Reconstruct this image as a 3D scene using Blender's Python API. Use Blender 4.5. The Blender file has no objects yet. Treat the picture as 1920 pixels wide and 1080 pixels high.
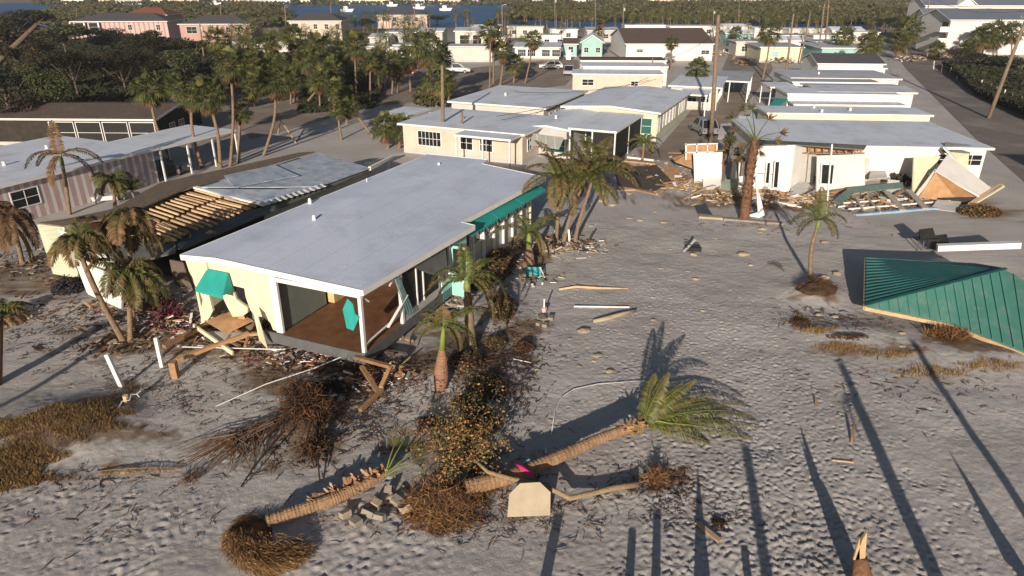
import bpy, math, random
import numpy as np
from mathutils import Vector, Matrix, Euler
R = math.radians
random.seed(7); rng = np.random.default_rng(7)
SC = bpy.context.scene; COL = SC.collection
# ---------------------------------------------------------------- camera, world, sun
F = 1300.0; PITCH = R(23.86); CH = 15.0
cd = bpy.data.cameras.new('camera'); cam = bpy.data.objects.new('camera', cd); COL.objects.link(cam)
cam.location = (0, 0, CH); cam.rotation_euler = (R(90) - PITCH, 0, 0)
cd.sensor_width = 36; cd.lens = 36 * F / 1920; cd.clip_end = 4000; cd.clip_start = .2
SC.camera = cam
AZ = R(11.5); EL = R(15)
w = bpy.data.worlds.new('World'); SC.world = w; w.use_nodes = True
nt = w.node_tree; bg = nt.nodes['Background']; sk = nt.nodes.new('ShaderNodeTexSky')
sk.sky_type = 'NISHITA'; sk.sun_disc = False; sk.sun_elevation = EL; sk.sun_rotation = R(180) + AZ
nt.links.new(sk.outputs[0], bg.inputs[0]); bg.inputs[1].default_value = 0.05
sl = bpy.data.lights.new('sun', 'SUN'); sl.energy = 5.0; sl.angle = R(.5); sl.color = (1, .87, .73)
so = bpy.data.objects.new('sun', sl); COL.objects.link(so)
so.rotation_euler = Vector((math.sin(AZ) * math.cos(EL), math.cos(AZ) * math.cos(EL), -math.sin(EL))).to_track_quat('-Z', 'Y').to_euler()
SC.view_settings.view_transform = 'Standard'; SC.view_settings.look = 'None'
SC.view_settings.exposure = 0.2; SC.view_settings.gamma = 1
SC.render.engine = 'CYCLES'; SC.cycles.max_bounces = 5; SC.cycles.transparent_max_bounces = 6
# ---------------------------------------------------------------- measuring: a sight line met with a level z
CP, SP = math.cos(PITCH), math.sin(PITCH)
def ray(px, py):
    u = 540 - py
    return Vector((px - 960, F * CP + u * SP, u * CP - F * SP))
def G(px, py, z=0.0):
    r = ray(px, py); return Vector((0, 0, CH)) + r * ((z - CH) / r.z)
def up(base, px, py):            # point above/below base, at the same distance y
    r = ray(px, py); t = base.y / r.y
    return Vector((r.x * t, base.y, CH + r.z * t))
def upt(base, px, py, lean):     # like up, on a plane leaning away with height
    r = ray(px, py); t = (base.y + lean * CH) / (r.y - lean * r.z)
    return Vector((r.x * t, r.y * t, CH + r.z * t))
def mpp(p):                      # metres per photo pixel at point p
    return (p.y * CP + (CH - p.z) * SP) / F
# ---------------------------------------------------------------- terrain
MOUNDS = []
def mound(px, py, rx, ry, h):
    g = G(px, py); MOUNDS.append((g.x, g.y, rx, ry, h))
for a in ((1530, 550, 1.5, 1.2, .35), (90, 800, 3.2, 1.9, .5), (1600, 625, 3.0, 1.2, .22), (1850, 665, 4, 1.6, .25), (800, 700, 1.6, 1.6, .3),
          (900, 700, 1.6, 2.2, .2), (440, 640, 3, 1.5, .1), (600, 800, 1.8, 1.2, .15), (1040, 460, 1.8, 1.0, .2), (950, 600, 1.6, 2.6, .15),
          (1250, 560, 6, 5, .06), (700, 560, 4, 3, -.25), (620, 690, 3, .8, -.15)): mound(*a)
def hgt(x, y):
    z = x * 0.0
    for (mx, my, rx, ry, h) in MOUNDS:
        z = z + h * np.exp(-((x - mx) / rx) ** 2 - ((y - my) / ry) ** 2)
    return z
def S(px, py, dz=0.0):           # point on the sand under a pixel
    g = G(px, py); g.z = float(hgt(g.x, g.y)) + dz
    return g
# ---------------------------------------------------------------- objects
def tag(o, label=None, cat=None, group=None, kind=None):
    if label: o['label'] = label
    if cat: o['category'] = cat
    if group: o['group'] = group
    if kind: o['kind'] = kind
    return o
def thing(name, label, cat, loc=(0, 0, 0), rz=0, group=None):
    o = bpy.data.objects.new(name, None); COL.objects.link(o); o.empty_display_size = .2
    o.location = loc; o.rotation_euler = (0, 0, rz)
    return tag(o, label, cat, group)
class MB:
    def __init__(s): s.v = []; s.f = []; s.m = []
    def face(s, pts, m=0):
        n = len(s.v); s.v += [tuple(p) for p in pts]; s.f.append(tuple(range(n, n + len(pts)))); s.m.append(m)
    def raw(s, vs, fs, m=0):
        n = len(s.v); s.v += [tuple(p) for p in vs]; s.f += [tuple(n + i for i in f) for f in fs]; s.m += [m] * len(fs)
    def hexa(s, c, m=0):         # 8 corners: bottom 4 ccw, top 4
        s.raw(c, [(3, 2, 1, 0), (4, 5, 6, 7), (0, 1, 5, 4), (1, 2, 6, 5), (2, 3, 7, 6), (3, 0, 4, 7)], m)
    def bx(s, x0, x1, y0, y1, z0, z1, m=0):
        s.hexa([(x0, y0, z0), (x1, y0, z0), (x1, y1, z0), (x0, y1, z0), (x0, y0, z1), (x1, y0, z1), (x1, y1, z1), (x0, y1, z1)], m)
    def beam(s, p, q, w, h=None, m=0, roll=0.0):
        p = Vector(p); q = Vector(q); h = h or w; d = (q - p)
        if d.length < 1e-6: return
        d.normalize(); a = d.cross(Vector((0, 0, 1)))
        if a.length < .05: a = Vector((1, 0, 0))
        a.normalize(); b = a.cross(d).normalized()
        if roll: M = Matrix.Rotation(roll, 3, d); a = M @ a; b = M @ b
        a *= w / 2; b *= h / 2
        s.hexa([p - a - b, p + a - b, q + a - b, q - a - b, p - a + b, p + a + b, q + a + b, q - a + b], m)
    def slab(s, pts, t, m=0):    # polygon pts (3d) extruded down by t
        n = len(pts); lo = [Vector(p) - Vector((0, 0, t)) for p in pts]
        fs = [tuple(range(n)), tuple(range(2 * n - 1, n - 1, -1))] + [(i, i + n, (i + 1) % n + n, (i + 1) % n) for i in range(n)]
        s.raw([Vector(p) for p in pts] + lo, fs, m)
    def plate(s, pts, t, m=0):   # polygon thickened along its normal
        P = [Vector(p) for p in pts]; nrm = (P[1] - P[0]).cross(P[-1] - P[0]).normalized() * t; n = len(P)
        s.raw(P + [p - nrm for p in P], [tuple(range(n)), tuple(range(2 * n - 1, n - 1, -1))] + [(i, i + n, (i + 1) % n + n, (i + 1) % n) for i in range(n)], m)
    def tube(s, pts, rad, n=6, m=0, cap=True):
        P = [Vector(p) for p in pts]; k = len(P)
        if not hasattr(rad, '__len__'): rad = [rad] * k
        base = len(s.v); a = None
        for i in range(k):
            d = (P[min(i + 1, k - 1)] - P[max(i - 1, 0)])
            d = d.normalized() if d.length > 1e-7 else Vector((0, 0, 1))
            if a is None: a = d.orthogonal().normalized()
            else:
                a = a - d * a.dot(d); a = a.normalized() if a.length > 1e-5 else d.orthogonal().normalized()
            b = d.cross(a)
            for j in range(n):
                t = 2 * math.pi * j / n; s.v.append(tuple(P[i] + (a * math.cos(t) + b * math.sin(t)) * rad[i]))
        for i in range(k - 1):
            for j in range(n):
                q = base + i * n + j; r2 = base + i * n + (j + 1) % n
                s.f.append((q, r2, r2 + n, q + n)); s.m.append(m)
        if cap:
            s.f.append(tuple(base + j for j in range(n))[::-1]); s.m.append(m)
            s.f.append(tuple(base + (k - 1) * n + j for j in range(n))); s.m.append(m)
    def build(s, name, mats, parent=None, world=False, smooth=False, loc=None):
        o = bpy.data.objects.new(name, s.mesh(name, mats, parent.location if (world and parent) else loc, smooth)); COL.objects.link(o)
        if parent: o.parent = parent
        elif loc is not None: o.location = loc
        return o
    def mesh(s, name, mats, sub=None, smooth=False):
        me = bpy.data.meshes.new(name)
        V = s.v if sub is None else [(a - sub[0], b - sub[1], c - sub[2]) for a, b, c in s.v]
        me.from_pydata(V, [], s.f)
        if not isinstance(mats, (list, tuple)): mats = [mats]
        for m_ in mats: me.materials.append(m_)
        if len(mats) > 1: me.polygons.foreach_set('material_index', s.m)
        if smooth: me.polygons.foreach_set('use_smooth', [True] * len(s.f))
        me.update(); return me
    def solo(s, name, mats, label, cat, group=None, kind=None, smooth=False):
        a = np.array(s.v); c = a.mean(0); loc = Vector((float(c[0]), float(c[1]), float(a[:, 2].min())))
        o = s.build(name, mats, None, loc=loc, smooth=smooth); return tag(o, label, cat, group, kind)
def put(name, me, parent, loc=(0, 0, 0), rot=(0, 0, 0), sc=(1, 1, 1)):
    o = bpy.data.objects.new(name, me); COL.objects.link(o); o.parent = parent
    o.location = loc; o.rotation_euler = rot; o.scale = sc if hasattr(sc, '__len__') else (sc, sc, sc); return o
# ---------------------------------------------------------------- materials
MATS = {}
def mat(name, c1, c2=None, scale=3.0, rough=.75, bump=0.0, bscale=20.0, island=0.0, metal=0.0, stripes=None, detail=6, spec=.3, trans=0.0, dirt=None):
    if name in MATS: return MATS[name]
    m = bpy.data.materials.new(name); m.use_nodes = True; N = m.node_tree.nodes; K = m.node_tree.links; b = N['Principled BSDF']
    b.inputs['Roughness'].default_value = rough; b.inputs['Metallic'].default_value = metal; b.inputs['Specular IOR Level'].default_value = spec
    tc = N.new('ShaderNodeTexCoord'); no = N.new('ShaderNodeTexNoise'); no.inputs['Scale'].default_value = scale; no.inputs['Detail'].default_value = detail
    K.new(tc.outputs['Object'], no.inputs['Vector'])
    rp = N.new('ShaderNodeValToRGB'); rp.color_ramp.elements[0].position = .32; rp.color_ramp.elements[1].position = .68
    rp.color_ramp.elements[0].color = (*c1, 1); rp.color_ramp.elements[1].color = (*(c2 or [x * .8 for x in c1]), 1)
    K.new(no.outputs['Fac'], rp.inputs['Fac']); out = rp.outputs[0]
    if stripes:                                  # (axis, width, colour, duty)
        ax, wd, cs, duty = stripes
        sx = N.new('ShaderNodeSeparateXYZ'); K.new(tc.outputs['Object'], sx.inputs[0])
        dv = N.new('ShaderNodeMath'); dv.operation = 'DIVIDE'; dv.inputs[1].default_value = wd; K.new(sx.outputs[ax], dv.inputs[0])
        fr = N.new('ShaderNodeMath'); fr.operation = 'FRACT'; K.new(dv.outputs[0], fr.inputs[0])
        gt = N.new('ShaderNodeMath'); gt.operation = 'GREATER_THAN'; gt.inputs[1].default_value = duty; K.new(fr.outputs[0], gt.inputs[0])
        mx = N.new('ShaderNodeMix'); mx.data_type = 'RGBA'; K.new(gt.outputs[0], mx.inputs[0]); K.new(out, mx.inputs[6]); mx.inputs[7].default_value = (*cs, 1); out = mx.outputs[2]
    if dirt:                                     # (colour, scale, threshold, amount) stains
        n2 = N.new('ShaderNodeTexNoise'); n2.inputs['Scale'].default_value = dirt[1]; n2.inputs['Detail'].default_value = 9; n2.inputs['Roughness'].default_value = .7
        K.new(tc.outputs['Object'], n2.inputs['Vector'])
        r2 = N.new('ShaderNodeMapRange'); r2.inputs[1].default_value = dirt[2]; r2.inputs[2].default_value = dirt[2] + .18; r2.inputs[4].default_value = dirt[3]; K.new(n2.outputs['Fac'], r2.inputs[0])
        mx = N.new('ShaderNodeMix'); mx.data_type = 'RGBA'; K.new(r2.outputs[0], mx.inputs[0]); K.new(out, mx.inputs[6]); mx.inputs[7].default_value = (*dirt[0], 1); out = mx.outputs[2]
    if island:
        ge = N.new('ShaderNodeNewGeometry'); oi = N.new('ShaderNodeObjectInfo'); ad = N.new('ShaderNodeMath'); ad.operation = 'ADD'
        K.new(ge.outputs['Random Per Island'], ad.inputs[0]); K.new(oi.outputs['Random'], ad.inputs[1])
        f2 = N.new('ShaderNodeMath'); f2.operation = 'FRACT'; K.new(ad.outputs[0], f2.inputs[0])
        mr = N.new('ShaderNodeMapRange'); mr.inputs[3].default_value = 1 - island; mr.inputs[4].default_value = 1 + island; K.new(f2.outputs[0], mr.inputs[0])
        hs = N.new('ShaderNodeHueSaturation'); K.new(mr.outputs[0], hs.inputs['Value']); K.new(out, hs.inputs['Color']); out = hs.outputs[0]
    K.new(out, b.inputs['Base Color'])
    if trans: b.inputs['Transmission Weight'].default_value = trans
    if bump:
        bn = N.new('ShaderNodeTexNoise'); bn.inputs['Scale'].default_value = bscale; bn.inputs['Detail'].default_value = 5; K.new(tc.outputs['Object'], bn.inputs['Vector'])
        bu = N.new('ShaderNodeBump'); bu.inputs['Strength'].default_value = bump; bu.inputs['Distance'].default_value = .05
        K.new(bn.outputs['Fac'], bu.inputs['Height']); K.new(bu.outputs[0], b.inputs['Normal'])
    MATS[name] = m; return m
DUST = (.30, .26, .21)
ROOFM0 = mat('main roof coating', (.72, .78, .93), (.64, .70, .84), .35, .5, .2, 6, stripes=(0, 1.6, (.52, .56, .66), .98), dirt=((.50, .53, .62), .45, .50, .65))
ROOF = mat('roof white coating', (.80, .85, .94), (.71, .75, .84), .4, .45, .15, 9, stripes=(0, 1.25, (.5, .53, .6), .975), dirt=((.42, .43, .47), .4, .53, .6))
ROOF2 = mat('roof grey coating', (.60, .62, .68), (.50, .52, .58), .8, .5, .15, 9, stripes=(0, .9, (.4, .42, .46), .96), dirt=((.24, .23, .23), .5, .52, .5))
ROOFM = mat('ribbed metal roof', (.55, .56, .58), (.44, .45, .48), .6, .4, stripes=(0, .45, (.33, .34, .36), .9), metal=.2, dirt=((.2, .19, .18), .6, .55, .5))
SHG = mat('grey shingle', (.10, .10, .11), (.065, .065, .075), 4, .9, .5, 30)
SHB = mat('brown shingle', (.145, .105, .085), (.10, .075, .062), 3, .9, .5, 30, dirt=((.2, .17, .15), .8, .55, .6))
SHO = mat('rust tile', (.28, .10, .05), (.20, .07, .04), 3, .9, .5, 20)
WHITE = mat('white paint', (.76, .74, .70), (.68, .66, .62), 1.5, .55, .1, 15, dirt=((.45, .40, .34), 1.2, .60, .5))
TRIM = mat('white trim', (.80, .79, .76), (.72, .71, .68), 2, .5, dirt=((.4, .37, .33), 2.5, .62, .5))
CREAM = mat('pale yellow wall', (.76, .70, .50), (.70, .63, .43), 2, .6, .12, 12, dirt=((.45, .36, .22), 1.3, .58, .5))
PEACH = mat('peach wall', (.66, .54, .44), (.58, .47, .38), 1, .7, .1, 12, dirt=((.45, .33, .25), 1, .6, .5))
PINK = mat('pink wall', (.50, .31, .26), (.44, .27, .23), 1, .7)
PINKS = mat('pink wall white battens', (.50, .37, .37), (.43, .31, .32), 1, .7, stripes=(1, .62, (.64, .62, .60), .6), dirt=((.22, .17, .15), 1.2, .56, .6))
PINKX = mat('pink board wall', (.58, .42, .38), (.52, .37, .34), 1, .7, stripes=(0, 1.3, (.34, .22, .20), .72))
GREYW = mat('grey siding', (.52, .51, .49), (.45, .44, .42), 1, .6, stripes=(2, .22, (.38, .37, .36), .9))
BEIGE = mat('beige siding', (.62, .59, .53), (.55, .52, .46), 1, .6, stripes=(2, .25, (.46, .42, .36), .9))
SAGE = mat('pale sage siding', (.58, .60, .44), (.52, .54, .40), 1, .6, stripes=(2, .22, (.42, .44, .33), .9))
AQUA = mat('aqua wall', (.33, .55, .50), (.28, .48, .44), 1, .6)
TEAL = mat('teal awning', (.03, .36, .31), (.025, .30, .27), 2, .5, dirt=((.12, .3, .27), 3, .6, .5))
TEALP = mat('pale teal board', (.25, .55, .50), (.45, .68, .62), 2, .5)
TEALSHADE = mat('teal ribbed metal', (.025, .135, .125), (.02, .10, .10), 1.2, .5, stripes=None, metal=.15, spec=.5, dirt=((.12, .17, .15), 1.1, .52, .55))  # shaded copy of the roof's teal, the shade put into its colour
DGRN = mat('dark green shutter', (.02, .13, .10), (.015, .10, .08), 2, .5)
GLASS = mat('dark window glass', (.012, .014, .017), (.02, .022, .025), 2, .12, spec=.8)
SCREEN = mat('black insect screen', (.012, .012, .012), (.022, .021, .02), 5, .7)
DARK = mat('dark tone and shade', (.03, .026, .022), (.05, .04, .033), 2, .9)  # near-black brown; also stands in for shade on a wall and gap
SKIRT = mat('grey floor skirt', (.13, .135, .14), (.09, .092, .095), 2, .6, dirt=((.22, .2, .17), 2, .55, .6))
FLOOR = mat('brown wooden floor', (.24, .115, .055), (.16, .078, .04), 2.2, .6, .1, 10, dirt=((.10, .04, .018), .8, .5, .7))
PLY = mat('bare plywood', (.50, .30, .155), (.38, .215, .105), 2.5, .8, .2, 15, dirt=((.25, .12, .06), 2, .58, .5))
WOOD = mat('raw lumber', (.40, .235, .12), (.27, .15, .075), 5, .8, .3, 30, island=.3)
WOODP = mat('pale lumber', (.62, .44, .26), (.48, .32, .18), 5, .8, .3, 30, island=.3)
WOODG = mat('weathered wood', (.20, .15, .11), (.13, .095, .07), 5, .9, .4, 30, island=.3)
POLEM = mat('pole wood', (.26, .19, .135), (.17, .12, .085), 4, .9, .3, 25)
INNER = mat('grey green inner wall', (.20, .23, .20), (.17, .19, .17), 2, .7)
CAB = mat('yellowed cabinets', (.62, .48, .22), (.54, .40, .17), 3, .6, stripes=(1, .55, (.3, .21, .08), .94))
INSUL = mat('yellow insulation', (.62, .45, .13), (.45, .30, .09), 6, .95, .6, 12)
TARP = mat('torn roof sheet', (.60, .63, .68), (.36, .42, .52), 1.3, .35, .3, 6, metal=.15, dirt=((.13, .20, .30), 1.6, .52, .8))
ROLL = mat('dark roll roofing', (.10, .105, .10), (.16, .165, .15), 1, .85, .3, 10, dirt=((.17, .17, .13), .6, .5, .7))
CONC = mat('concrete', (.33, .29, .24), (.24, .21, .175), 3, .9, .3, 25, dirt=((.2, .16, .12), 3, .58, .6))
SLABC = mat('cream stone slab', (.44, .37, .27), (.38, .315, .225), 3, .8, .12, 25, dirt=((.36, .27, .17), 2.2, .58, .5))
COPING = mat('blue sheet metal', (.30, .46, .62), (.24, .38, .52), 2, .5)
SHELLC = mat('sandy stone', (.50, .40, .28), (.36, .29, .21), 6, .95, .6, 20, island=.2)
PVC = mat('white pvc', (.80, .80, .80), (.68, .67, .65), 4, .35)
PINKT = mat('magenta foam', (.75, .04, .22), (.6, .03, .17), 20, .5)
ROOT = mat('reddish brown roots', (.17, .075, .032), (.10, .045, .02), 3, .95, island=.5)
ROOTD = mat('dark roots', (.065, .038, .022), (.035, .022, .014), 3, .95, island=.5)
STRAW = mat('dry straw fibre', (.36, .22, .095), (.24, .14, .06), 2, .95, island=.45)
GRASSD = mat('dry grass', (.34, .23, .085), (.22, .15, .055), 1, .9, island=.5)
GRASSG = mat('olive dry grass', (.19, .15, .055), (.12, .095, .035), 1, .9, island=.5)
TRUNK = mat('palm trunk', (.27, .19, .125), (.17, .115, .075), 7, .95, .6, 14)
TRUNKR = mat('reddish palm trunk', (.22, .12, .07), (.11, .055, .03), 6, .95, .8, 10)
TRUNKF = mat('fallen palm trunk', (.38, .235, .135), (.24, .145, .08), 5, .95, .8, 22, dirt=((.12, .08, .05), 4, .55, .7), island=.0)
TRUNKB = mat('swollen bottle trunk', (.36, .19, .12), (.25, .135, .085), 3, .95, .6, 14, stripes=(2, .13, (.19, .10, .065), .88), dirt=((.12, .065, .04), 5, .55, .8))
BARK = mat('bark', (.16, .12, .09), (.09, .07, .05), 4, .95, .5, 14)
SHAFT = mat('green crownshaft', (.15, .24, .045), (.25, .26, .06), 2, .6)
FAN = mat('sabal green leaf', (.05, .062, .022), (.08, .088, .030), .8, .6, island=.5)
FANY = mat('yellowish green leaf', (.095, .10, .025), (.13, .125, .03), .8, .6, island=.4)  # yellower leaf tone, mixed in at random
FEA = mat('feather leaf green', (.06, .08, .022), (.10, .11, .03), .8, .6, island=.4)
FEAB = mat('browned leaf tip', (.18, .11, .05), (.11, .07, .032), 1.5, .8, island=.4)
DEADF = mat('dead brown frond', (.15, .085, .04), (.09, .05, .025), 1.5, .9, island=.4)
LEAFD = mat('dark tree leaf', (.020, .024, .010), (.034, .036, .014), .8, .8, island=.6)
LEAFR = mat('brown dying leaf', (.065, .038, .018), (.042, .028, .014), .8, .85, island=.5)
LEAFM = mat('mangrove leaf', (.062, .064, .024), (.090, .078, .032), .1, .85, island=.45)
LEAFO = mat('orange tan leaf', (.36, .19, .07), (.24, .14, .05), 3, .8, island=.45)
LEAFG = mat('bush green leaf', (.08, .10, .025), (.05, .07, .02), 3, .7, island=.45)
CARW = mat('white car paint', (.78, .78, .77), (.74, .74, .73), 1, .25, spec=.6)
CARR = mat('dark red car paint', (.22, .02, .02), (.2, .018, .018), 1, .25, spec=.6)
CARD = mat('dark car paint', (.04, .042, .05), (.035, .037, .045), 1, .25, spec=.6)
CARS = mat('silver car paint', (.35, .36, .38), (.33, .34, .36), 1, .3, metal=.4)
ORANGE = mat('orange machine paint', (.75, .17, .02), (.65, .14, .02), 3, .5)
RUBBER = mat('black rubber', (.015, .015, .015), (.022, .022, .022), 5, .8)
STEEL = mat('grey metal', (.30, .31, .32), (.22, .22, .23), 4, .5, metal=.5)
BLACK = mat('black plastic', (.018, .018, .018), (.03, .03, .03), 5, .5)
CLOTH = mat('faded red cloth', (.32, .06, .06), (.18, .05, .06), 8, .9)
CLEAR = mat('translucent awning panel', (.52, .52, .44), (.44, .44, .38), 3, .4, stripes=(0, .75, (.7, .7, .65), .9))
# ---------------------------------------------------------------- ground sheet
def vnoise(X, Y, sc, seed):
    r = np.random.default_rng(seed); n = 256; g = r.random((n, n))
    a = X / sc; b = Y / sc; i = np.floor(a).astype(int); j = np.floor(b).astype(int); fx = a - i; fy = b - j
    fx = fx * fx * (3 - 2 * fx); fy = fy * fy * (3 - 2 * fy); i %= n; j %= n; i1 = (i + 1) % n; j1 = (j + 1) % n
    return g[i, j] * (1 - fx) * (1 - fy) + g[i1, j] * fx * (1 - fy) + g[i, j1] * (1 - fx) * fy + g[i1, j1] * fx * fy
def steps(lo, hi, fine, ends):
    a = list(np.arange(lo, hi, fine)); s = fine; p = a[-1]
    while p < ends[1]: s *= 1.12; p += s; a.append(p)
    s = fine; p = a[0]; b = []
    while p > ends[0]: s *= 1.12; p -= s; b.append(p)
    return np.array(b[::-1] + a)
xs = steps(-19, 21, .058, (-1500, 1500)); ys = steps(13.6, 44, .066, (-60, 2600))
X, Y = np.meshgrid(xs, ys, indexing='ij')
Z = hgt(X, Y)
near = np.clip((60 - Y) / 15, 0, 1) * np.clip((40 - np.abs(X)) / 10, 0, 1)
Z += near * ((vnoise(X, Y, 2.3, 1) - .5) * .09 + (vnoise(X, Y, .8, 2) - .5) * .04 + (vnoise(X, Y * 1.3, .28, 3) - .5) * .018 + (vnoise(X, Y * 1.4, .14, 4) - .5) * .012)
Z += np.clip((Y - 60) / 40, 0, 1) * 0
PATCH = np.clip((vnoise(X, Y, 2.7, 31) * .6 + vnoise(X, Y, 1.1, 32) * .4 - .36) * 3.2, .12, 1.15)
TRL = np.exp(-((X - 8.5) / 6.0) ** 2) * np.clip((40 - Y) / 12, 0, 1); PATCH = np.maximum(PATCH, np.clip(TRL * 1.6, 0, 1.1)) + .12 * (Y < 24)
def stamp(n, fx, seed):
    r = np.random.default_rng(seed)
    for k in range(n):
        px, py, rad, dep = fx(r); g = G(px, py); x0, y0 = g.x, g.y
        if not (xs[0] < x0 < xs[-1]): continue
        i = np.searchsorted(xs, x0); j = np.searchsorted(ys, y0); q = 6
        sl_ = (slice(max(i - q, 0), i + q), slice(max(j - q, 0), j + q))
        dep = dep * PATCH[min(i, len(xs) - 1), min(j, len(ys) - 1)]; a = r.uniform(0, 3.14); dx = X[sl_] - x0; dy = Y[sl_] - y0
        c, s = math.cos(a), math.sin(a); e = ((dx * c + dy * s) / rad) ** 2 + ((dy * c - dx * s) / (rad * .55)) ** 2
        Z[sl_] += -dep * np.exp(-e) + dep * .45 * np.exp(-(np.sqrt(e) - 1.5) ** 2 * 3)
def trail(r):
    t = r.random(); py = 1085 - 640 * t ** 1.1; cx = 1500 - 290 * t; wd = 150 + 60 * (1 - t)
    return r.normal(cx, wd), py, r.uniform(.075, .125), r.uniform(.014, .032)
stamp(5200, trail, 11)
stamp(2600, lambda r: (r.uniform(-20, 1940), r.uniform(560, 1090), r.uniform(.06, .13), r.uniform(.01, .03)), 12)
stamp(900, lambda r: (r.normal(560, 380), r.uniform(930, 1090), r.uniform(.08, .2), r.uniform(.008, .028)), 13)
# soil, debris-stained patches with outlines of their own
DIRT = [(800, 690, 2.2, 2.2), (900, 700, 1.8, 2.6), (590, 800, 1.8, 2.2), (850, 830, 2.2, 1.6), (940, 560, 1.0, 3), (980, 640, 1.2, 2.4), (560, 720, 2.0, 1.0), (860, 640, 1.6, 2.0), (1330, 372, 5, 1.2), (1560, 372, 6, 1.2), (260, 640, 3, 1.5), (400, 660, 3, .8), (620, 690, 3.4, .7),
        (1530, 555, 1.6, .9), (1620, 660, 3.2, .6), (1520, 610, 1.0, .8), (1830, 650, 2.6, .9), (1440, 385, 7, 1.4), (1700, 385, 6, 1.2), (100, 820, 3.2, 2.0), (840, 940, 2.0, .9),
        (60, 520, 5, 3), (1240, 900, 1.2, .6), (1190, 340, 3, 1.4), (990, 480, 2, 2.6), (480, 720, 1.5, 1), (1860, 400, 3, 1.6), (1240, 290, 3, 3)]
D = np.zeros_like(X)
for (px, py, rx, ry) in DIRT:
    g = G(px, py); D = np.maximum(D, np.exp(-((X - g.x) / rx) ** 2 - ((Y - g.y) / ry) ** 2))
D = np.clip((D + (vnoise(X, Y, .9, 21) - .5) * .9 + (vnoise(X, Y, .25, 22) - .5) * .6 - .32) * 2.2, 0, 1) * (D > .12)
Dv = np.clip((Y - 150) / 100, 0, 1) * .9 + np.clip((-X - 22) / 15, 0, 1) * np.clip((Y - 50) / 20, 0, 1) * .8
D = np.clip(np.maximum(D, Dv), 0, 1)
nx, ny = X.shape
me = bpy.data.meshes.new('ground'); me.vertices.add(nx * ny); me.vertices.foreach_set('co', np.stack([X, Y, Z], -1).astype(np.float32).ravel())
ii, jj = np.meshgrid(np.arange(nx - 1), np.arange(ny - 1), indexing='ij'); a = (ii * ny + jj).ravel()
qf = np.stack([a, a + ny, a + ny + 1, a + 1], -1).astype(np.int32)
me.loops.add(qf.size); me.loops.foreach_set('vertex_index', qf.ravel()); me.polygons.add(len(qf))
me.polygons.foreach_set('loop_start', np.arange(0, qf.size, 4, dtype=np.int32)); me.update(calc_edges=True); me.validate()
me.polygons.foreach_set('use_smooth', np.ones(len(qf), bool))
at = me.attributes.new('dirt', 'FLOAT', 'POINT'); at.data.foreach_set('value', D.astype(np.float32).ravel())
gm = bpy.data.materials.new('sand'); gm.use_nodes = True; N = gm.node_tree.nodes; K = gm.node_tree.links; b = N['Principled BSDF']; b.inputs['Roughness'].default_value = .95; b.inputs['Specular IOR Level'].default_value = .15
tc = N.new('ShaderNodeTexCoord')
def noise(sc, det=6, ro=.6):
    n = N.new('ShaderNodeTexNoise'); n.inputs['Scale'].default_value = sc; n.inputs['Detail'].default_value = det; n.inputs['Roughness'].default_value = ro; K.new(tc.outputs['Object'], n.inputs['Vector']); return n
def ramp(n, c0, c1, p0=.35, p1=.65):
    r_ = N.new('ShaderNodeValToRGB'); r_.color_ramp.elements[0].position = p0; r_.color_ramp.elements[1].position = p1
    r_.color_ramp.elements[0].color = (*c0, 1); r_.color_ramp.elements[1].color = (*c1, 1); K.new(n.outputs['Fac'], r_.inputs['Fac']); return r_
sa = ramp(noise(.25, 8), (.465, .435, .41), (.56, .53, .505)); sb = ramp(noise(6, 8, .8), (.85, .85, .85), (1.1, 1.1, 1.1), .3, .7)
mu = N.new('ShaderNodeMix'); mu.data_type = 'RGBA'; mu.blend_type = 'MULTIPLY'; mu.inputs[0].default_value = 1; K.new(sa.outputs[0], mu.inputs[6]); K.new(sb.outputs[0], mu.inputs[7])
di = ramp(noise(1.7, 9, .75), (.15, .108, .075), (.32, .24, .175)); av = N.new('ShaderNodeAttribute'); av.attribute_name = 'dirt'
mx = N.new('ShaderNodeMix'); mx.data_type = 'RGBA'; K.new(av.outputs['Fac'], mx.inputs[0]); K.new(mu.outputs[2], mx.inputs[6]); K.new(di.outputs[0], mx.inputs[7]); K.new(mx.outputs[2], b.inputs['Base Color'])
bn = noise(7, 9, .78); bu = N.new('ShaderNodeBump'); bu.inputs['Strength'].default_value = .8; bu.inputs['Distance'].default_value = .05; K.new(bn.outputs['Fac'], bu.inputs['Height']); K.new(bu.outputs[0], b.inputs['Normal'])
me.materials.append(gm); o = bpy.data.objects.new('ground', me); COL.objects.link(o); o['kind'] = 'structure'
def sheet(name, pix, z, m, label=None):
    mb = MB(); mb.face([G(x, y, z) if not isinstance(x, str) else y for x, y in pix]); o = mb.build(name, m); o['kind'] = 'structure'; return o
ROADM = mat('sandy asphalt', (.30, .24, .20), (.22, .175, .145), .35, .9, .3, 12, dirt=((.38, .32, .27), .22, .48, .8))
ASPH = mat('dusty dark asphalt', (.22, .19, .17), (.17, .15, .135), .3, .9, .3, 12, dirt=((.34, .30, .27), .12, .50, .8))
WATER = mat('lagoon water', (.015, .085, .22), (.02, .11, .27), .02, .45, .5, 1.2, spec=.15)
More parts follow.
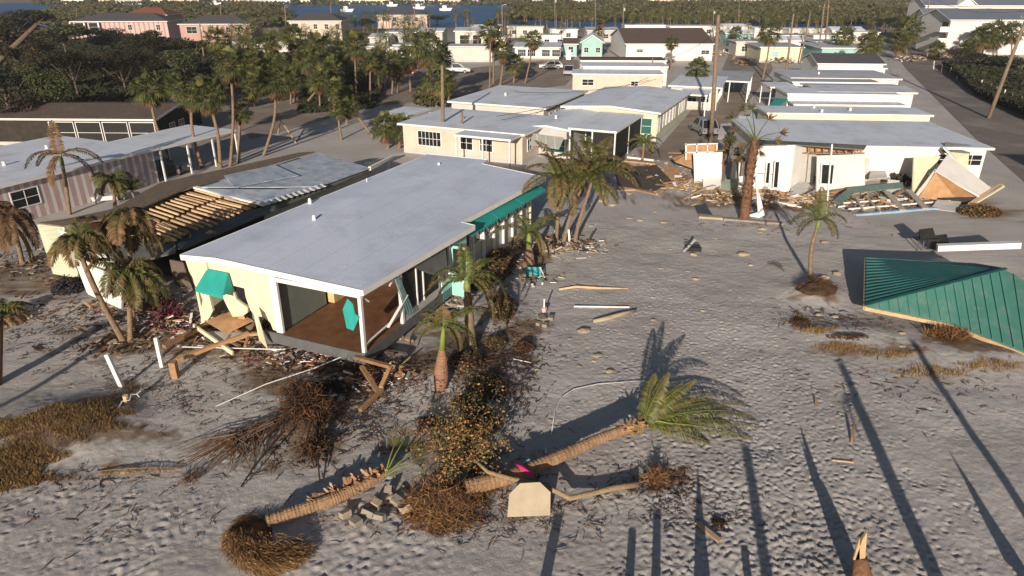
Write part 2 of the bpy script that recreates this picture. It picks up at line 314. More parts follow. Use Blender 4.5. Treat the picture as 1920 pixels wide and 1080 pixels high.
# the lagoon and the streets
mb = MB(); mb.face([(-700, 262, .06), (180, 262, .06), (700, 330, .06), (1400, 420, .06), (1400, 600, .06), (-900, 560, .06)]); mb.build('lagoon_water', WATER)['kind'] = 'structure'
sheet('centre_street', [(1215, 300), (1320, 300), (1450, 130), (1425, 60), (1385, 60), (1345, 150)], .02, ROADM)
sheet('side_road', [(2010, 420), (2400, 420), (1800, 110), (1672, 60), (1645, 60), (1700, 130), (1830, 260)], .024, ASPH)
sheet('parking_street', [(470, 262), (700, 200), (1060, 160), (1100, 118), (1060, 108), (880, 128), (760, 108), (640, 165), (430, 215)], .016, ROADM)
# ---------------------------------------------------------------- houses
def window(parent, side, W, L, o, u0, z0, w_, h_, frame=None, pane=None, mull=1):
    """side f (front, -y), r (right, +x), l (left, -x); u0 along the wall, in the house's own frame"""
    fr = MB(); t = .07; d = .05
    def box(mb, a0, a1, b0, b1, d0, d1, m=0):
        if side == 'f': mb.bx(a0, a1, o - d1, o - d0, b0, b1, m)
        elif side == 'r': mb.bx(W - o + d0, W - o + d1, a0, a1, b0, b1, m)
        else: mb.bx(o - d1, o - d0, a0, a1, b0, b1, m)
    box(fr, u0 - t, u0 + w_ + t, z0 - t, z0, -.02, d); box(fr, u0 - t, u0 + w_ + t, z0 + h_, z0 + h_ + t, -.02, d)
    box(fr, u0 - t, u0, z0, z0 + h_, -.02, d); box(fr, u0 + w_, u0 + w_ + t, z0, z0 + h_, -.02, d)
    for k in range(1, mull + 1):
        c = u0 + w_ * k / (mull + 1); box(fr, c - .02, c + .02, z0, z0 + h_, -.02, d - .012)
    box(fr, u0, u0 + w_, z0 + h_ * .5 - .02, z0 + h_ * .5 + .02, -.02, d - .018)
    f = fr.build('window', frame or TRIM, parent)
    p = MB(); box(p, u0 + .002, u0 + w_ - .002, z0 + .002, z0 + h_ - .002, -.015, .015); p.build('pane', pane or GLASS, f)
    return f
def home(label, ang, anchor, idx, W, L, z=2.8, wall=WHITE, roof=ROOF, ridge=None, rise=.25, wins=(), open_=False, t=.13, ov=.35, cat='house',
         name='mobile_home', group=None, floor=.0, vents=0, posts=(3, 3), skirt=True, doors=(), H0=0.0, low=0.0, wallz=None):
    a = R(ang); u = Vector((math.sin(a), math.cos(a), 0)); v = Vector((math.cos(a), -math.sin(a), 0))
    P = anchor if isinstance(anchor, Vector) else G(anchor[0], anchor[1], z)
    def dist(q, ax): g = G(q[0], q[1], z); return abs((g - P).dot(ax))
    if isinstance(W, tuple): W = dist(W, v)
    if isinstance(L, tuple): L = dist(L, u)
    O = P - v * (W * idx[0]) - u * (L * idx[1])
    r = thing(name, label, cat, (O.x, O.y, H0), -a, group); z = z - H0
    mb = MB()
    def zr(x, y):
        if ridge == 'y': return z + rise * (1 - abs(x / W * 2 - 1)) - low * y / L
        if ridge == 'x': return z + rise * (1 - abs(y / L * 2 - 1))
        return z + rise * 0 - low * y / L
    hip = ridge == 'hip'; ridge = 'x' if hip else ridge
    nx_ = [0, W / 2, W] if ridge == 'y' else [0, W]; ny_ = [0, L / 2, L] if ridge == 'x' else [0, L]
    for i in range(len(nx_) - 1):
        for j in range(len(ny_) - 1):
            q = [(nx_[i], ny_[j]), (nx_[i + 1], ny_[j]), (nx_[i + 1], ny_[j + 1]), (nx_[i], ny_[j + 1])]
            mb.slab([(x, y, zr(x, y)) for x, y in q], t)
    if hip:
        mb = MB(); i_ = min(W * .3, L * .5); A_, B2, C2, D2 = (0, 0, z), (W, 0, z), (W, L, z), (0, L, z); E_, F_ = (i_, L / 2, z + rise), (W - i_, L / 2, z + rise)
        mb.raw([A_, B2, C2, D2, E_, F_], [(0, 1, 5, 4), (1, 2, 5), (2, 3, 4, 5), (3, 0, 4), (3, 2, 1, 0)]); ridge = None
    mb.build('roof', roof, r)
    fm = MB(); e = .03; hh = t + .05
    fm.slab([(-e, -e, zr(0, 0) + .02), (W / 2, -e, zr(W / 2, 0) + .02), (W / 2, 0, zr(W / 2, 0) + .02), (-e, 0, zr(0, 0) + .02)], hh)
    fm.slab([(W / 2, -e, zr(W / 2, 0) + .02), (W + e, -e, zr(W, 0) + .02), (W + e, 0, zr(W, 0) + .02), (W / 2, 0, zr(W / 2, 0) + .02)], hh)
    for s_ in (0, 1):
        xa, xb = (-e, -.001) if s_ == 0 else (W + .001, W + e)
        fm.slab([(xa, 0, zr(0, 0) + .015), (xb, 0, zr(0, 0) + .015), (xb, L / 2, zr(0, L / 2) + .015), (xa, L / 2, zr(0, L / 2) + .015)], hh)
        fm.slab([(xa, L / 2, zr(0, L / 2) + .015), (xb, L / 2, zr(0, L / 2) + .015), (xb, L, zr(0, L) + .015), (xa, L, zr(0, L) + .015)], hh)
    fm.build('fascia', TRIM, r)
    if open_:
        for i in range(posts[0]):
            for j in range(posts[1]):
                if 0 < i < posts[0] - 1 and 0 < j < posts[1] - 1: continue
                x = .12 + (W - .24) * i / max(posts[0] - 1, 1); y = .12 + (L - .24) * j / max(posts[1] - 1, 1)
                p = MB(); p.bx(x - .06, x + .06, y - .06, y + .06, 0, zr(x, y) - t); p.build('post', TRIM, r)
        return r, W, L
    wb = MB(); x0, x1, y0, y1 = ov, W - ov, ov, L - ov
    if ridge == 'y':
        xm = W / 2
        for (xa, xb) in ((x0, xm), (xm, x1)): wb.hexa([(xa, y0, 0), (xb, y0, 0), (xb, y1, 0), (xa, y1, 0), (xa, y0, zr(xa, y0) - t), (xb, y0, zr(xb, y0) - t), (xb, y1, zr(xb, y1) - t), (xa, y1, zr(xa, y1) - t)])
    elif ridge == 'x':
        ym = L / 2
        for (ya, yb) in ((y0, ym), (ym, y1)): wb.hexa([(x0, ya, 0), (x1, ya, 0), (x1, yb, 0), (x0, yb, 0), (x0, ya, zr(x0, ya) - t), (x1, ya, zr(x1, ya) - t), (x1, yb, zr(x1, yb) - t), (x0, yb, zr(x0, yb) - t)])
    else: wb.hexa([(x0, y0, 0), (x1, y0, 0), (x1, y1, 0), (x0, y1, 0), (x0, y0, zr(0, y0) - t), (x1, y0, zr(0, y0) - t), (x1, y1, zr(0, y1) - t), (x0, y1, zr(0, y1) - t)])
    wb.build('wall', wall, r)
    for wdef in wins:               # (side, first, z0, w, h, count, gap, pane, mull)
        sd, u0, z0, w_, h_, n, gap = wdef[:7]; pn = wdef[7] if len(wdef) > 7 else None; ml = wdef[8] if len(wdef) > 8 else 1
        for k in range(n): window(r, sd, W, L, ov, u0 + k * (w_ + gap), z0, w_, h_, pane=pn, mull=ml)
    for (sd, u0, w_, h_) in doors:
        d = MB()
        if sd == 'f': d.bx(u0, u0 + w_, ov - .05, ov + .02, .15, h_)
        else: d.bx(W - ov - .02, W - ov + .05, u0, u0 + w_, .15, h_)
        dd = d.build('door', WHITE, r); k_ = MB()
        if sd == 'f': k_.bx(u0 + w_ - .13, u0 + w_ - .07, ov - .09, ov - .05, 1.05, 1.11)
        else: k_.bx(W - ov + .05, W - ov + .09, u0 + .07, u0 + .13, 1.05, 1.11)
        k_.build('handle', STEEL, dd)
    for k in range(vents):
        x, y = W * (.35 + .2 * (k % 2)), L * (k + .7) / (vents + .5); p = MB(); p.tube([(x, y, zr(x, y) - .01), (x, y, zr(x, y) + .22), (x, y, zr(x, y) + .3)], [.14, .11, .16], 10); p.build('roof_vent', TRIM, r)
    if skirt and wall not in (PINKS,):
        sk_ = MB(); sk_.bx(x0 - .02, x1 + .02, y0 - .02, y1 + .02, 0, .35); sk_.build('base', CONC if wall is WHITE else GREYW, r)
    return r, W, L
# ---- the main house, its end torn open
HA = R(23.4); U = Vector((math.sin(HA), math.cos(HA), 0)); V = Vector((math.cos(HA), -math.sin(HA), 0))
HO = G(338, 478, 3.7); HO.z = 0
def HL(x, y, z): return HO + V * x + U * y + Vector((0, 0, z))
mh = thing('mobile_home', 'long pale yellow house with broad white roof and torn open end room with brown floor', 'house', HO, -HA)
rb = MB(); T = .2
rim = [(0, 0, 3.7), (2.03, .1, 3.83), (9.8, 0, 3.68), (10.35, 9.05, 3.68), (9.5, 9.2, 3.7), (10.3, 19.25, 3.7), (5.6, 19.8, 3.98), (5.5, 20.9, 4.0), (1.3, 20.2, 4.15)]
top = [Vector(p) for p in rim]
mid = [(2.03, .1, 3.83), (3.6, 20.5, 4.12)]
rb.face([top[0], top[1], (2.4, 10, 4.06), top[8]]); rb.face([top[1], top[2], top[3], top[4], (2.4, 10, 4.06)]); rb.face([(2.4, 10, 4.06), top[4], top[5], top[6]]); rb.face([(2.4, 10, 4.06), top[6], top[7], top[8]])
rb.face([p - Vector((0, 0, T)) for p in top][::-1])
roof = rb.build('roof', ROOFM0, mh)
fb = MB()
for i in range(len(top)):
    a_, b_ = top[i], top[(i + 1) % len(top)]; d = (b_ - a_).normalized(); n_ = Vector((d.y, -d.x, 0)) * .03
    z1_, z0_ = Vector((0, 0, .02)), Vector((0, 0, -.24))
    fb.hexa([a_ + z0_, a_ + n_ + z0_, b_ + n_ + z0_, b_ + z0_, a_ + z1_, a_ + n_ + z1_, b_ + n_ + z1_, b_ + z1_])
fb.build('fascia', TRIM, mh)
def Hloc(px, py, z):
    g = G(px, py, z) - HO; return g.dot(V), g.dot(U)
for px, py in ((589, 411), (581, 379), (823, 311), (688, 341)):
    x, y = Hloc(px, py, 3.98); v_ = MB(); v_.tube([(x, y, 3.72), (x, y, 4.1), (x, y, 4.2)], [.11, .09, .06] if py != 341 else [.03, .03, .03], 10); v_.build('roof_vent', TRIM, roof)
fl = MB(); fl.bx(5.25, 9.62, -.05, 7.6, .66, .8); fl.build('floor', FLOOR, mh)
sk_ = MB(); sk_.bx(4.2, 9.7, -.12, -.05, .30, .80); sk_.bx(9.62, 9.70, -.05, 7.6, .30, .79); sk_.build('floor_skirt', SKIRT, mh)
# yellow end wall with torn lower left: an outline with holes cut as separate strips
def wallxz(mb, poly, y, t=.12): mb.plate([(x, y, z) for x, z in poly], t)
yw = MB()
wallxz(yw, [(.15, 3.5), (.25, 2.9), (.6, 2.2), (.75, 1.55), (.45, .9), (.35, .25), (.6, .3), (1.0, .75), (1.25, 1.1), (1.2, 1.9), (1.25, 2.35), (1.4, 2.55), (1.4, 3.62)][::-1], .2)
wallxz(yw, [(1.4, 2.62), (3.3, 2.55), (3.3, 3.68), (1.4, 3.62)], .2)
wallxz(yw, [(3.3, 2.1), (3.45, 1.5), (3.7, 1.25), (4.1, 1.3), (4.5, 1.1), (4.6, .75), (5.0, .7), (5.0, 3.62), (3.3, 3.68)], .2)
wallxz(yw, [(1.9, 2.62), (1.8, 2.1), (2.1, 1.35), (2.3, .95), (2.9, 1.1), (3.25, 1.35), (3.3, 1.6), (2.7, 1.9), (2.55, 2.62)], .2)
yw.build('end_wall', CREAM, mh)
tc_ = MB(); tc_.bx(4.95, 5.32, .04, .16, .62, 3.5); tc_.bx(5.1, 9.7, .02, .12, 3.28, 3.47); tc_.build('corner_trim', TRIM, mh)
lw = MB(); lw.bx(.15, .3, .3, 19.4, .3, 3.45); lw.bx(.3, 9.3, 19.3, 19.42, .3, 3.5); lw.build('side_wall', CREAM, mh)
iw = MB(); iw.bx(5.08, 5.18, .22, 3.3, .8, 3.45); iw.bx(5.08, 5.18, 3.3, 4.2, 2.9, 3.45); iw.bx(5.08, 5.18, 6.6, 8.2, .8, 3.45); iw.bx(5.2, 9.2, 8.2, 8.3, .8, 3.45); iw.bx(3.3, 3.38, .4, 8, .8, 3.4); iw.bx(.35, 3.3, 3.9, 4.0, .5, 3.4); iw.build('inner_wall', INNER, mh)
cb = MB(); cb.bx(5.1, 5.5, 3.5, 6.4, .82, 2.1); cb.build('cabinets', CAB, mh)
ob = MB(); ob.bx(5.6, 6.6, 7.3, 8.1, .81, 1.6); ob.bx(7.6, 9.0, 7.7, 8.15, .81, 1.25); ob.build('counter', WHITE, mh)
for px, py, z0 in ((0, 0, 0),):
    for (x, y, lean) in ((9.62, .03, -.04), (9.62, 3.0, .0), (9.62, 7.55, 0)):
        p = MB(); p.beam((x + lean, y, .45), (x, y, 3.5), .15, .15); p.build('post', TRIM, mh)
rl = MB(); rl.beam((9.62, .1, 1.15), (9.62, 3.0, 1.35), .07, .05); rl.build('railing', TRIM, mh)
rl = MB(); rl.beam((9.7, 1.7, 1.2), (9.75, 3.3, 2.1), .13, .04); rl.build('hanging_trim', TRIM, mh)
dn = MB(); dn.beam((9.6, .05, 3.4), (9.62, .6, 2.9), .06); dn.build('brace', TRIM, mh); dn = MB(); dn.beam((9.6, 2.9, 3.4), (9.6, 2.2, 2.95), .06); dn.build('brace', TRIM, mh)
cur = MB()
for k in range(7): cur.plate([(9.72 + .05 * (k % 2), 2.35 + k * .07, 3.45 - k * .06), (9.70 + .06 * ((k + 1) % 2), 2.42 + k * .07, 3.4 - k * .06), (9.75 + .05 * (k % 2), 3.2 + k * .1, 1.1), (9.8, 3.1 + k * .1, 1.05)], .012)
cur.build('torn_curtain', mat('faded teal fabric', (.13, .26, .27), (.25, .36, .36), 4, .9), mh)
sc = MB(); sc.bx(9.55, 9.58, 3.1, 7.5, 1.15, 3.45); sc.build('screen', SCREEN, mh)
for y in (4.4, 5.0, 6.5): m_ = MB(); m_.bx(9.58, 9.64, y - .035, y + .035, .85, 3.45); m_.build('mullion', STEEL if y > 6 else TRIM, mh)
sb_ = MB(); sb_.bx(9.5, 9.66, 3.1, 7.5, .8, 1.12); sb_.build('screen_sill', GREYW, mh)
fs = MB(); fs.plate([(9.8, 3.6, 3.4), (9.85, 6.8, 3.3), (10.1, 6.5, 1.75), (9.9, 5.0, 2.5)], .02); fs.build('fallen_screen', ROLL, mh)
# teal porch door frame and panel
dr = MB(); y0 = 7.6
for (a_, b_, c_, d_) in ((0, .14, .3, 3.0), (1.0, 1.14, .3, 3.0), (.14, 1.0, 2.86, 3.0), (.14, 1.0, 1.45, 1.6), (.14, 1.0, .3, .42)): dr.bx(9.7 + a_ * .85, 9.7 + b_ * .85, y0, y0 + .07, c_, d_)
dd = dr.build('porch_door', TEALP, mh); g_ = MB(); g_.bx(9.82, 10.54, y0 + .02, y0 + .045, 1.6, 2.86); g_.build('pane', SCREEN, dd)
g_ = MB(); g_.bx(9.82, 10.54, y0 + .025, y0 + .05, .42, 1.45); g_.build('panel', TEALP, dd)
pw = MB(); pw.bx(9.62, 9.7, 6.6, 7.6, .3, 1.5); pw.bx(9.7, 9.78, 7.65, 9.2, .8, 3.4); pw.build('porch_panel', TEALP, mh)
# set-back window wall
ww = MB(); ww.bx(9.1, 9.2, 9.3, 19.1, 1.2, 1.72); ww.bx(9.1, 9.2, 9.3, 19.1, 2.95, 3.5); ww.build('long_wall', SAGE, mh)
lo = MB(); lo.bx(9.14, 9.24, 9.3, 19.1, .1, 1.198); lo.build('lower_wall', GREYW, mh)
y = 9.45
while y < 18.3:
    f = MB(); f.bx(9.08, 9.26, y, y + .1, 1.72, 2.95); f.bx(9.08, 9.26, y + 1.2, y + 1.28, 1.72, 2.95); f.bx(9.08, 9.26, y + .1, y + 1.2, 1.72, 1.78); f.bx(9.08, 9.26, y + .1, y + 1.2, 2.89, 2.95); f.bx(9.12, 9.22, y + .62, y + .66, 1.78, 2.89)
    q_ = MB(); q_.bx(9.27, 9.42, y - .12, y + .02, .6, 3.1); q_.build('post', TRIM, mh); f = f.build('window', TRIM, mh); p = MB(); p.bx(9.14, 9.18, y + .1, y + 1.2, 1.78, 2.89); p.build('pane', GLASS, f); y += 1.36
for (ya, yb) in ((9.3, 12.4), (12.45, 15.5), (15.55, 18.9)):
    am = MB(); n = 10; xb = 10.5
    xa_, xb = 9.98 + .05 * (ya - 9.3), 9.98 + .05 * (yb - 9.3); am.plate([(9.25, ya, 3.45), (xa_, ya, 3.02), (xb, yb, 3.02), (9.25, yb, 3.45)], .02)
    for k in range(n):
        a_ = ya + (yb - ya) * k / n; b_ = ya + (yb - ya) * (k + 1) / n
        xe = lambda q: xa_ + (xb - xa_) * (q - ya) / (yb - ya); am.plate([(xe(a_), a_, 3.02), (xe((a_ + b_) / 2) + .02, (a_ + b_) / 2, 2.84), (xe(b_), b_, 3.02)], .015)
    am.build('awning', TEAL, mh)
# small teal window awning on the yellow wall + hanging shutter
am = MB(); am.plate([(1.35, .12, 3.2), (1.15, -.55, 2.45), (2.75, -.55, 2.4), (2.6, .12, 3.2)], .03); am.face([(2.6, .12, 3.2), (2.75, -.55, 2.4), (2.75, .12, 2.35)]); am.face([(1.35, .12, 3.2), (1.15, .12, 2.4), (1.15, -.55, 2.45)]); am.plate([(1.15, -.55, 2.45), (1.15, -.55, 2.3), (2.75, -.55, 2.25), (2.75, -.55, 2.4)], .02)
am.build('window_awning', TEAL, mh)
bw = MB(); bw.bx(2.55, 3.2, .3, .36, 1.9, 2.6); bw.build('broken_window', GLASS, mh)
hs = MB(); hs.plate([(9.05, -.05, 3.2), (8.8, -.1, 2.7), (8.9, -.1, 1.85), (9.25, -.1, 1.8), (9.4, -.1, 2.6), (9.3, -.05, 3.0)], .05); hs.plate([(9.25, -.15, 1.8), (9.6, -.12, 2.5), (9.4, -.1, 2.6)], .03); hs.build('hanging_awning', TEAL, mh)
bf = MB()
for (a_, b_, m_) in (((.9, -.5, .35), (3.6, -.9, .25), .14), ((1.2, .1, .7), (3.4, -.3, .5), .1), ((2.1, .9, .5), (2.9, -1.0, .35), .12), ((3.1, .6, .6), (3.9, -.9, .3), .12)): bf.beam(a_, b_, m_, .08)
bf.build('broken_joist', WOOD, mh)
bp = MB(); bp.plate([(1.1, -.3, .72), (2.7, -.7, .62), (3.4, .3, .95), (1.9, .7, 1.0)], .05); bp.plate([(2.1, .25, 1.9), (2.35, .3, 2.2), (3.0, .3, .9), (2.6, .25, .9)], .03); bp.build('broken_floor_board', PLY, mh)
tb = MB(); tb.plate([(.75, -.75, .55), (3.7, -1.5, .12), (3.75, -1.5, .32), (.8, -.75, .72)], .08); tb.build('fallen_trim', CREAM, mh)
pl = MB()
for i, (x, y) in enumerate(((9.4, .8), (9.4, 3.0), (9.4, 5.2), (7.3, .3), (5.3, .4), (9.3, 8), (4.4, .5))):
    p = MB(); p.bx(x - .13, x + .13, y - .13, y + .13, -.4, .66); p.build('pile', WOODP if i % 2 else WOOD, mh)
hd = MB(); hd.plate([(4.1, -.25, 1.9), (4.4, -.35, 1.7), (4.7, -.75, .75), (4.95, -.65, .35), (4.6, -.3, .5), (4.25, -.1, 1.0)], .04); hd.build('peeled_wall_sheet', CREAM, mh)
# ---- collapsed house to the left of the main house
ch = thing('mobile_home', 'collapsed house with bare roof rafters and leaning cracked white front wall', 'house', HO, -HA)
def rl_(px, py, z): x, y = Hloc(px, py, z); return Vector((x, y, z))
A0, A1, A2, A3 = rl_(72, 420, 3.0), rl_(233, 480, 2.5), rl_(330, 468, 2.7), rl_(745, 293, 3.2); A4 = rl_(562, 290, 3.3)
fw = MB(); fw.plate([rl_(112, 430, 2.9), rl_(236, 482, 2.4), rl_(231, 580, 0), rl_(168, 552, .2), rl_(140, 480, 1.9)], .12); fw.plate([rl_(155, 500, 1.9) + Vector((0, -.03, 0)), rl_(225, 520, 1.7) + Vector((0, -.03, 0)), rl_(225, 524, 1.6) + Vector((0, -.03, 0)), rl_(155, 504, 1.8) + Vector((0, -.03, 0))], .03); fw.build('leaning_wall', WHITE, ch)
swl = MB(); swl.plate([rl_(70, 420, 3.0), rl_(118, 415, 3.0), rl_(150, 520, 0.2), rl_(100, 512, 0.1)], .12); swl.build('corner_wall', SAGE, ch)
r_ = MB(); r_.plate([rl_(70, 420, 3.0), rl_(118, 414, 3.0), rl_(210, 395, 3.1), rl_(300, 345, 3.2), rl_(560, 288, 3.3), rl_(590, 286, 3.3), rl_(350, 355, 3.25), rl_(230, 408, 3.15), rl_(118, 426, 3.0)], .08); r_.build('roof_edge', WOODG, ch)
r_ = MB(); r_.plate([rl_(236, 478, 2.4), rl_(345, 465, 2.6), rl_(760, 290, 3.1), rl_(700, 300, 3.15), rl_(500, 385, 2.9), rl_(330, 440, 2.75)], .08); r_.plate([rl_(120, 440, 2.9), rl_(330, 445, 2.7), rl_(330, 475, 2.5), rl_(238, 500, 2.3)], .1); r_.build('roof_strip', ROLL, ch)
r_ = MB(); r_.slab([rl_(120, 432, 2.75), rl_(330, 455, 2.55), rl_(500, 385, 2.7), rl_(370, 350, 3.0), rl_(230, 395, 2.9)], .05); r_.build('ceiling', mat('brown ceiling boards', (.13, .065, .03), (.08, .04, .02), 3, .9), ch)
raf = [((262, 410), (322, 437)), ((215, 430), (262, 447)), ((285, 385), (398, 424)), ((300, 377), (420, 412)), ((318, 370), (440, 404)), ((336, 366), (455, 396)), ((352, 360), (470, 391)), ((270, 396), (372, 430)), ((245, 402), (345, 440)), ((232, 414), (330, 450)), ((366, 356), (480, 384)), ((225, 424), (290, 452))]
raf += [((a_[0] + 10, a_[1] - 4), (b_[0] + 10, b_[1] - 4)) for a_, b_ in raf]
for a_, b_ in raf:
    for (ta, tb2) in ((0, .44), (.5, 1)):
        p_ = (a_[0] + (b_[0] - a_[0]) * ta, a_[1] + (b_[1] - a_[1]) * ta); q_ = (a_[0] + (b_[0] - a_[0]) * tb2, a_[1] + (b_[1] - a_[1]) * tb2)
        m_ = MB(); m_.beam(rl_(*p_, 2.98), rl_(*q_, 2.90 + random.uniform(-.04, .04)), .085, .12); m_.build('rafter', WOODP, ch)
for k in range(16):
    m_ = MB(); p = rl_([345, 300, 255, 415, 330][k % 5] + random.uniform(-18, 18), [445, 440, 452][k % 3] + random.uniform(-6, 6), 2.78); m_.tube([p, p + Vector((random.uniform(-.3, .3), random.uniform(-.3, .3), .1)), p + Vector((random.uniform(-.4, .4), random.uniform(-.4, .4), 0))], [.06, .12, .04], 6)
    m_.build('insulation', INSUL, ch, smooth=True)
r_ = MB()
r_.plate([rl_(378, 352, 3.3), rl_(490, 320, 3.35), rl_(600, 288, 3.4), rl_(695, 316, 3.1), rl_(600, 350, 3.0), rl_(520, 352, 3.12)], .05)
r_.plate([rl_(380, 355, 3.33), rl_(520, 356, 3.2), rl_(610, 350, 3.08), rl_(500, 385, 2.95), rl_(430, 372, 3.1)], .05)
r_.plate([rl_(420, 330, 3.45), rl_(515, 310, 3.5), rl_(560, 330, 3.3), rl_(440, 352, 3.35)], .04); r_.build('crumpled_roof_sheet', TARP, ch)
r_ = MB()
for k in range(11): p = rl_(505 + k * 10.5, 383 - k * 3.3, 3.12 ); r_.beam(p, p + Vector((-.55, .28, .05)), .12, .04)
r_.build('corrugated_edge', TRIM, ch)
r_ = MB(); r_.beam(rl_(366, 351, 3.25), rl_(497, 384, 3.05), .3, .12); r_.build('fallen_beam', TRIM, ch)
r_ = MB(); r_.beam(rl_(693, 316, 3.1), rl_(737, 294, 3.1), .2, .26); r_.beam(rl_(728, 298, 2.95), rl_(728, 334, 1.6), .14); r_.build('post', TRIM, ch)
r_ = MB(); r_.bx(-4.9, -.3, 3.3, 3.4, 0, 1.5); r_.build('inner_wall', mat('grey brown panel', (.16, .12, .10), (.12, .09, .07), 3, .8), ch)
r_ = MB(); r_.bx(-3.4, -3.2, 9, 21, 0, 2.75); r_.bx(-9.8, -9.6, 6, 20, 0, 2.9); r_.bx(-9.6, -3.4, 19.7, 19.9, 0, 2.9); r_.build('side_wall', BEIGE, ch)
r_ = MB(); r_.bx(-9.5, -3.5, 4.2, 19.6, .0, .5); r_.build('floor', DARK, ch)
# ---- the rest of the park
Wn = lambda s, u0, n, w_=1.0, h_=.8, z0=1.2, gap=.8, pane=None, mull=1: (s, u0, z0, w_, h_, n, gap, pane, mull)
home('white roofed house with pink and white striped board wall behind the curly palm', 24, (298, 277), (1, 1), (179, 240), 17, 2.8, PINKS, ROOF, vents=3, wins=[Wn('r', 5.2, 1, 1.8, 1.1, 1.0), ('f', 2, 1.1, 1.2, .9, 2, 1)])
home('white carport roof with sedan parked in the shade below, beyond pink striped wall', 24, (443, 243), (1, 1), (385, 227), (298, 278), 2.75, open_=True, cat='carport', name='carport', posts=(2, 4), roof=ROOF)
home('dark roofed house with screened porch front, in front of dark trees at left', 2, (292, 224), (1, 0), 17, 10.5, 2.7, MATS['dark tone and shade'], SHB, 'x', .7, wins=[('f', 6, .3, 2.4, 2.0, 4, .3, SCREEN, 0), ('r', 3, .7, 1.0, 1.0, 2, 1)])  # wall coloured dark to stand in for shadow on the house
home('peach walled house with broken lattice window behind thin utility pole', 24, (745, 231), (0, 0), 13, 9.5, 2.8, PEACH, ROOF, vents=1, wins=[('f', 2.0, .9, 2.4, 1.3, 1, 1, None, 5), ('f', 6.5, .9, 1.2, 1.2, 2, .8), ('r', 1.5, 1, 1, 1, 3, 1.4)])
home('small flat carport roof on white posts with red object in its shade', 24, (957, 262), (1, 0), 5.4, 8.0, 2.75, open_=True, cat='carport', name='carport', posts=(3, 3), roof=ROOF)
home('narrow porch roof on white posts at left end of peach house', 24, (716, 212), (0, 0), 3.2, 4.4, 2.75, open_=True, cat='porch', name='porch', posts=(2, 2), roof=ROOF)
home('broad white roofed house beyond the peach house with dark shadow bands on roof', 24, (1023, 203), (1, 0), (837, 190), (1107, 170), 2.85, BEIGE, ROOF, vents=1, wins=[Wn('r', 2, 5)])
home('pale sage house with row of dark side windows and big green shuttered end window', 24, (1239, 212), (1, 0), 10.5, (1303, 172), 3.1, SAGE, ROOF, 'y', .35, wins=[('f', 7.6, .9, 2.0, 1.5, 1, 1, DGRN, 0), ('r', .6, 1.0, .9, 1.4, 1, 1), ('r', 3, 1.2, 1.1, 1.3, 4, .5), ('r', 11, 1.2, 1.1, 1.3, 2, .8)], vents=0)
home('grey house end with translucent awning over a dark green shutter', 24, (1067, 244), (1, 0), (983, 237), 15, 2.7, GREYW, ROOF, 'y', .25, vents=2, wins=[('f', 2.1, .5, 1.8, 1.2, 1, 1, DGRN, 0), ('f', .6, 1.1, .7, .8, 1, 1)])
pr_, pW, pL = home('screened porch with flat white roof and tall black screens beside the sage house', 24, (1156, 247), (1, 0), (1073, 236), (1209, 215), 2.9, BEIGE, ROOF, open_=True, cat='porch', name='screened_porch', posts=(3, 3))
s_ = MB(); s_.bx(pW - .14, pW - .1, .2, pL - .2, .1, 2.75); s_.build('side_screen', SCREEN, pr_)
s_ = MB(); s_.bx(.5, pW - 2, pL - .6, pL - .5, .0, 2.7); s_.build('back_wall', BEIGE, pr_)
s_ = MB(); s_.bx(2.1, pW - .2, .14, .18, .1, 2.7); s_.build('front_screen', SCREEN, pr_)
m_ = MB(); g1 = G(1000, 250, 2.5); g2 = G(1058, 258, 2.5); m_.plate([g1, G(993, 271, 1.9), G(1048, 280, 1.9), g2], .03); m_.solo('awning', CLEAR, 'pale translucent awning sheet sloping over the green shutter of grey house', 'awning')
home('peach house with flat white parapet roof and red cables hanging along its wall', 5, (1073, 138), (0, 0), (1245, 140), 6, 2.8, PEACH, ROOF, wins=[('f', 1.5, 1.2, 1.6, .8, 1, 1), ('f', 8.5, 1.2, 1.0, .6, 2, 5)], ov=.1)
home('long flat white house directly behind the peach house', 3, (1092, 124), (0, 0), (1252, 124), 6, 3.2, WHITE, ROOF, ov=.1)
home('flat brown gravel roofed building behind the long flat white house', 2, (1088, 113), (0, 0), (1250, 113), 6, 3.2, WHITE, SHB, ov=.1)
home('white roofed house with porch posts by the centre street, leaning palm at corner', 20, (1253, 160), (0, 0), 6.5, 12, 2.9, BEIGE, ROOF, wins=[('f', 1, 1, 1, 1, 3, .6), ('r', 1, 1, 1, 1, 4, 1)])
home('white porch roof on posts beside the centre street', 20, (1333, 150), (0, 0), 5.0, 12, 2.8, open_=True, cat='porch', name='porch', posts=(3, 4), roof=ROOFM)
home('small white porch roof on posts at the near corner of the centre street', 20, (1272, 176), (0, 0), 3.4, 5, 2.6, open_=True, cat='porch', name='porch', posts=(2, 2), roof=ROOF)
home('large white building with long brown shingle gable roof', 0, (1172, 82), (0, 0), (1342, 82), 24, 3.6, WHITE, SHB, 'x', 2.3, wins=[('f', 2.5, 2, 1.2, .5, 1, 1), ('f', 15.5, 1.6, 1.6, .7, 1, 1)], doors=[('f', 13.5, 1, 2.1)])
home('small aqua gabled house behind the orange machine', 6, (1088, 80), (0, 0), (1133, 80), 10, 3.0, AQUA, ROOF, 'y', 1.6, wins=[('f', .9, 1.0, .9, 1, 2, 1.6)])
home('aqua cottage with short brown shingle roof at end of lattice windowed house', 8, (1053, 82), (0, 0), (1085, 82), 9, 2.7, AQUA, SHB, 'x', .9, wins=[('f', 1.5, .9, 1.0, 1.2, 1, 1)])
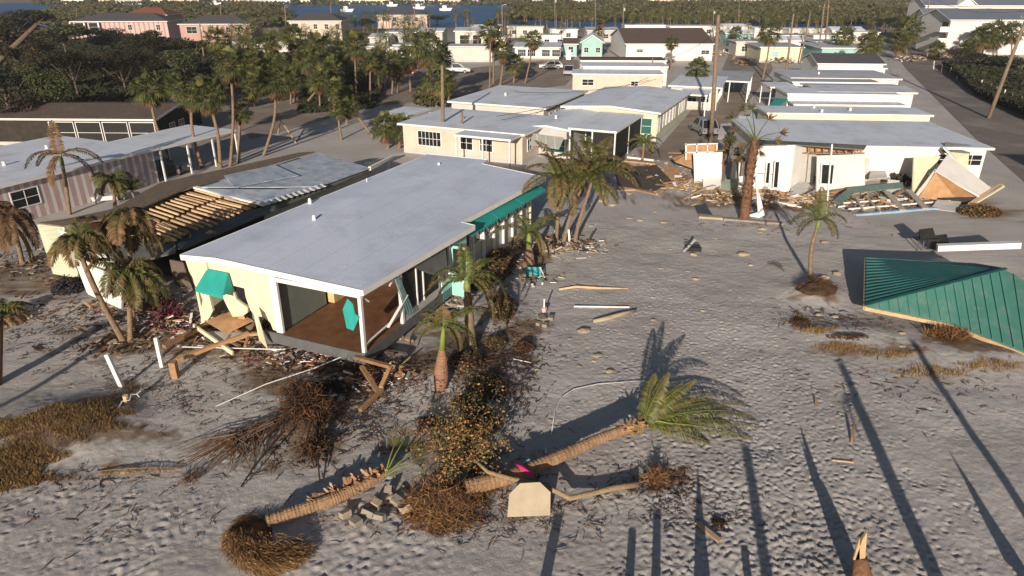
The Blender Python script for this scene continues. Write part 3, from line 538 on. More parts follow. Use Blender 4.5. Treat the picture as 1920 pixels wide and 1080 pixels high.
home('pale roofed white house with white lattice windows facing the parked white hatchback', 6, (962, 88), (0, 0), (1052, 88), 11, 2.6, WHITE, ROOF2, 'x', .6, wins=[('f', 1, .8, 1.6, 1.3, 2, .4, None, 3), ('f', 6, .8, 1.6, 1.3, 2, .5, None, 3)], doors=[('f', 11, 1, 2.1)])
home('long plain beige house behind the parked white pickup', 3, (836, 87), (0, 0), (926, 87), 7, 3.0, BEIGE, ROOF2, wins=[])
home('grey sided house with pale metal roof and dark porch at its right', 4, (783, 58), (0, 0), (832, 58), 8, 4.2, GREYW, ROOF2, 'x', .5, wins=[('f', 1.2, 1.6, .9, 1.2, 2, 2.2)])
home('pale flat house left of grey sided house, palms in front', 4, (722, 60), (0, 0), (781, 60), 9, 3.8, GREYW, ROOF2, wins=[('f', 2, 1.6, .9, 1.1, 2, 2)])
home('screened cottage with pale metal roof behind the parked camper', 4, (736, 84), (0, 0), (777, 84), 6, 2.7, AQUA, ROOFM, wins=[('f', 1.0, .5, 1.2, 1.6, 3, .2, SCREEN, 0)])
home('low white roofed house half hidden by dark palms left of the camper', 4, (600, 86), (0, 0), (710, 84), 7, 2.8, BEIGE, ROOF, wins=[Wn('f', 2, 4)])
home('long low white trailer among dark palms at left', 4, (430, 78), (0, 0), (560, 78), 6, 2.8, WHITE, ROOF, wins=[Wn('f', 2, 5)])
home('white building with dark porch behind tall forked palms', 4, (850, 58), (0, 0), (930, 60), 10, 4.0, BEIGE, ROOF2, 'x', .6, wins=[('f', 1.5, 1, 2.2, 2, 2, 1, SCREEN, 0)])
# two-storey houses of the left background
for (lb, px, py, W_, L_, z_, wl, rf, wn) in (
    ('pink two storey house with white corner columns and grey roof, far left', 130, 40, (311, 40), 12, 5.2, PINKX, SHG, [('f', 1, 2.6, 3.2, 2.2, 2, .5, SCREEN, 0), ('f', 15, 3.0, 1.0, 1.3, 2, 6.5)]),
    ('pink two storey house with grey hip roof, behind bent utility pole', 332, 45, (490, 41), 11, 5.0, PINK, SHG, [('f', 2, 2.7, 2.6, 1.6, 1, 1, SCREEN, 1), ('f', 9, 3.0, 1.1, 1.2, 4, 2), ('f', 9, .8, 1.1, 1.2, 4, 2)]),
    ('peach two storey house with grey roof nearest the lagoon', 538, 39, (640, 39), 12, 5.1, PEACH, SHG, [('f', 1.0, 2.7, 1.8, 1.7, 1, 1, SCREEN, 0), ('f', 7, 3.0, 1, 1.2, 3, 2), ('f', 7, .8, 1, 1.2, 3, 2)]),
    ('pink house with rust red tile roof behind the far left pink house', 228, 28, (312, 28), 12, 5.8, PINK, SHO, [('f', 3, 3.6, 1.2, 1.3, 4, 1)]),
    ('distant peach house behind palms at the lagoon edge', 705, 28, (800, 29), 10, 4.4, PEACH, SHG, [('f', 2, 2.4, 1.2, 1.2, 4, 2.5)])):
    h_, W__, L__ = home(lb, -2, (px, py), (0, 0), W_, L_, z_, wl, rf, 'hip', 1.9, wins=wn, name='two_storey_house')
    if wl is PINKX:
        for k in range(3): c_ = MB(); c_.bx(.1 + k * 3.7, .45 + k * 3.7, -.6, -.2, 0, 5.0); c_.build('column', TRIM, h_)
# right hand rows, long sides towards us
home('large white roofed house behind the wrecked white house', 5, (1865, 278), (1, 0), (1425, 270), (1752, 228), 2.95, WHITE, ROOF, vents=0, wins=[('f', 14.2, 1.5, 1.5, .8, 2, .3)])
home('narrow white roofed house second back in right row with small roof vents', 5, (1751, 216), (1, 0), (1443, 215), (1723, 202), 2.9, CREAM, ROOF, vents=3, wins=[('f', 12, 1.5, 2.6, .7, 1, 1, None, 4)], ov=.2)
home('house with long blank white parapet wall and porch posts at its right end', 5, (1690, 178), (1, 0), (1480, 177), 5.5, 3.1, WHITE, ROOF, ov=.1)
home('low pale roof in front of the blank parapet wall, right row', 5, (1701, 198), (1, 0), (1490, 196), 4.4, 2.3, WHITE, ROOF2, ov=.2)
home('white roofed house with overhanging porch at its right end, middle of right row', 5, (1721, 174), (1, 0), (1535, 172), (1690, 158), 3.1, WHITE, ROOF2, 'x', .3, ov=.3)
home('white porch roof with shaded posts at left end of right row', 5, (1445, 163), (0, 0), 3.4, 5, 2.7, open_=True, cat='porch', name='porch', posts=(2, 2), roof=ROOF)
home('house with blue grey roof in middle of right row', 5, (1652, 155), (1, 0), (1490, 155), 6, 2.95, WHITE, ROOFM, ov=.2)
home('grey roofed long house with dark seams, right row beyond blue grey roof', 5, (1692, 148), (1, 0), (1479, 144), (1676, 132), 3.0, WHITE, ROOF2, vents=1, ov=.3)
home('white house with dark shingle gable roof at the far end of right row', 5, (1662, 120), (1, 0), (1533, 119), 9, 3.0, WHITE, SHG, 'x', 1.2, wins=[('f', 1.5, 1, 1, 1, 1, 1), ('f', 5, 1, 1, 1, 1, 1)], ov=.3)
home('low white annex roof in front of the dark shingle gable house', 5, (1664, 128), (1, 0), (1586, 127), 4, 2.3, WHITE, ROOF, wins=[('f', 1.0, 1, .8, .8, 3, 1.2)], ov=.2)
home('teal sided house with wide dark porch openings behind palms', 4, (1617, 90), (1, 0), (1538, 89), 14, 3.4, AQUA, ROOF2, wins=[('f', 2.2, .6, 3.6, 1.8, 2, .8, SCREEN, 0)])
home('cream house with pale metal roof left of teal sided house, rubble piled in front', 4, (1425, 88), (0, 0), (1515, 90), 12, 3.0, CREAM, ROOFM, wins=[('f', 2.5, 1.1, 1.4, 1, 2, 7, AQUA)])
# far trailers, one by one
frow = [(880, 52, 60), (950, 50, 70), (1030, 55, 55), (1100, 57, 60), (1170, 47, 80), (1255, 49, 90), (1350, 50, 60), (1415, 52, 60), (1480, 54, 70), (1560, 56, 60), (1440, 66, 70), (1525, 66, 70), (1360, 62, 50), (985, 66, 70), (1380, 78, 40), (690, 70, 40), (1600, 60, 50), (900, 70, 50), (1450, 76, 60), (1530, 78, 60)]
looks = [(WHITE, ROOF, 'white'), (BEIGE, ROOF2, 'beige'), (GREYW, ROOFM, 'grey'), (CREAM, ROOF, 'cream'), (AQUA, ROOF, 'aqua')]
for i, (px, py, wpx) in enumerate(frow):
    wl, rf, nm = looks[[0, 1, 0, 2, 0, 0, 3, 0, 1, 0, 2, 0, 4, 0, 1, 1, 0, 3, 0, 2][i]]
    home('low %s trailer home in the distant rows near the lagoon' % nm, random.uniform(-2, 6), (px, py), (0, 0), (px + wpx, py), 7, 3.0, wl, rf, 'x' if i % 3 == 0 else None, .7, group='distant %s trailer homes' % nm, wins=[('f', 1.5, 1, 1.2, 1, int(wpx / 22), 2)], ov=.25)
# white apartment building, three storeys with metal roofs
def apartment(lb, anchor, W_, L_, z_, ang, wins, balc):
    h_, W__, L__ = home(lb, ang, anchor, (0, 0), W_, L_, z_, WHITE, mat('standing seam blue grey roof', (.22, .25, .30), (.19, .22, .27), .3, .35, stripes=(0, .9, (.12, .14, .17), .92), metal=.2), 'x', 2.0, wins=wins, name='apartment_building', cat='building', ov=.5)
    for k in range(balc):
        b_ = MB(); z0 = .2 + k * 2.35; b_.bx(-1.3, .5, .7, 4.5, z0, z0 + .2); b_.bx(-1.3, -1.22, .7, 4.5, z0 + .2, z0 + 1.1); b_.bx(-1.22, .5, .7, .78, z0 + .2, z0 + 1.1); b_.build('balcony', TRIM, h_)
        d_ = MB(); d_.bx(.44, .52, 1.2, 3.6, z0 + .2, z0 + 2.0); d_.build('balcony_door', GLASS, h_)
    return h_
apartment('long white three storey apartment building with blue grey metal roof, right edge', (1782, 37), 44, 14, 7.45, 3, [], 3)
apartment('white apartment building in shade set back left of the long one', (1738, 34), 9, 9, 7.2, 3, [('f', 4, 3, 1.2, 1.4, 1, 2)], 0)
h_ = home('rear white apartment building with small white gable dormer', 3, (1735, 10), (0, 0), 26, 10, 9.4, WHITE, MATS['standing seam blue grey roof'], 'x', 2, wins=[('f', 9, 6.8, 1.2, 1.6, 2, .8)], name='apartment_building', cat='building')[0]
d_ = MB(); d_.slab([(8, -.4, 9.6), (10.4, -.4, 11.3), (10.4, 4, 11.3), (8, 4, 9.6)], .2); d_.slab([(10.4, -.4, 11.3), (12.8, -.4, 9.6), (12.8, 4, 9.6), (10.4, 4, 11.3)], .2); d_.plate([(8.2, -.1, 9.3), (12.6, -.1, 9.3), (10.4, -.1, 11.05)], .2); d_.build('dormer', TRIM, h_)
# far shore
r2 = np.random.default_rng(5)
for k in range(46):
    px = 110 + k * 33 + r2.uniform(-10, 10); py = r2.uniform(3.5, 8)
    if 900 < px < 960: continue
    base = G(px, py + 1); z_ = r2.uniform(5, 10); wd = r2.uniform(12, 26)
    if 1160 < px < 1460: z_ += 7; wd += 10
    nm = ['white', 'cream', 'peach', 'grey'][k % 4]; wl = [WHITE, CREAM, PEACH, GREYW][k % 4]
    hh = thing('waterfront_house', '%s waterfront building on the far shore of the lagoon' % nm, 'building', (base.x, base.y, 0), 0, '%s buildings on the far shore' % nm)
    m_ = MB(); m_.bx(0, wd, 0, 9, 0, z_); m_.build('wall', wl, hh)
    m_ = MB(); m_.hexa([(-.5, -.5, z_), (wd + .5, -.5, z_), (wd + .5, 9.5, z_), (-.5, 9.5, z_), (2, 4, z_ + 2), (wd - 2, 4, z_ + 2), (wd - 2, 5, z_ + 2), (2, 5, z_ + 2)]); m_.build('roof', [SHG, SHB, SHO, ROOF2][int(r2.integers(0, 4))], hh)
    m_ = MB()
    for i in range(int(wd / 3)):
        for j in range(max(1, int(z_ / 3))): m_.bx(1 + i * 3, 2.4 + i * 3, -.06, .02, 1 + j * 3, 2.3 + j * 3)
    m_.build('windows', GLASS, hh)
# ---------------------------------------------------------------- palms and trees
def fan_crown(seed, nleaf=30, blades=11, r=1.0, dead=6):
    rr = random.Random(seed); mb = MB()
    for k in range(nleaf + dead):
        az = k * 2.399 + rr.uniform(-.2, .2); isd = k >= nleaf
        el = R(85) - R(120) * (k / nleaf) ** .8 if not isd else R(rr.uniform(-80, -50))
        el += rr.uniform(-.12, .12); pl_ = r * rr.uniform(.42, .6) * (1 if not isd else .8)
        d = Vector((math.cos(az) * math.cos(el), math.sin(az) * math.cos(el), math.sin(el)))
        side = Vector((-math.sin(az), math.cos(az), 0)); p1 = d * pl_; m = 2 if isd else (1 if rr.random() < .3 else 0)
        mb.beam((0, 0, 0), p1, .02 * r, .02 * r, 1)
        upv = side.cross(d)
        for b in range(blades):
            t = (b / (blades - 1) - .5) * R(200 if not isd else 90); ln = r * rr.uniform(.42, .58) * (1 - .25 * abs(t) / 2)
            bd = (d * math.cos(t) + side * math.sin(t)).normalized(); wv = (side * math.cos(t) - d * math.sin(t)) * .027 * r
            q1 = p1 + bd * ln * .55 + upv * .05 * r; q2 = p1 + bd * ln + Vector((0, 0, -.22 * r * (1 if not isd else .3)))
            mb.face([p1, q1 - wv * 1.1, q2, q1 + wv * 1.1], m)
    return mb
FANS = [fan_crown(s, 32, 15).mesh('crown', [FAN, FANY, DEADF]) for s in range(4)]
FANL = [fan_crown(10 + s, 18, 6, dead=4).mesh('crown', [FAN, FANY, DEADF]) for s in range(4)]
def trunk_mesh(pts, r0, r1, n=8, seed=0, base=1.3, rough=.06):
    rr = random.Random(seed); P = [Vector(p) for p in pts]; out = []; rad = []
    k = 12
    for i in range(k + 1):                 # Catmull-like resample of the given path
        t = i / k * (len(P) - 1); j = min(int(t), len(P) - 2); f = t - j
        p0 = P[max(j - 1, 0)]; p1 = P[j]; p2 = P[j + 1]; p3 = P[min(j + 2, len(P) - 1)]
        q = .5 * ((2 * p1) + (p2 - p0) * f + (2 * p0 - 5 * p1 + 4 * p2 - p3) * f * f + (3 * p1 - p0 - 3 * p2 + p3) * f ** 3)
        out.append(q); s = i / k; rad.append((r0 + (r1 - r0) * s) * (1 + (base - 1) * math.exp(-s * 14)) * (1 + rr.uniform(-rough, rough)))
    mb = MB(); mb.tube(out, rad, n); return mb
def sabal(b, t, rpx, label, cat='palm', group=None, bend=0, near=True, tm=None, wpx=None, name='sabal_palm', h=None, seed=None, tilt=None):
    seed = random.randint(0, 9999) if seed is None else seed; rr = random.Random(seed)
    B = S(*b); T_ = up(B, *t)
    if T_.z < .6: T_.z = .6
    sc_ = mpp(T_); rad = rpx * sc_
    o = thing(name, label, cat, B, 0, group)
    d = T_ - B; mid_ = d * .5 + Vector((bend * d.length, 0, 0)); r0 = (wpx * sc_ / 2) if wpx else rr.uniform(.13, .18)
    trunk_mesh([(0, 0, -.15), mid_, d], r0, r0 * .8, 8 if near else 6, seed).build('trunk', tm or TRUNK, o, smooth=True)
    put('crown', (FANS if near else FANL)[seed % 4], o, d, (tilt or rr.uniform(-.15, .15), rr.uniform(-.15, .15), rr.uniform(0, 6.28)), rad * rr.uniform(.95, 1.05) * 1.05)
    return o
big = [((320, 297), (279, 165), 40, 'leaning sabal palm in front of white roof, leftmost of the tall group', -.06), ((333, 234), (331, 160), 30, 'upright sabal palm rising beyond the blue tarp wall', 0),
       ((380, 315), (358, 180), 32, 'sabal palm with thin dark trunk, beside carport', -.06), ((413, 315), (388, 178), 42, 'sabal palm with full wide crown in middle of tall group', .05),
       ((431, 312), (432, 122), 40, 'tallest sabal palm of the group by the carport', .03), ((447, 305), (450, 212), 26, 'short sabal palm with yellowing low fronds behind tall group', 0),
       ((493, 292), (516, 150), 40, 'curved pale trunked sabal palm standing alone in dark sand', .07), ((550, 192), (574, 110), 32, 'sabal palm at edge of dark grove, right of the lone curved one', 0),
       ((668, 187), (665, 85), 32, 'sabal palm with bare pale trunk among dark trees near red car', 0), ((694, 195), (694, 115), 22, 'small sabal palm between dark trees and red car', 0),
       ((803, 192), (800, 88), 40, 'dense sabal palm with broad crown hiding the parking row', 0), ((818, 200), (822, 150), 36, 'low bushy sabal palm beside the tall wooden pole', 0),
       ((918, 165), (920, 58), 27, 'tall forked looking sabal palm, left of the pair in the car park', 0), ((925, 156), (926, 78), 24, 'sabal palm just behind the left tall palm in car park', 0),
       ((937, 162), (943, 98), 24, 'short thick sabal palm in car park row', .03), ((963, 156), (965, 120), 22, 'low dark sabal palm beside white hatchback', 0),
       ((984, 156), (1000, 75), 21, 'leaning sabal palm nearest the white hatchback', .02), ((1258, 135), (1259, 80), 16, 'small sabal palm in front of brown roofed building', 0),
       ((1302, 182), (1308, 130), 26, 'sabal palm leaning over white roof by centre street', .04), ((1378, 92), (1380, 62), 16, 'sabal palm left of the centre street, far end', 0),
       ((1430, 147), (1444, 60), 28, 'thin trunked sabal palm beside utility poles of centre street', .03), ((1585, 118), (1583, 70), 26, 'sabal palm in front of the teal sided house', 0),
       ((1624, 147), (1632, 84), 30, 'sabal palm casting shade on grey seamed roof', 0), ((1700, 100), (1703, 55), 32, 'broad dark palm beside the shaded lane', 0), ((1693, 112), (1690, 78), 24, 'lower palm beside the shaded lane', 0),
       ((1757, 112), (1757, 92), 20, 'low palm in front of shaded apartment wall', 0), ((1843, 112), (1843, 70), 30, 'left palm of the three before the apartment building', 0), ((1870, 112), (1868, 64), 30, 'middle palm of the three before the apartment building', 0),
       ((1896, 112), (1898, 62), 26, 'right palm of the three before the apartment building', 0), ((1814, 112), (1814, 95), 24, 'low dark palm beside the apartment garden', 0),
       ((1122, 97), (1122, 62), 14, 'palm between orange machine and brown roofed building', 0), ((1131, 102), (1130, 38), 14, 'taller palm right of the orange machine', 0),
       ((640, 160), (641, 100), 28, 'round crowned palm in dark grove, in front of low white roof', 0), ((600, 175), (596, 92), 36, 'large dark palm in the grove centre', 0), ((570, 195), (620, 130), 30, 'palm leaning right over the grove', .05),
       ((505, 165), (500, 88), 32, 'dark palm in front of the pink hip roofed house', 0), ((440, 150), (408, 75), 30, 'dark palm left of bent utility pole top', 0), ((560, 150), (548, 70), 30, 'dark palm below the peach house', 0),
       ((478, 200), (470, 165), 32, 'bushy low palm in shade behind curved trunk palm', 0), ((700, 255), (655, 200), 26, 'ragged palm on sand left of peach house', 0), ((640, 262), (632, 205), 22, 'thin ragged palm on sand beside broken sticks', 0),
       ((728, 278), (722, 238), 34, 'dark palm with dead skirt in front of peach house porch', 0), ((748, 278), (752, 240), 30, 'second dark palm with dead skirt, before the peach house porch', 0), ((866, 282), (862, 250), 24, 'palm between the pole and lattice window of peach house', 0), ((885, 284), (888, 250), 22, 'dark palm right of the thin green post', 0)]
for b_, t_, r_, lb, bd in big: sabal(b_, t_, r_, lb, bend=bd)
r3 = random.Random(3)
for k in range(64):
    px = r3.uniform(600, 1260); bx_ = r3.uniform(50, 66); h_ = r3.uniform(20, 34)
    sabal((px, bx_), (px + r3.uniform(-3, 3), bx_ - h_), r3.uniform(9, 14), 'thin distant palm along the near edge of the lagoon', group='distant lagoon palms', near=False)
for k in range(60):
    px = r3.uniform(1200, 1690); bx_ = r3.uniform(48, 58); h_ = r3.uniform(12, 24)
    sabal((px, bx_), (px + r3.uniform(-3, 3), bx_ - h_), r3.uniform(8, 14), 'distant palm in front of the mangrove belt', group='distant palms before the mangroves', near=False)
for k in range(26):
    px = r3.uniform(860, 1060) if k % 2 else r3.uniform(1330, 1620); bx_ = r3.uniform(70, 100); h_ = r3.uniform(18, 30)
    sabal((px, bx_), (px + r3.uniform(-3, 3), bx_ - h_), r3.uniform(9, 14), 'slender palm standing among the far trailer homes', group='palms among far trailers', near=False)
for k in range(46):
    px = r3.uniform(430, 790); bx_ = r3.uniform(85, 175); h_ = r3.uniform(25, 45)
    sabal((px, bx_), (px + r3.uniform(-6, 6), bx_ - h_), r3.uniform(18, 28), 'dark palm in the grove behind the parking street', group='palms of the dark grove', near=False)
for b_, t_, r_, lb in (((600, 205), (598, 150), 30, 'dark palm at the sunny edge of the grove, far left of it'), ((625, 215), (630, 168), 28, 'palm with low crown at the sunny edge of the grove'), ((650, 232), (652, 182), 24, 'thin palm between grove edge and ragged palms'), ((735, 175), (738, 118), 30, 'palm shading the red car from the left'), ((770, 172), (765, 108), 30, 'palm in front of the dark blue car'), ((820, 180), (828, 108), 28, 'palm just right behind the tall wooden pole top'), ((840, 200), (843, 160), 20, 'small green palm right of the tall wooden pole'), ((520, 180), (530, 128), 30, 'palm behind the lone curved trunk palm'), ((545, 195), (545, 150), 28, 'dark palm touching the lone curved palm from behind'), ((618, 195), (612, 140), 30, 'big dark palm in the front row of the grove'), ((708, 170), (712, 120), 24, 'slim palm left of the red car'), ((470, 170), (472, 120), 32, 'dark palm behind the tallest sabal palm')): sabal(b_, t_, r_, lb)
# ---- broad leaved trees
def leafball(seed, n, size, mats=2, lobes=9, flat=.75):
    rr = random.Random(seed); mb = MB(); L_ = []
    for k in range(lobes):
        a = rr.uniform(0, 6.28); q = rr.uniform(.15, .72); L_.append((Vector((math.cos(a) * q, math.sin(a) * q, rr.uniform(-.25, .45))), rr.uniform(.22, .42)))
    for k in range(n):
        c, r_ = rr.choice(L_); d = Vector((rr.gauss(0, 1), rr.gauss(0, 1), rr.gauss(0, 1))).normalized() * r_ * rr.uniform(.55, 1.08); p = c + Vector((d.x, d.y, d.z * flat))
        a = Vector((rr.gauss(0, 1), rr.gauss(0, 1), rr.gauss(0, 1))).normalized(); b = a.orthogonal().normalized() * size * rr.uniform(.6, 1.2); a = a * size * rr.uniform(.5, 1.0)
        mb.face([p - a * .5, p + b * .5, p + a * .5, p - b * .3], rr.choice([0, 0, 1]) if mats > 1 else 0)
    return mb
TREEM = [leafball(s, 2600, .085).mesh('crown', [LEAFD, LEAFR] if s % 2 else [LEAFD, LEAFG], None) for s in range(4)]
def tree(px, py, wpx, h, label, group=None, v=None):
    B = S(px, py); rad = wpx * mpp(B + Vector((0, 0, h))) / 2
    o = thing('broadleaf_tree', label, 'tree', B, random.uniform(0, 6.28), group)
    t_ = MB(); t_.tube([(0, 0, -.2), (.1, .05, h * .4), (.2, -.1, h * .7)], [.2, .15, .1], 7)
    for k in range(4):
        a = k * 1.6; t_.tube([(.1, 0, h * .38), (math.cos(a) * rad * .35, math.sin(a) * rad * .35, h * .62), (math.cos(a) * rad * .6, math.sin(a) * rad * .6, h * .8)], [.09, .06, .03], 5)
    t_.build('trunk', BARK, o, smooth=True)
    put('crown', TREEM[(v if v is not None else random.randint(0, 3))], o, (0, 0, h * .66), (0, 0, 0), (rad, rad, h * .55)); return o
for px, py, wd, h_, lb in ((60, 150, 190, 8.5, 'huge dark tree at the far left behind the leaning bare trunk'), (25, 235, 150, 6.5, 'dark tree with olive leaves at left edge above white roof'), (115, 245, 120, 6, 'dark tree beside the dark roofed house'),
        (200, 165, 120, 5.5, 'brownish dark tree below the far left pink house'), (280, 160, 120, 5.5, 'dark tree below the pink house windows'), (350, 165, 110, 5.5, 'dark tree left of bent utility pole'), (150, 190, 120, 6.5, 'tall dark tree behind the dark roof'),
        (240, 185, 120, 5.5, 'dark wide tree right behind the dark roof'), (330, 195, 100, 4.5, 'low dark tree behind the upright sabal palm'), (420, 165, 90, 4.5, 'dark tree at foot of bent utility pole'), (90, 190, 130, 7.5, 'dark tree with reddish dying leaves at left'),
        (130, 120, 140, 8, 'dark tree in front of white porch columns of pink house'), (30, 95, 170, 9, 'tall dark tree at top left corner'), (480, 140, 80, 4.5, 'dark round tree before pink hip roofed house'), (620, 150, 70, 4.5, 'dark tree beside low white roofed house'),
        (690, 60, 60, 4, 'dark mangrove like tree beside pale flat house'), (1690, 75, 60, 5, 'dark tree over the shaded lane'), (1660, 62, 60, 5, 'brown tinged tree at the far end of shaded lane'), (1720, 80, 50, 4, 'dark tree beside the set back apartment'),
        (1840, 135, 120, 3.2, 'dark hedge like tree in the shaded lot, left'), (1910, 145, 130, 3.6, 'dark hedge like tree in the shaded lot, right'), (975, 60, 46, 4, 'small dark tree before the lagoon'), (820, 48, 60, 4, 'dark tree behind grey sided house'), (215, 110, 120, 6, 'dark tree hiding the foot of far left pink house'), (290, 118, 110, 6, 'dark tree hiding the right foot of pink house'), (370, 118, 90, 5, 'dark tree under the pink hip roofed house'), (540, 150, 90, 4.5, 'dark tree in the grove under the peach house'), (580, 170, 90, 4, 'wide dark tree at the near edge of the grove, left'), (640, 178, 80, 3.6, 'low dark tree at the near edge of the grove, right'), (520, 190, 70, 3.2, 'low dark bush like tree right of the curved sabal palm'), (700, 130, 70, 4, 'dark tree hiding the left end of the parking street'), (660, 120, 70, 4.5, 'dark tree before the low white roof among palms'), (835, 105, 40, 2.6, 'small olive tree against the plain beige house'), (1320, 100, 50, 3, 'dark bush like tree at the right end of the white building'), (1800, 120, 60, 3, 'dark low tree beside the apartment garden'), (60, 262, 110, 4.5, 'olive bush like tree just above the white roof')):
    tree(px, py, wd, h_, lb)
# leaning bare trunk at far left
B = S(-60, 160); o = thing('leaning_tree', 'thick bare leaning trunk rising behind dark foliage at far left', 'tree', B)
P1 = up(B, 18, 95) - B; P2 = up(B, 70, 45) - B; m_ = MB(); m_.tube([(0, 0, -.3), P1, P2], [.55, .42, .28], 10)
m_.tube([P2, P2 + Vector((1.2, 0, .9))], [.1, .03], 5); m_.tube([P2, P2 + Vector((1.4, 0, -.3)), P2 + Vector((2.3, 0, -.9))], [.09, .06, .02], 5); m_.build('trunk', BARK, o, smooth=True)
# mangrove belts: nobody could count them
def belt(name, label, quad, n, hmax, size, m, seed):
    rr = np.random.default_rng(seed); A, B_, C_, D_ = [np.array(G(*q)[:2]) for q in quad]; mb = MB()
    for k in range(n):
        s, t = rr.random(), rr.random() ; p = (A * (1 - s) + B_ * s) * (1 - t) + (D_ * (1 - s) + C_ * s) * t
        hh = hmax * (.55 + .45 * math.sin(p[0] * .13 + seed) * math.sin(p[1] * .09)) * rr.uniform(.35, 1.0)
        a = Vector(rr.normal(size=3)).normalized() * size * rr.uniform(.5, 1.1); b = a.orthogonal().normalized() * size * rr.uniform(.4, .9); q = Vector((p[0], p[1], max(hh, .3)))
        mb.face([q - a, q + b, q + a, q - b])
    return tag(mb.build(name, m), label, 'mangrove', None, 'stuff')
belt('mangrove_wood', 'wide dark green mangrove wood across the lagoon on the right', ((930, 38), (1700, 50), (1750, 14), (1000, 12)), 42000, 5.5, 1.15, LEAFM, 1)
belt('mangrove_wood', 'dark mangrove wood behind the pink houses on the left', ((60, 52), (560, 52), (530, 18), (100, 17)), 22000, 4.5, 1.1, LEAFM, 2)
belt('mangrove_wood', 'green tree line along the far shore between waterfront buildings', ((60, 9.5), (1560, 10.5), (1600, 2), (60, 2)), 9000, 3.4, 1.5, LEAFM, 3)
belt('mangrove_wood', 'brown green scrub at the upper right behind the apartments', ((1450, 40), (1960, 60), (1960, 6), (1500, 8)), 16000, 5, 1.3, LEAFM, 4)
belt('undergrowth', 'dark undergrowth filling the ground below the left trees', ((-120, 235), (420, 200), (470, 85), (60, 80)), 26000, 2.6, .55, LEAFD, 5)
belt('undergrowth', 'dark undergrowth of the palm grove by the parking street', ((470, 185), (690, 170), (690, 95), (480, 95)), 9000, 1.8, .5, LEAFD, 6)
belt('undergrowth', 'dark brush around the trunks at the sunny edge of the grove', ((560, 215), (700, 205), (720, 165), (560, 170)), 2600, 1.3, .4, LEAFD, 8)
belt('undergrowth', 'olive brush beside the tall wooden pole', ((775, 205), (835, 205), (845, 175), (785, 170)), 900, 1.6, .4, LEAFM, 9)
belt('undergrowth', 'shaded hedge growth right of the side road', ((1830, 180), (2080, 300), (2080, 135), (1765, 126)), 18000, 1.7, .5, LEAFD, 7)
# ---- feather palms
def frond(mb, p0, d0, L_, droop=.5, n=22, ll=.5, w=.03, curl=(0, 0, 0), mg=0, mt=1, browned=.6, rach=.018, vee=.35, wind=(0, 0, 0), rr=random):
    p = Vector(p0); d = Vector(d0).normalized(); pts = [p.copy()]; dirs = [d.copy()]; cu = Vector(curl)
    for i in range(n):
        p = p + d * (L_ / n); d = (d + Vector((0, 0, -droop * 1.6 / n)) + cu / n).normalized(); pts.append(p.copy()); dirs.append(d.copy())
    mb.tube(pts[::3] + [pts[-1]], [rach * (1 - .8 * i / len(pts[::3])) for i in range(len(pts[::3]) + 1)], 4, mg, cap=False)
    wd = Vector(wind)
    for i in range(2, n + 1):
        s = i / n; l_ = ll * (math.sin(math.pi * min(1, .18 + s * .8)) ** .6) * rr.uniform(.8, 1.1)
        dd = dirs[i]; sd = dd.cross(Vector((0, 0, 1)))
        if sd.length < .05: sd = Vector((1, 0, 0))
        sd.normalize(); upv = sd.cross(dd)
        for sg in (-1, 1):
            for rep in (0, .5):
                q0 = pts[i] - dd * rep * L_ / n; ld = (sd * sg + dd * .55 + upv * vee + wd + Vector((rr.gauss(0, .1), rr.gauss(0, .1), rr.gauss(0, .1)))).normalized()
                q1 = q0 + ld * l_ * .55; q2 = q1 + (ld + Vector((0, 0, -.8)) + wd * .5).normalized() * l_ * .5; wv = dd * w * .5
                m = mt if rr.random() < browned * s * 1.3 else mg
                mb.face([q0, q1 - wv, q2, q1 + wv], m)
def fpalm(base, tops, label, fr, r0=.14, r1=.1, shaft=None, tm=None, name='feather_palm', cat='palm', L_=2.0, ll=.5, w=.075, brown=.45, seed=1, mats=None, n=30, basez=0):
    """tops: pixel waypoints of the trunk; fr: list of (azimuth deg in the picture plane 0=right 90=away, elevation, length factor, droop)"""
    rr = random.Random(seed); B = S(*base); o = thing(name, label, cat, B); P = [Vector((0, 0, -.2))] + [up(B, *t) - B for t in tops]
    trunk_mesh(P, r0, r1, 10, seed).build('trunk', tm or TRUNK, o, smooth=True); T_ = P[-1]
    if shaft:
        s_ = MB(); d = (P[-1] - P[-2]).normalized(); s_.tube([T_ - d * .05, T_ + d * shaft * .4, T_ + d * shaft], [r1 * 1.15, r1 * 1.05, r1 * .5], 8); s_.build('crownshaft', SHAFT, o, smooth=True); T_ = T_ + d * shaft * .85
    for k, f in enumerate(fr):
        az, el, lf, dr = f[:4]; a, e = R(az), R(el); mb = MB()
        frond(mb, T_, (math.cos(a) * math.cos(e), math.sin(a) * math.cos(e), math.sin(e)), L_ * lf, dr, n, ll, w, mg=0, mt=1, browned=f[4] if len(f) > 4 else brown, rach=.022, rr=rr)
        mb.build('frond', mats or [FEA, FEAB], o)
    return o
def rnd_fr(k, seed, el=(10, 70), dr=(.8, 1.6), lf=(.7, 1.1)):
    rr = random.Random(seed); return [(i * 360 / k + rr.uniform(-18, 18), rr.uniform(*el), rr.uniform(*lf), rr.uniform(*dr)) for i in range(k)]
fpalm((235, 642), [(190, 565), (160, 500), (148, 462)], 'slender palm with curved trunk leaning left, battered brown crown, left of cracked wall', rnd_fr(14, 1, (-25, 60), (1.2, 2.2)) + [(0, 10, 1.3, 1.2), (20, 20, 1.2, 1.5)], .13, .10, .4, L_=1.8, ll=.6, w=.09, brown=.8, seed=1)
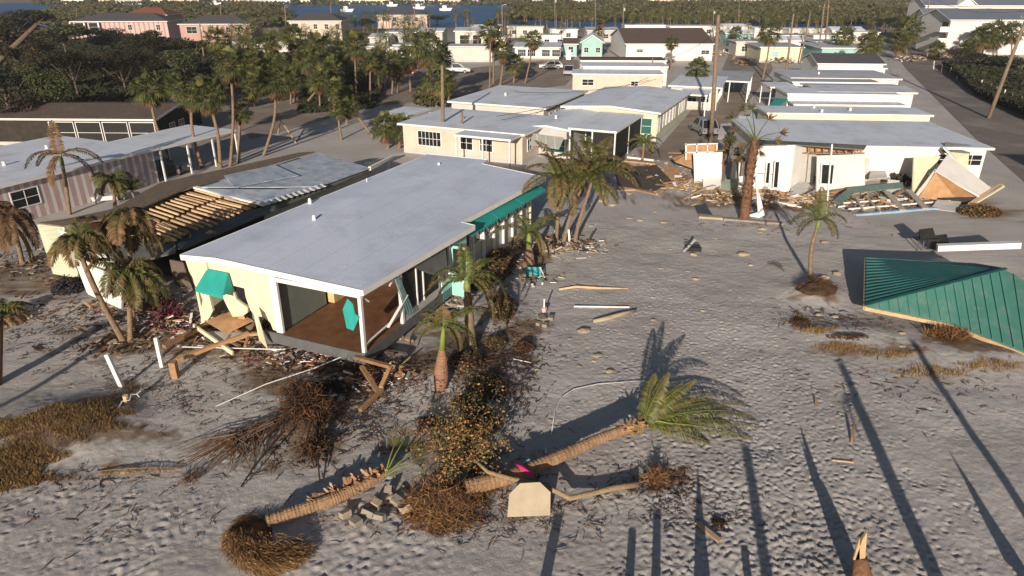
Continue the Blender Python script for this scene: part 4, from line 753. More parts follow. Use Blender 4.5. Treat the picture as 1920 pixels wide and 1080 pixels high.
fpalm((243, 640), [(243, 580), (238, 520)], 'short palm with straight pale trunk in front of the broken wall opening', rnd_fr(14, 2, (-25, 60), (1.2, 2.2)) + [(-10, 15, 1.3, 1.2), (-25, 5, 1.2, 1.5)], .13, .09, .35, L_=1.8, ll=.6, w=.09, seed=2)
fpalm((250, 620), [(248, 560), (243, 460), (240, 420)], 'tall palm behind with drooping dead brown fronds over the rafters', rnd_fr(16, 3, (-30, 60), (1.3, 2.4)), .11, .08, .3, L_=2.0, ll=.6, w=.09, seed=3, brown=1.1)
fpalm((130, 402), [(124, 350), (117, 310)], 'palm with green crownshaft and curled brown fronds standing before white roof', [(90, 88, .9, .1, 1.2), (180, 30, 1.2, 1.2, 1), (0, 35, 1.2, 1.1, 1.2), (165, 20, 1, 1.0, 1), (15, 5, 1.0, 1.4, 1), (250, -10, .9, 1.8, 1), (200, -30, .8, 1.2, 1)], .14, .12, .8, L_=2.6, ll=.6, w=.09, seed=4, mats=[DEADF, FEAB], brown=.6)
fpalm((215, 392), [(214, 365), (211, 345)], 'low palm with drooping fronds against pink striped wall', rnd_fr(12, 5, (0, 70), (1.2, 2.0)), .13, .1, .2, L_=2.0, ll=.6, w=.09, seed=5)
fpalm((262, 400), [(255, 380), (248, 360)], 'small bushy palm with upright green fronds beside the rafters', rnd_fr(9, 6, (30, 80), (.6, 1.2)), .1, .08, .1, L_=1.4, ll=.4, seed=6, brown=.2)
fpalm((42, 495), [(32, 450), (18, 405)], 'dead brown palm drooping at the left edge', rnd_fr(13, 7, (-20, 50), (1.5, 2.4)), .14, .11, L_=2.3, ll=.6, seed=7, mats=[DEADF, FEAB], brown=.5)
fpalm((62, 488), [(40, 440), (-18, 390)], 'second dead palm with brown fronds, partly cut by the left edge', rnd_fr(12, 8, (-20, 50), (1.5, 2.4)), .12, .1, L_=2.4, ll=.6, seed=8, mats=[DEADF, FEAB], brown=.5)
fpalm((25, 600), [(5, 590), (-15, 580)], 'fallen dry fronds heap of a low dead palm at left edge', [(0, 10, 1, .9), (15, 5, 1.1, .8), (-15, 5, 1, .8), (30, 20, .8, 1), (-30, 10, .8, .9)], .15, .12, L_=1.9, ll=.5, seed=9, mats=[STRAW, FEAB], brown=.4)
# three palms at the far right corner of the main house
fpalm((1056, 458), [(1068, 410), (1092, 345)], 'left leaning palm of the three at the far corner of the main house', rnd_fr(15, 10, (5, 80), (.8, 1.7)), .14, .1, .5, L_=2.9, ll=.65, w=.09, seed=10, brown=.45)
fpalm((1078, 455), [(1085, 420), (1110, 340)], 'right leaning palm of the three with wide drooping fronds', rnd_fr(15, 11, (5, 80), (.8, 1.7)), .14, .1, .5, L_=3.0, ll=.65, w=.09, seed=11, brown=.45)
fpalm((1042, 458), [(1045, 420), (1046, 345)], 'upright palm of the three touching the teal awning', rnd_fr(13, 12, (5, 80), (.9, 1.8)), .14, .1, .5, L_=2.9, ll=.65, w=.09, seed=12, brown=.7)
fpalm((1204, 300), [(1206, 288), (1207, 274)], 'small arching palm in front of the sage house', [(180, 50, .8, 1.4), (0, 55, .9, 1.5), (-10, 30, 1, 1.9), (170, 20, .8, 1.5), (60, 60, .7, 1.2), (120, 60, .7, 1.2), (-60, 40, .7, 1.6)], .14, .1, .3, L_=2.3, ll=.5, w=.09, seed=13)
fpalm((992, 500), [(992, 480), (992, 462)], 'palm with swollen grey trunk and few arched fronds beside the window wall', [(35, 45, 1.3, .9, .3), (20, 60, 1.0, 1.3, .3), (120, 60, .9, 1.3, .4), (-60, 40, .9, 1.8, .8), (175, 40, 1.2, 1.2, .8), (-10, 20, .9, 2.2, 1), (200, 15, .8, 1.6, 1)], .42, .16, .9, L_=2.3, ll=.42, w=.09, seed=14)
fpalm((883, 655), [(880, 600), (876, 540)], 'windblown palm with two long arched fronds beside the dark screens', [(150, 45, 1.1, 1.7, .5), (175, 25, 1.0, 1.2, .9), (165, 10, 1.0, 1.6, .9), (5, 50, 1.3, 2.6, .5), (-8, 35, 1.25, 2.8, .8), (-25, 20, 1.0, 2.4, .9), (40, 60, .9, 1.4, .4), (100, 70, .8, 1.0, .3)], .28, .14, .4, L_=2.3, ll=.42, w=.09, seed=15)
# bottle palm
B = S(826, 735); o = thing('bottle_palm', 'palm with swollen orange brown bottle trunk and three curved fronds in front of the porch', 'palm', B)
tp = up(B, 829, 655) - B; m_ = MB(); k = tp.length
prof_ = [.23, .25, .285, .295, .28, .25, .21, .17, .13]
NN = 44; m_.tube([tp * (i / NN) - Vector((0, 0, .1 * (1 - i / NN))) for i in range(NN + 1)], [float(np.interp(i / NN * 8, range(9), prof_)) * (1 + .025 * (-1) ** i + random.gauss(0, .008)) for i in range(NN + 1)], 16); m_.build('trunk', TRUNKB, o)
m_ = MB()
for a in (0, .25, -.22): m_.tube([(a * .4 - .05, -.285, k * .34), (a * .5, -.30, k * .30), (a * .5 + .08, -.285, k * .33)], [.02, .03, .02], 5)
m_.build('bark_scar', BARK, o)
t2 = up(B, 832, 612) - B; m_ = MB(); m_.tube([tp - Vector((0, 0, .02)), tp * .4 + t2 * .6, t2], [.13, .10, .05], 10); m_.build('crownshaft', SHAFT, o, smooth=True)
for az, el, lf, dr, br in ((178, 42, 1.2, 2.0, .6), (28, 42, 1.35, .9, .2), (-12, 40, 1.35, 2.6, .25), (95, 85, .5, .1, .9), (185, 20, .9, 1.6, .9), (-30, 25, .8, 2.4, .8), (150, 60, .8, 1.4, .4), (60, 60, .7, 1.2, .3)):
    a, e = R(az), R(el); mb = MB(); frond(mb, t2, (math.cos(a) * math.cos(e), math.sin(a) * math.cos(e), math.sin(e)), 1.65 * lf, dr, 40, .38, .06, browned=br, rach=.028); mb.build('frond', [FEA, FEAB], o)
# slim palm on root mound at right, and the wrecked tall palm
fpalm((1520, 527), [(1521, 470), (1532, 428)], 'slim palm with yellow shaft standing on a dark root mound', [(170, 40, 1, 1.3, .4), (190, 20, .9, 1.5, .7), (0, 45, 1, 1.3, .3), (-8, 20, 1, 1.8, .9), (90, 80, 1, .4, .1), (60, 60, .9, .9, .2), (130, 55, .9, 1, .2), (-60, 30, .8, 1.7, .8)], .13, .085, .55, L_=1.7, ll=.45, w=.045, seed=16)
B = S(1395, 412); o = thing('broken_palm', 'thick rough trunked palm with stripped ragged crown before the wrecked house', 'palm', B)
P1 = up(B, 1404, 340) - B; P2 = up(B, 1416, 262) - B; trunk_mesh([(0, 0, -.2), P1, P2], .33, .24, 12, 5, 1.05, .12).build('trunk', TRUNKR, o, smooth=True)
m_ = MB()
for k in range(150):
    t = random.uniform(.2, 1); a = random.uniform(0, 6.28); c = P2 * t; rr_ = .33 - .09 * t; q = c + Vector((math.cos(a) * rr_, math.sin(a) * rr_, 0)); m_.face([q + Vector((-.09 * math.sin(a), .09 * math.cos(a), -.03)), q + Vector((math.cos(a) * .12, math.sin(a) * .12, .22)), q + Vector((.09 * math.sin(a), -.09 * math.cos(a), -.03))])
m_.build('leaf_boots', DEADF, o)
for (x, y, s_) in ((1375, 222, 30), (1395, 208, 30), (1410, 205, 32), (1440, 225, 22), (1462, 248, 20), (1452, 262, 26), (1398, 268, 30), (1390, 292, 20), (1425, 282, 20), (1382, 245, 22)):
    q = up(B, x, y) - B; m_ = MB(); m_.tube([P2, (P2 + q) / 2 + Vector((0, 0, .1)), q], [.05, .03, .02], 5); d = (q - P2).normalized()
    for b_ in range(40):
        ld = (d + Vector((random.gauss(0, .5), random.gauss(0, .5), random.gauss(-.25, .4)))).normalized(); q1 = q + ld * random.uniform(.3, .75); wv = ld.orthogonal().normalized() * .03; m_.face([q, (q + q1) / 2 - wv, q1, (q + q1) / 2 + wv], 0 if random.random() < (.7 if x < 1420 and y < 240 else .15) else 1)
    m_.build('frond', [FEA, FEAB], o)
sabal((1352, 320), (1368, 260), 14, 'charred brown dead palm between tall pole and broken palm', name='dead_palm', wpx=14, tm=TRUNKR)
# ---------------------------------------------------------------- the wrecked white house
wr = thing('wrecked_house', 'white house torn open with exposed rafters and leaning wall pieces, rubble along its foot', 'house', S(1450, 362))
def W_(px, py, ref=None):              # point above the sand point ref under a pixel
    return up(S(*ref), px, py) if ref else S(px, py)
def panel(name, mats, pts, t=.12, parent=wr, sub=None):
    m_ = MB(); m_.plate([W_(p[0], p[1], p[2] if len(p) > 2 else None) for p in pts], t); return m_.build(name, mats, parent, world=True)
a, b_, c_, d_, e_ = (1405, 356), (1480, 362), (1522, 345), (1535, 356), (1622, 352)
w1 = panel('front_wall', WHITE, [(1405, 356), (1480, 362), (1491, 272, b_), (1422, 272, a)])
panel('front_wall', WHITE, [(1480, 362), (1524, 344), (1532, 282, c_), (1491, 272, b_)], .1)
panel('front_wall', WHITE, [(1531, 360), (1622, 354), (1621, 289, e_), (1533, 292, (1531, 360))], .12)
def pt(*q): return W_(*q) - Vector((0, .22, 0))
for pts in ([(1447, 350, (1450, 360)), (1456, 351, (1450, 360)), (1460, 301, (1450, 360)), (1451, 301, (1450, 360))], [(1536, 343, (1548, 359)), (1558, 344, (1548, 359)), (1562, 307, (1548, 359)), (1538, 306, (1548, 359))], [(1432, 342, (1435, 358)), (1440, 343, (1438, 359)), (1443, 303, (1438, 359)), (1436, 303, (1435, 358))]):
    m_ = MB(); m_.plate([pt(*p) for p in pts], .03); f = m_.build('window_opening', GLASS, wr, world=True)
    m_ = MB(); q = [pt(*p) - Vector((0, .03, 0)) for p in pts]
    for i in range(4): m_.beam(q[i], q[(i + 1) % 4], .08)
    m_.build('frame', TRIM, wr, world=True)
m_ = MB(); q0 = up(S(*d_), 1493, 286); q1 = up(S(*e_), 1621, 286)
m_.beam(up(S(*d_), 1498, 273), up(S(*e_), 1621, 273), .1, .1); m_.beam(up(S(*d_), 1494, 287), up(S(*e_), 1621, 287), .1, .1)
for k in range(9): x = 1502 + k * 14; m_.beam(up(S(*d_), x, 287), up(S(*d_), x, 273), .1)
m_.build('rafter_frame', WOOD, wr, world=True)
m_ = MB(); A_ = [up(S(*d_), 1498, 274), up(S(*e_), 1621, 274), up(S(*e_), 1621, 286), up(S(*d_), 1498, 286)]; m_.plate([p + Vector((0, .35, 0)) for p in A_], .05); m_.build('rafter_backing', PLY, wr, world=True)
m_ = MB(); g_ = up(S(1480, 362), 1480, 272); zt = g_.z; P = [G(1420, 271, zt), G(1491, 271, zt), G(1620, 280, zt - .1), G(1625, 272, zt), G(1425, 262, zt)]; m_.slab(P, .08); m_.build('roof_remnant', ROLL, wr, world=True)
panel('corner_wall', WHITE, [(1302, 345), (1352, 348), (1355, 285, (1352, 348)), (1300, 288, (1302, 345))], .1)
panel('stud_wall', PLY, [(1284, 300, (1290, 330)), (1345, 300, (1345, 330)), (1344, 270, (1345, 330)), (1285, 272, (1290, 330))], .1)
m_ = MB(); rf = (1345, 332)
for x in (1286, 1306, 1326, 1344): m_.beam(W_(x, 300, rf), W_(x, 269, rf), .1)
m_.beam(W_(1284, 271, rf), W_(1346, 269, rf), .1); m_.beam(W_(1284, 286, rf), W_(1346, 285, rf), .1); m_.build('white_studs', TRIM, wr, world=True)
panel('fallen_ply', PLY, [(1260, 297, (1280, 325)), (1296, 285, (1280, 325)), (1303, 318, (1290, 335)), (1266, 304, (1280, 330))], .05)
panel('fallen_ply', PLY, [(1318, 348), (1312, 310, (1318, 340)), (1322, 309, (1322, 340)), (1330, 350)], .05)
panel('fallen_ply', PLY, [(1306, 340), (1340, 335), (1338, 322, (1340, 335)), (1305, 328, (1306, 340))], .05)
m_ = MB(); rf = (1395, 350)
for a_, q_ in (((1345, 283), (1400, 276)), ((1370, 290), (1398, 290)), ((1372, 300), (1398, 300)), ((1384, 276), (1382, 352)), ((1362, 276), (1355, 350)), ((1398, 276), (1392, 330))): m_.beam(W_(*a_, rf), W_(*q_, rf), .13)
m_.build('bare_frame', WOODG, wr, world=True)
panel('corner_wall', WHITE, [(1368, 340), (1392, 342), (1396, 302, (1392, 342)), (1374, 300, (1368, 340))], .1)
m_ = MB(); rf = (1450, 356)
m_.tube([W_(1412, 321, rf) - Vector((0, .5, 0)), W_(1467, 326, rf) - Vector((0, .5, 0)), W_(1462, 350, rf) - Vector((0, .5, 0))], .03, 5); m_.tube([W_(1440, 302, rf) - Vector((0, .5, 0)), W_(1436, 350, rf) - Vector((0, .5, 0))], .025, 5); m_.build('railing', STEEL, wr, world=True)
panel('rear_wall', BEIGE, [(1620, 340), (1680, 335), (1682, 300, (1680, 335)), (1622, 296, (1620, 340))], .1)
panel('white_door', WHITE, [(1642, 330), (1672, 328), (1673, 288, (1672, 333)), (1643, 288, (1642, 333))], .06)
ln = thing('collapsed_room', 'leaning white roof sheet with raw plywood underside, tipped over at right end of the wreck', 'wreck', S(1760, 372))
def PL(name, m, pts, t=.08): return panel(name, m, pts, t, ln)
PL('roof_sheet', WHITE, [(1754, 320, (1745, 368)), (1834, 367, (1836, 385)), (1858, 352, (1862, 378)), (1777, 289, (1775, 355))], .1)
PL('plywood_side', PLY, [(1754, 324, (1747, 369)), (1720, 373), (1795, 376), (1832, 369, (1834, 384))], .05)
PL('gap_shade_sheet', DARK, [(1765, 378), (1825, 386), (1830, 370, (1832, 384)), (1762, 372, (1765, 378))], .04)  # dark sheet standing in for the shade under the tipped roof
m_ = MB()
m_.beam(W_(1713, 374), W_(1756, 318, (1745, 366)), .2, .12); m_.beam(W_(1762, 374), W_(1777, 334, (1765, 368)), .1); m_.beam(W_(1754, 322, (1745, 366)), W_(1836, 368, (1834, 386)), .14)
m_.build('frame', TRIM, ln, world=True)
m_ = MB(); m_.beam(W_(1800, 394), W_(1878, 346, (1872, 372)), .28, .12); m_.build('tan_board', WOODP, ln, world=True)
m_ = MB(); m_.beam(W_(1806, 395), W_(1882, 349, (1874, 376)), .16, .1); m_.build('cream_trim', CREAM, ln, world=True)
PL('left_wall', CREAM, [(1709, 370), (1712, 295, (1710, 352)), (1762, 294, (1750, 352)), (1716, 368)], .08)
PL('plywood_side', PLY, [(1718, 362), (1720, 312, (1722, 350)), (1748, 303, (1745, 350)), (1728, 360)], .03)
PL('upper_roof', ROLL, [(1768, 284, (1775, 345)), (1818, 292, (1820, 345)), (1823, 272, (1823, 340)), (1773, 266, (1775, 340))], .08)
PL('upper_wall', CREAM, [(1790, 300, (1785, 350)), (1815, 318, (1812, 350)), (1817, 288, (1817, 345)), (1780, 285, (1780, 345))], .06)
m_ = MB(); m_.beam(W_(1815, 320, (1815, 330)), W_(1824, 276, (1823, 328)), .25, .15); m_.beam(W_(1770, 276, (1772, 348)), W_(1790, 298, (1785, 352)), .35, .1); m_.build('post', TRIM, ln, world=True)
# ---- loose boards and sheets of the rubble, each on its own
def board(p, q, w_, h_, m_, label, z0=.05, z1=.05, name='board', cat='board', group=None, roll=0.0):
    mb = MB(); mb.beam(S(*p, z0), S(*q, z1), w_, h_, 0, roll); return mb.solo(name, m_, label, cat, group)
def sheetp(pts, t, m_, label, name='sheet', cat='sheet', group=None):
    mb = MB(); mb.plate([S(p[0], p[1], p[2] if len(p) > 2 else .05) for p in pts], t); return mb.solo(name, m_, label, cat, group)
sheetp([(1558, 384, .2), (1590, 364, .5), (1690, 354, .5), (1692, 361, .35), (1600, 372, .4), (1570, 390, .15)], .05, mat('grey teal ribbed sheet', (.16, .27, .24), (.12, .20, .18), 2, .6, stripes=(0, .3, (.08, .14, .12), .85)), 'long grey teal roofing strip draped over rubble before the wreck', 'roofing_strip', 'roofing strip')
board((1602, 404), (1785, 389), .3, .15, COPING, 'long pale blue metal edging lying on sand in front of deck frame', name='metal_edging', cat='metal edging')
for i, (p, q) in enumerate((((1590, 398), (1780, 380)), ((1580, 388), (1700, 376)), ((1620, 376), (1650, 402)), ((1660, 370), (1692, 398)), ((1700, 368), (1735, 395)), ((1600, 380), (1620, 404)))):
    board(p, q, .45 if i in (3, 4) else .14, .1, TRIM if i in (0, 1) else mat('pale grey plank', (.45, .43, .38), (.35, .33, .29), 3, .8), ['front rail of the broken deck frame right of slim palm', 'rear rail of the broken deck frame', 'left cross plank of the broken deck frame', 'middle wide cross plank of the broken deck frame', 'right wide cross plank of the broken deck frame', 'outermost left cross plank of the broken deck frame'][i], .25 + .06 * i, .15, 'deck_board')
board((1388, 352), (1535, 374), .3, .2, WOOD, 'long brown beam along the foot of the wrecked house', name='beam', cat='beam')
board((1395, 362), (1530, 380), .22, .18, PLY, 'second brown beam just in front of the long one at the wreck', name='beam', cat='beam')
board((1405, 372), (1503, 389), .25, .2, TRIM, 'white splintered beam before the wrecked house', name='beam', cat='beam')
board((1535, 366), (1625, 352), .45, .3, WOOD, 'rust brown timber under the window wall of the wreck', name='beam', cat='beam')
board((1310, 408), (1355, 411), .45, .2, SHELLC, 'left pale kerb stone before the rough palm', name='kerb_stone', cat='kerb')
board((1357, 412), (1468, 421), .35, .18, CONC, 'long pale kerb before the rough palm', name='kerb_stone', cat='kerb')
mb = MB(); q = S(1423, 408); mb.beam(q, up(q, 1417, 322), .12); mb.plate([q, up(q, 1434, 404), up(q, 1424, 362), up(q, 1421, 362)], .05); mb.plate([q, up(q, 1398, 404), up(q, 1420, 398)], .05); mb.solo('bent_awning_post', PVC, 'white bent awning post with torn base beside the rough palm', 'post')
mb = MB(); q = S(1549, 400); mb.beam(q, up(q, 1560, 270), .09); mb.solo('pipe', PVC, 'tall thin white pipe standing behind slim palm', 'pipe')
sheetp([(1302, 388), (1322, 384), (1336, 405), (1308, 402)], .04, SHG, 'dark grey roofing scrap on sand left of the rough palm', 'roofing_scrap', 'roofing scrap')
sheetp([(1150, 318, .1), (1230, 312, .1), (1262, 345, .1), (1225, 362, .1), (1160, 352, .1)], .06, mat('brown felt panel', (.12, .09, .075), (.09, .07, .06), 2, .9), 'large dark brown floor panel lying on the sand right of three palms', 'floor_panel', 'panel')
board((1160, 350), (1240, 368), .12, .14, WOOD, 'orange brown edge board of the dark floor panel', cat='board')
board((1166, 302), (1230, 308), .5, .15, PLY, 'pale plywood strip below the small arching palm')
board((1176, 296), (1226, 302), .14, .2, TRIM, 'white kerb board below the small arching palm')
board((1120, 360), (1290, 352), .14, .12, WOODP, 'long thin pale board across the sand before wrecked house')
board((1255, 292), (1290, 299), .5, .08, PLY, 'tilted plywood strip left of the stud wall', .3, .6)
board((1268, 318), (1290, 350), .12, .12, TRIM, 'short white batten left of the wrecked house')
for i in range(120):
    rr = random.Random(100 + i); px, py = rr.choice([(1330, 365), (1300, 345), (1370, 375), (1450, 372), (1500, 378), (1560, 378), (1640, 385), (1680, 380), (1250, 345), (1590, 360), (1345, 358), (1600, 395)])
    px += rr.uniform(-38, 38); py += rr.uniform(-9, 9); an = rr.gauss(0, .6); ln_ = rr.uniform(8, 34)
    board((px, py), (px + ln_ * math.cos(an), py + ln_ * .5 * math.sin(an)), rr.uniform(.08, .3), rr.uniform(.03, .1), rr.choice([WOOD, WOOD, WOODP, TRIM, PLY, WOODG]), 'small splintered board in the rubble along the wrecked house', rr.uniform(.05, .3), rr.uniform(.05, .4), 'splintered_board', 'board', 'rubble boards at the wrecked house', rr.uniform(-.5, .5))
for i in range(26):
    rr = random.Random(300 + i); px, py = rr.choice([(300, 600), (340, 610), (430, 640), (520, 665), (590, 672), (650, 690), (720, 690), (760, 650), (270, 590)])
    px += rr.uniform(-30, 30); py += rr.uniform(-10, 10); an = rr.uniform(-1.2, 1.2); ln_ = rr.uniform(12, 40)
    board((px, py), (px + ln_ * math.cos(an), py + ln_ * .6 * math.sin(an)), rr.uniform(.05, .16), rr.uniform(.03, .07), rr.choice([WOOD, WOODG, PLY, TRIM, WOODG]), 'splintered wood scrap under the torn edge of the main house', rr.uniform(.02, .25), rr.uniform(.02, .3), 'splintered_board', 'board', 'wood scraps under the main house', rr.uniform(-.5, .5))
for i in range(24):
    rr = random.Random(500 + i); px, py = rr.uniform(1020, 1120), rr.uniform(445, 475)
    if i > 14: px, py = rr.uniform(90, 300), rr.uniform(560, 640)
    an = rr.uniform(-1, 1); ln_ = rr.uniform(10, 30)
    board((px, py), (px + ln_ * math.cos(an), py + ln_ * .5 * math.sin(an)), rr.uniform(.05, .14), .05, rr.choice([WOODG, WOOD, WOODP]), 'thin broken stick among the debris at the foot of the palms', rr.uniform(.02, .3), rr.uniform(.02, .2), 'splintered_board', 'board', 'sticks at the foot of palms')
for i, (pts, m_, lb) in enumerate((([(1318, 356, .1), (1352, 360, .1), (1348, 345, .9), (1316, 343, .8)], TRIM, 'white wall sheet leaning over rubble under the corner wall'), ([(1338, 362, .05), (1380, 366, .05), (1385, 350, .6), (1345, 348, .5)], mat('pale green wall sheet', (.36, .44, .34), (.30, .38, .28), 2, .7), 'pale green wall sheet tilted beside the bare frame'), ([(1478, 372, .05), (1510, 374, .05), (1516, 358, .7), (1484, 356, .6)], GREYW, 'grey sheet leaning below the recessed wall'),
     ([(1625, 352, .7), (1660, 350, .75), (1655, 338, .9), (1628, 340, .9)], GREYW, 'grey counter top standing before the rear wall'), ([(1660, 362, .1), (1690, 364, .1), (1684, 350, .5), (1662, 350, .6)], TRIM, 'white cabinet panel at the right of the grey counter'), ([(1240, 330, .05), (1268, 338, .05), (1275, 326, .4), (1250, 320, .4)], PLY, 'plywood scrap tilted left of the wreck'), ([(1745, 392, .05), (1790, 398, .05), (1800, 388, .4), (1755, 384, .4)], GREYW, 'grey sheet under the tipped roof sheet'))):
    sheetp(pts, .05, m_, lb, 'wall_sheet')
for (px, py, s_, m_, lb) in ((1690, 345, .7, DARK, 'dark upholstered sofa wreck before the rear wall'), (1708, 336, .55, ROOTD, 'dark stacked furniture beside the rear wall'), (1455, 352, .7, WOOD, 'rust coloured heap under the window opening'), (1492, 340, .3, BLACK, 'black office chair remains by the recessed wall')):
    mb = MB(); rr = random.Random(px); g_ = S(px, py)
    for k in range(16): p = g_ + Vector((rr.gauss(0, s_ * .5), rr.gauss(0, s_ * .3), rr.uniform(.1, s_ * 1.1))); mb.beam(p, p + Vector((rr.gauss(0, 1), rr.gauss(0, 1), rr.gauss(0, .6))).normalized() * s_ * .7, s_ * rr.uniform(.2, .6), s_ * .25, 0, rr.uniform(0, 3))
    mb.solo('furniture_wreck', m_, lb, 'furniture')
mb = MB(); mb.plate([G(1440, 199, 2.6), G(1462, 199, 2.6), G(1478, 186, 2.9), G(1455, 183, 2.9)], .1); mb.beam(S(1445, 215), G(1445, 199, 2.55), .1); mb.solo('small_roof', TEAL, 'small teal roof beside the narrow white roofed house, by the centre street', 'roof')
for i, (pts, m_, lb) in enumerate((([(1385, 262, .1), (1428, 268, .1), (1445, 240, 2.4), (1408, 236, 2.0)], mat('pale aqua wall sheet', (.44, .54, .52), (.38, .47, .46), 2, .7), 'pale aqua wall sheet leaning at the left end of the large white roof'), ([(1370, 278, .1), (1400, 282, .1), (1402, 250, 1.8), (1382, 244, 1.6)], TRIM, 'white sheet standing tilted left of the pale aqua sheet'), ([(1345, 262, .1), (1375, 262, .1), (1368, 246, .9), (1350, 246, .8)], GREYW, 'grey sheet tilted beside the dusty grey car'))):
    sheetp(pts, .05, m_, lb, 'wall_sheet')
# overturned teal roof
tr = thing('fallen_roof', 'teal ribbed metal roof lying overturned on sand at the right edge', 'roof', S(1640, 580))
Z0 = .45
q1 = G(1622, 573, .75); q2 = G(1624, 481, 1.25); q3 = G(1830, 496, 1.55); q4 = G(1886, 505, 2.2); q5 = G(2100, 640, 1.3); q6 = G(2000, 690, .25); q7 = G(1780, 605, .45)
def ribs(mb, A_, B_, C_, D_, n, w_=.05, h_=.045):     # ribs from edge AB to edge DC
    nrm = (B_ - A_).cross(D_ - A_).normalized()
    if nrm.z < 0: nrm = -nrm
    for k in range(n + 1):
        s = k / n; p, q = A_.lerp(B_, s) + nrm * .02, D_.lerp(C_, s) + nrm * .02
        if (p - q).length > .2: mb.beam(p, q, w_, h_)
m_ = MB(); m_.plate([q1, q4, q3, q2], .05)
nn = 15
for k in range(nn):
    s = (k + .5) / nn; p = q1.lerp(q2, s); e = q4.lerp(q3, s); m_.beam(p + Vector((0, 0, .02)), e + Vector((0, 0, .03)), .09, .06)
m_.build('dark_slope', TEALSHADE, tr, world=True)
m_ = MB()
s4 = .80; LA = (q7 - q1).length; LB = (q6 - q7).length
prev = None
for k in range(0, 39):
    s_ = k / 38; dd_ = s_ * (LA + LB); bot = q1.lerp(q7, dd_ / LA) if dd_ < LA else q7.lerp(q6, (dd_ - LA) / LB)
    top_ = q1.lerp(q4, s_ / s4) if s_ < s4 else q4.lerp(q5, (s_ - s4) / (1 - s4)); 
    if prev and (prev[0] - bot).length > .01: m_.plate([prev[0], bot, top_, prev[1]] if k > 1 else [prev[0], bot, top_], .05)
    prev = (bot, top_)
    if k % 2: m_.beam(top_ + Vector((0, 0, .03)), bot + Vector((0, 0, .03)), .045, .06)
m_.build('lit_slope', mat('sunlit teal ribbed metal', (.085, .27, .225), (.07, .225, .185), .8, .55, metal=.1, spec=.4, dirt=((.24, .30, .27), 1.1, .5, .6)), tr, world=True)  # lit copy of the roof's teal, sunlight mixed into its colour
m_ = MB(); m_.beam(q1 + Vector((0, 0, .05)), q4 + Vector((0, 0, .05)), .2, .05); m_.build('ridge_cap', TEALSHADE, tr, world=True)
dv = Vector((0, 0, -.14)); m_ = MB(); m_.beam(q1 + dv, q7 + dv, .12, .18); m_.beam(q7 + dv, q6 + dv, .12, .18); m_.beam(q1 + dv, q2 + dv, .12, .18); m_.build('eave_board', WOODP, tr, world=True)
board((1753, 479), (1902, 492), .42, .35, TRIM, 'long white box gutter lying behind the teal roof', .5, 1.1, 'gutter', 'gutter')
mb = MB(); g_ = S(1720, 470); 
for k in range(4): mb.beam(g_ + Vector((k * .35, .1 * k, 0)), g_ + Vector((k * .35 + .1, .3, .85)), .06)
mb.bx(g_.x - .1, g_.x + 1.2, g_.y, g_.y + .6, .6, .72); mb.plate([g_ + Vector((0, 0, .75)), g_ + Vector((1.0, .1, .8)), g_ + Vector((.9, .5, 1.3)), g_ + Vector((.1, .5, 1.2))], .06); mb.solo('broken_chair', BLACK, 'black broken outdoor chair behind the teal roof, left', 'chair')
mb = MB(); g_ = S(1752, 470); mb.bx(g_.x, g_.x + .6, g_.y, g_.y + .5, 0, .5); mb.plate([g_ + Vector((0, 0, .5)), g_ + Vector((.7, -.1, .55)), g_ + Vector((.8, .5, .9)), g_ + Vector((.1, .5, .8))], .05); mb.solo('broken_chair', BLACK, 'low black debris seat right of the broken chair behind teal roof', 'chair')
# ---------------------------------------------------------------- fallen palms of the foreground
o = thing('fallen_palm', 'large fallen palm with ringed trunk pointing right and green fronds on the sand', 'palm', S(880, 915))
def on(px, py, z): p = G(px, py, z); return p
P = [on(872, 915, .35), on(960, 893, .42), on(1040, 860, .5), on(1120, 824, .55), on(1185, 800, .7)]
def ringed(P, rads, n=14, seed=0, k=90, amp=.045):
    rr = random.Random(seed); pts = []; rad = []
    for i in range(k + 1):
        t = i / k * (len(P) - 1); j = min(int(t), len(P) - 2); f = t - j; pts.append(P[j].lerp(P[j + 1], f) + Vector((0, 0, rr.gauss(0, .004)))); rad.append((rads[j] * (1 - f) + rads[j + 1] * f) * (1 + amp * (1 if i % 2 else -1) * rr.uniform(.3, 1) + rr.gauss(0, .012)))
    m_ = MB(); m_.tube(pts, rad, n); return m_
ringed(P, [.27, .235, .21, .185, .17], 14, 1).build('trunk', TRUNKF, o, world=True)
T_ = P[-1]; ax = (P[-1] - P[-2]).normalized()
m_ = MB()
for k in range(46):
    a = random.uniform(0, 6.28); s = random.uniform(-.5, .5); n1 = ax.orthogonal().normalized(); n2 = ax.cross(n1); rd = n1 * math.cos(a) + n2 * math.sin(a); q = T_ + ax * s + rd * .15; e = q + rd * random.uniform(.1, .22) + ax * random.uniform(-.1, .3) + Vector((0, 0, -.05)); wv = ax.cross(rd).normalized() * .06; m_.plate([q - wv, q + wv, e + wv * .4, e - wv * .4], .02)
m_.build('leaf_boots', STRAW, o, world=True)
H_ = T_ + ax * .45
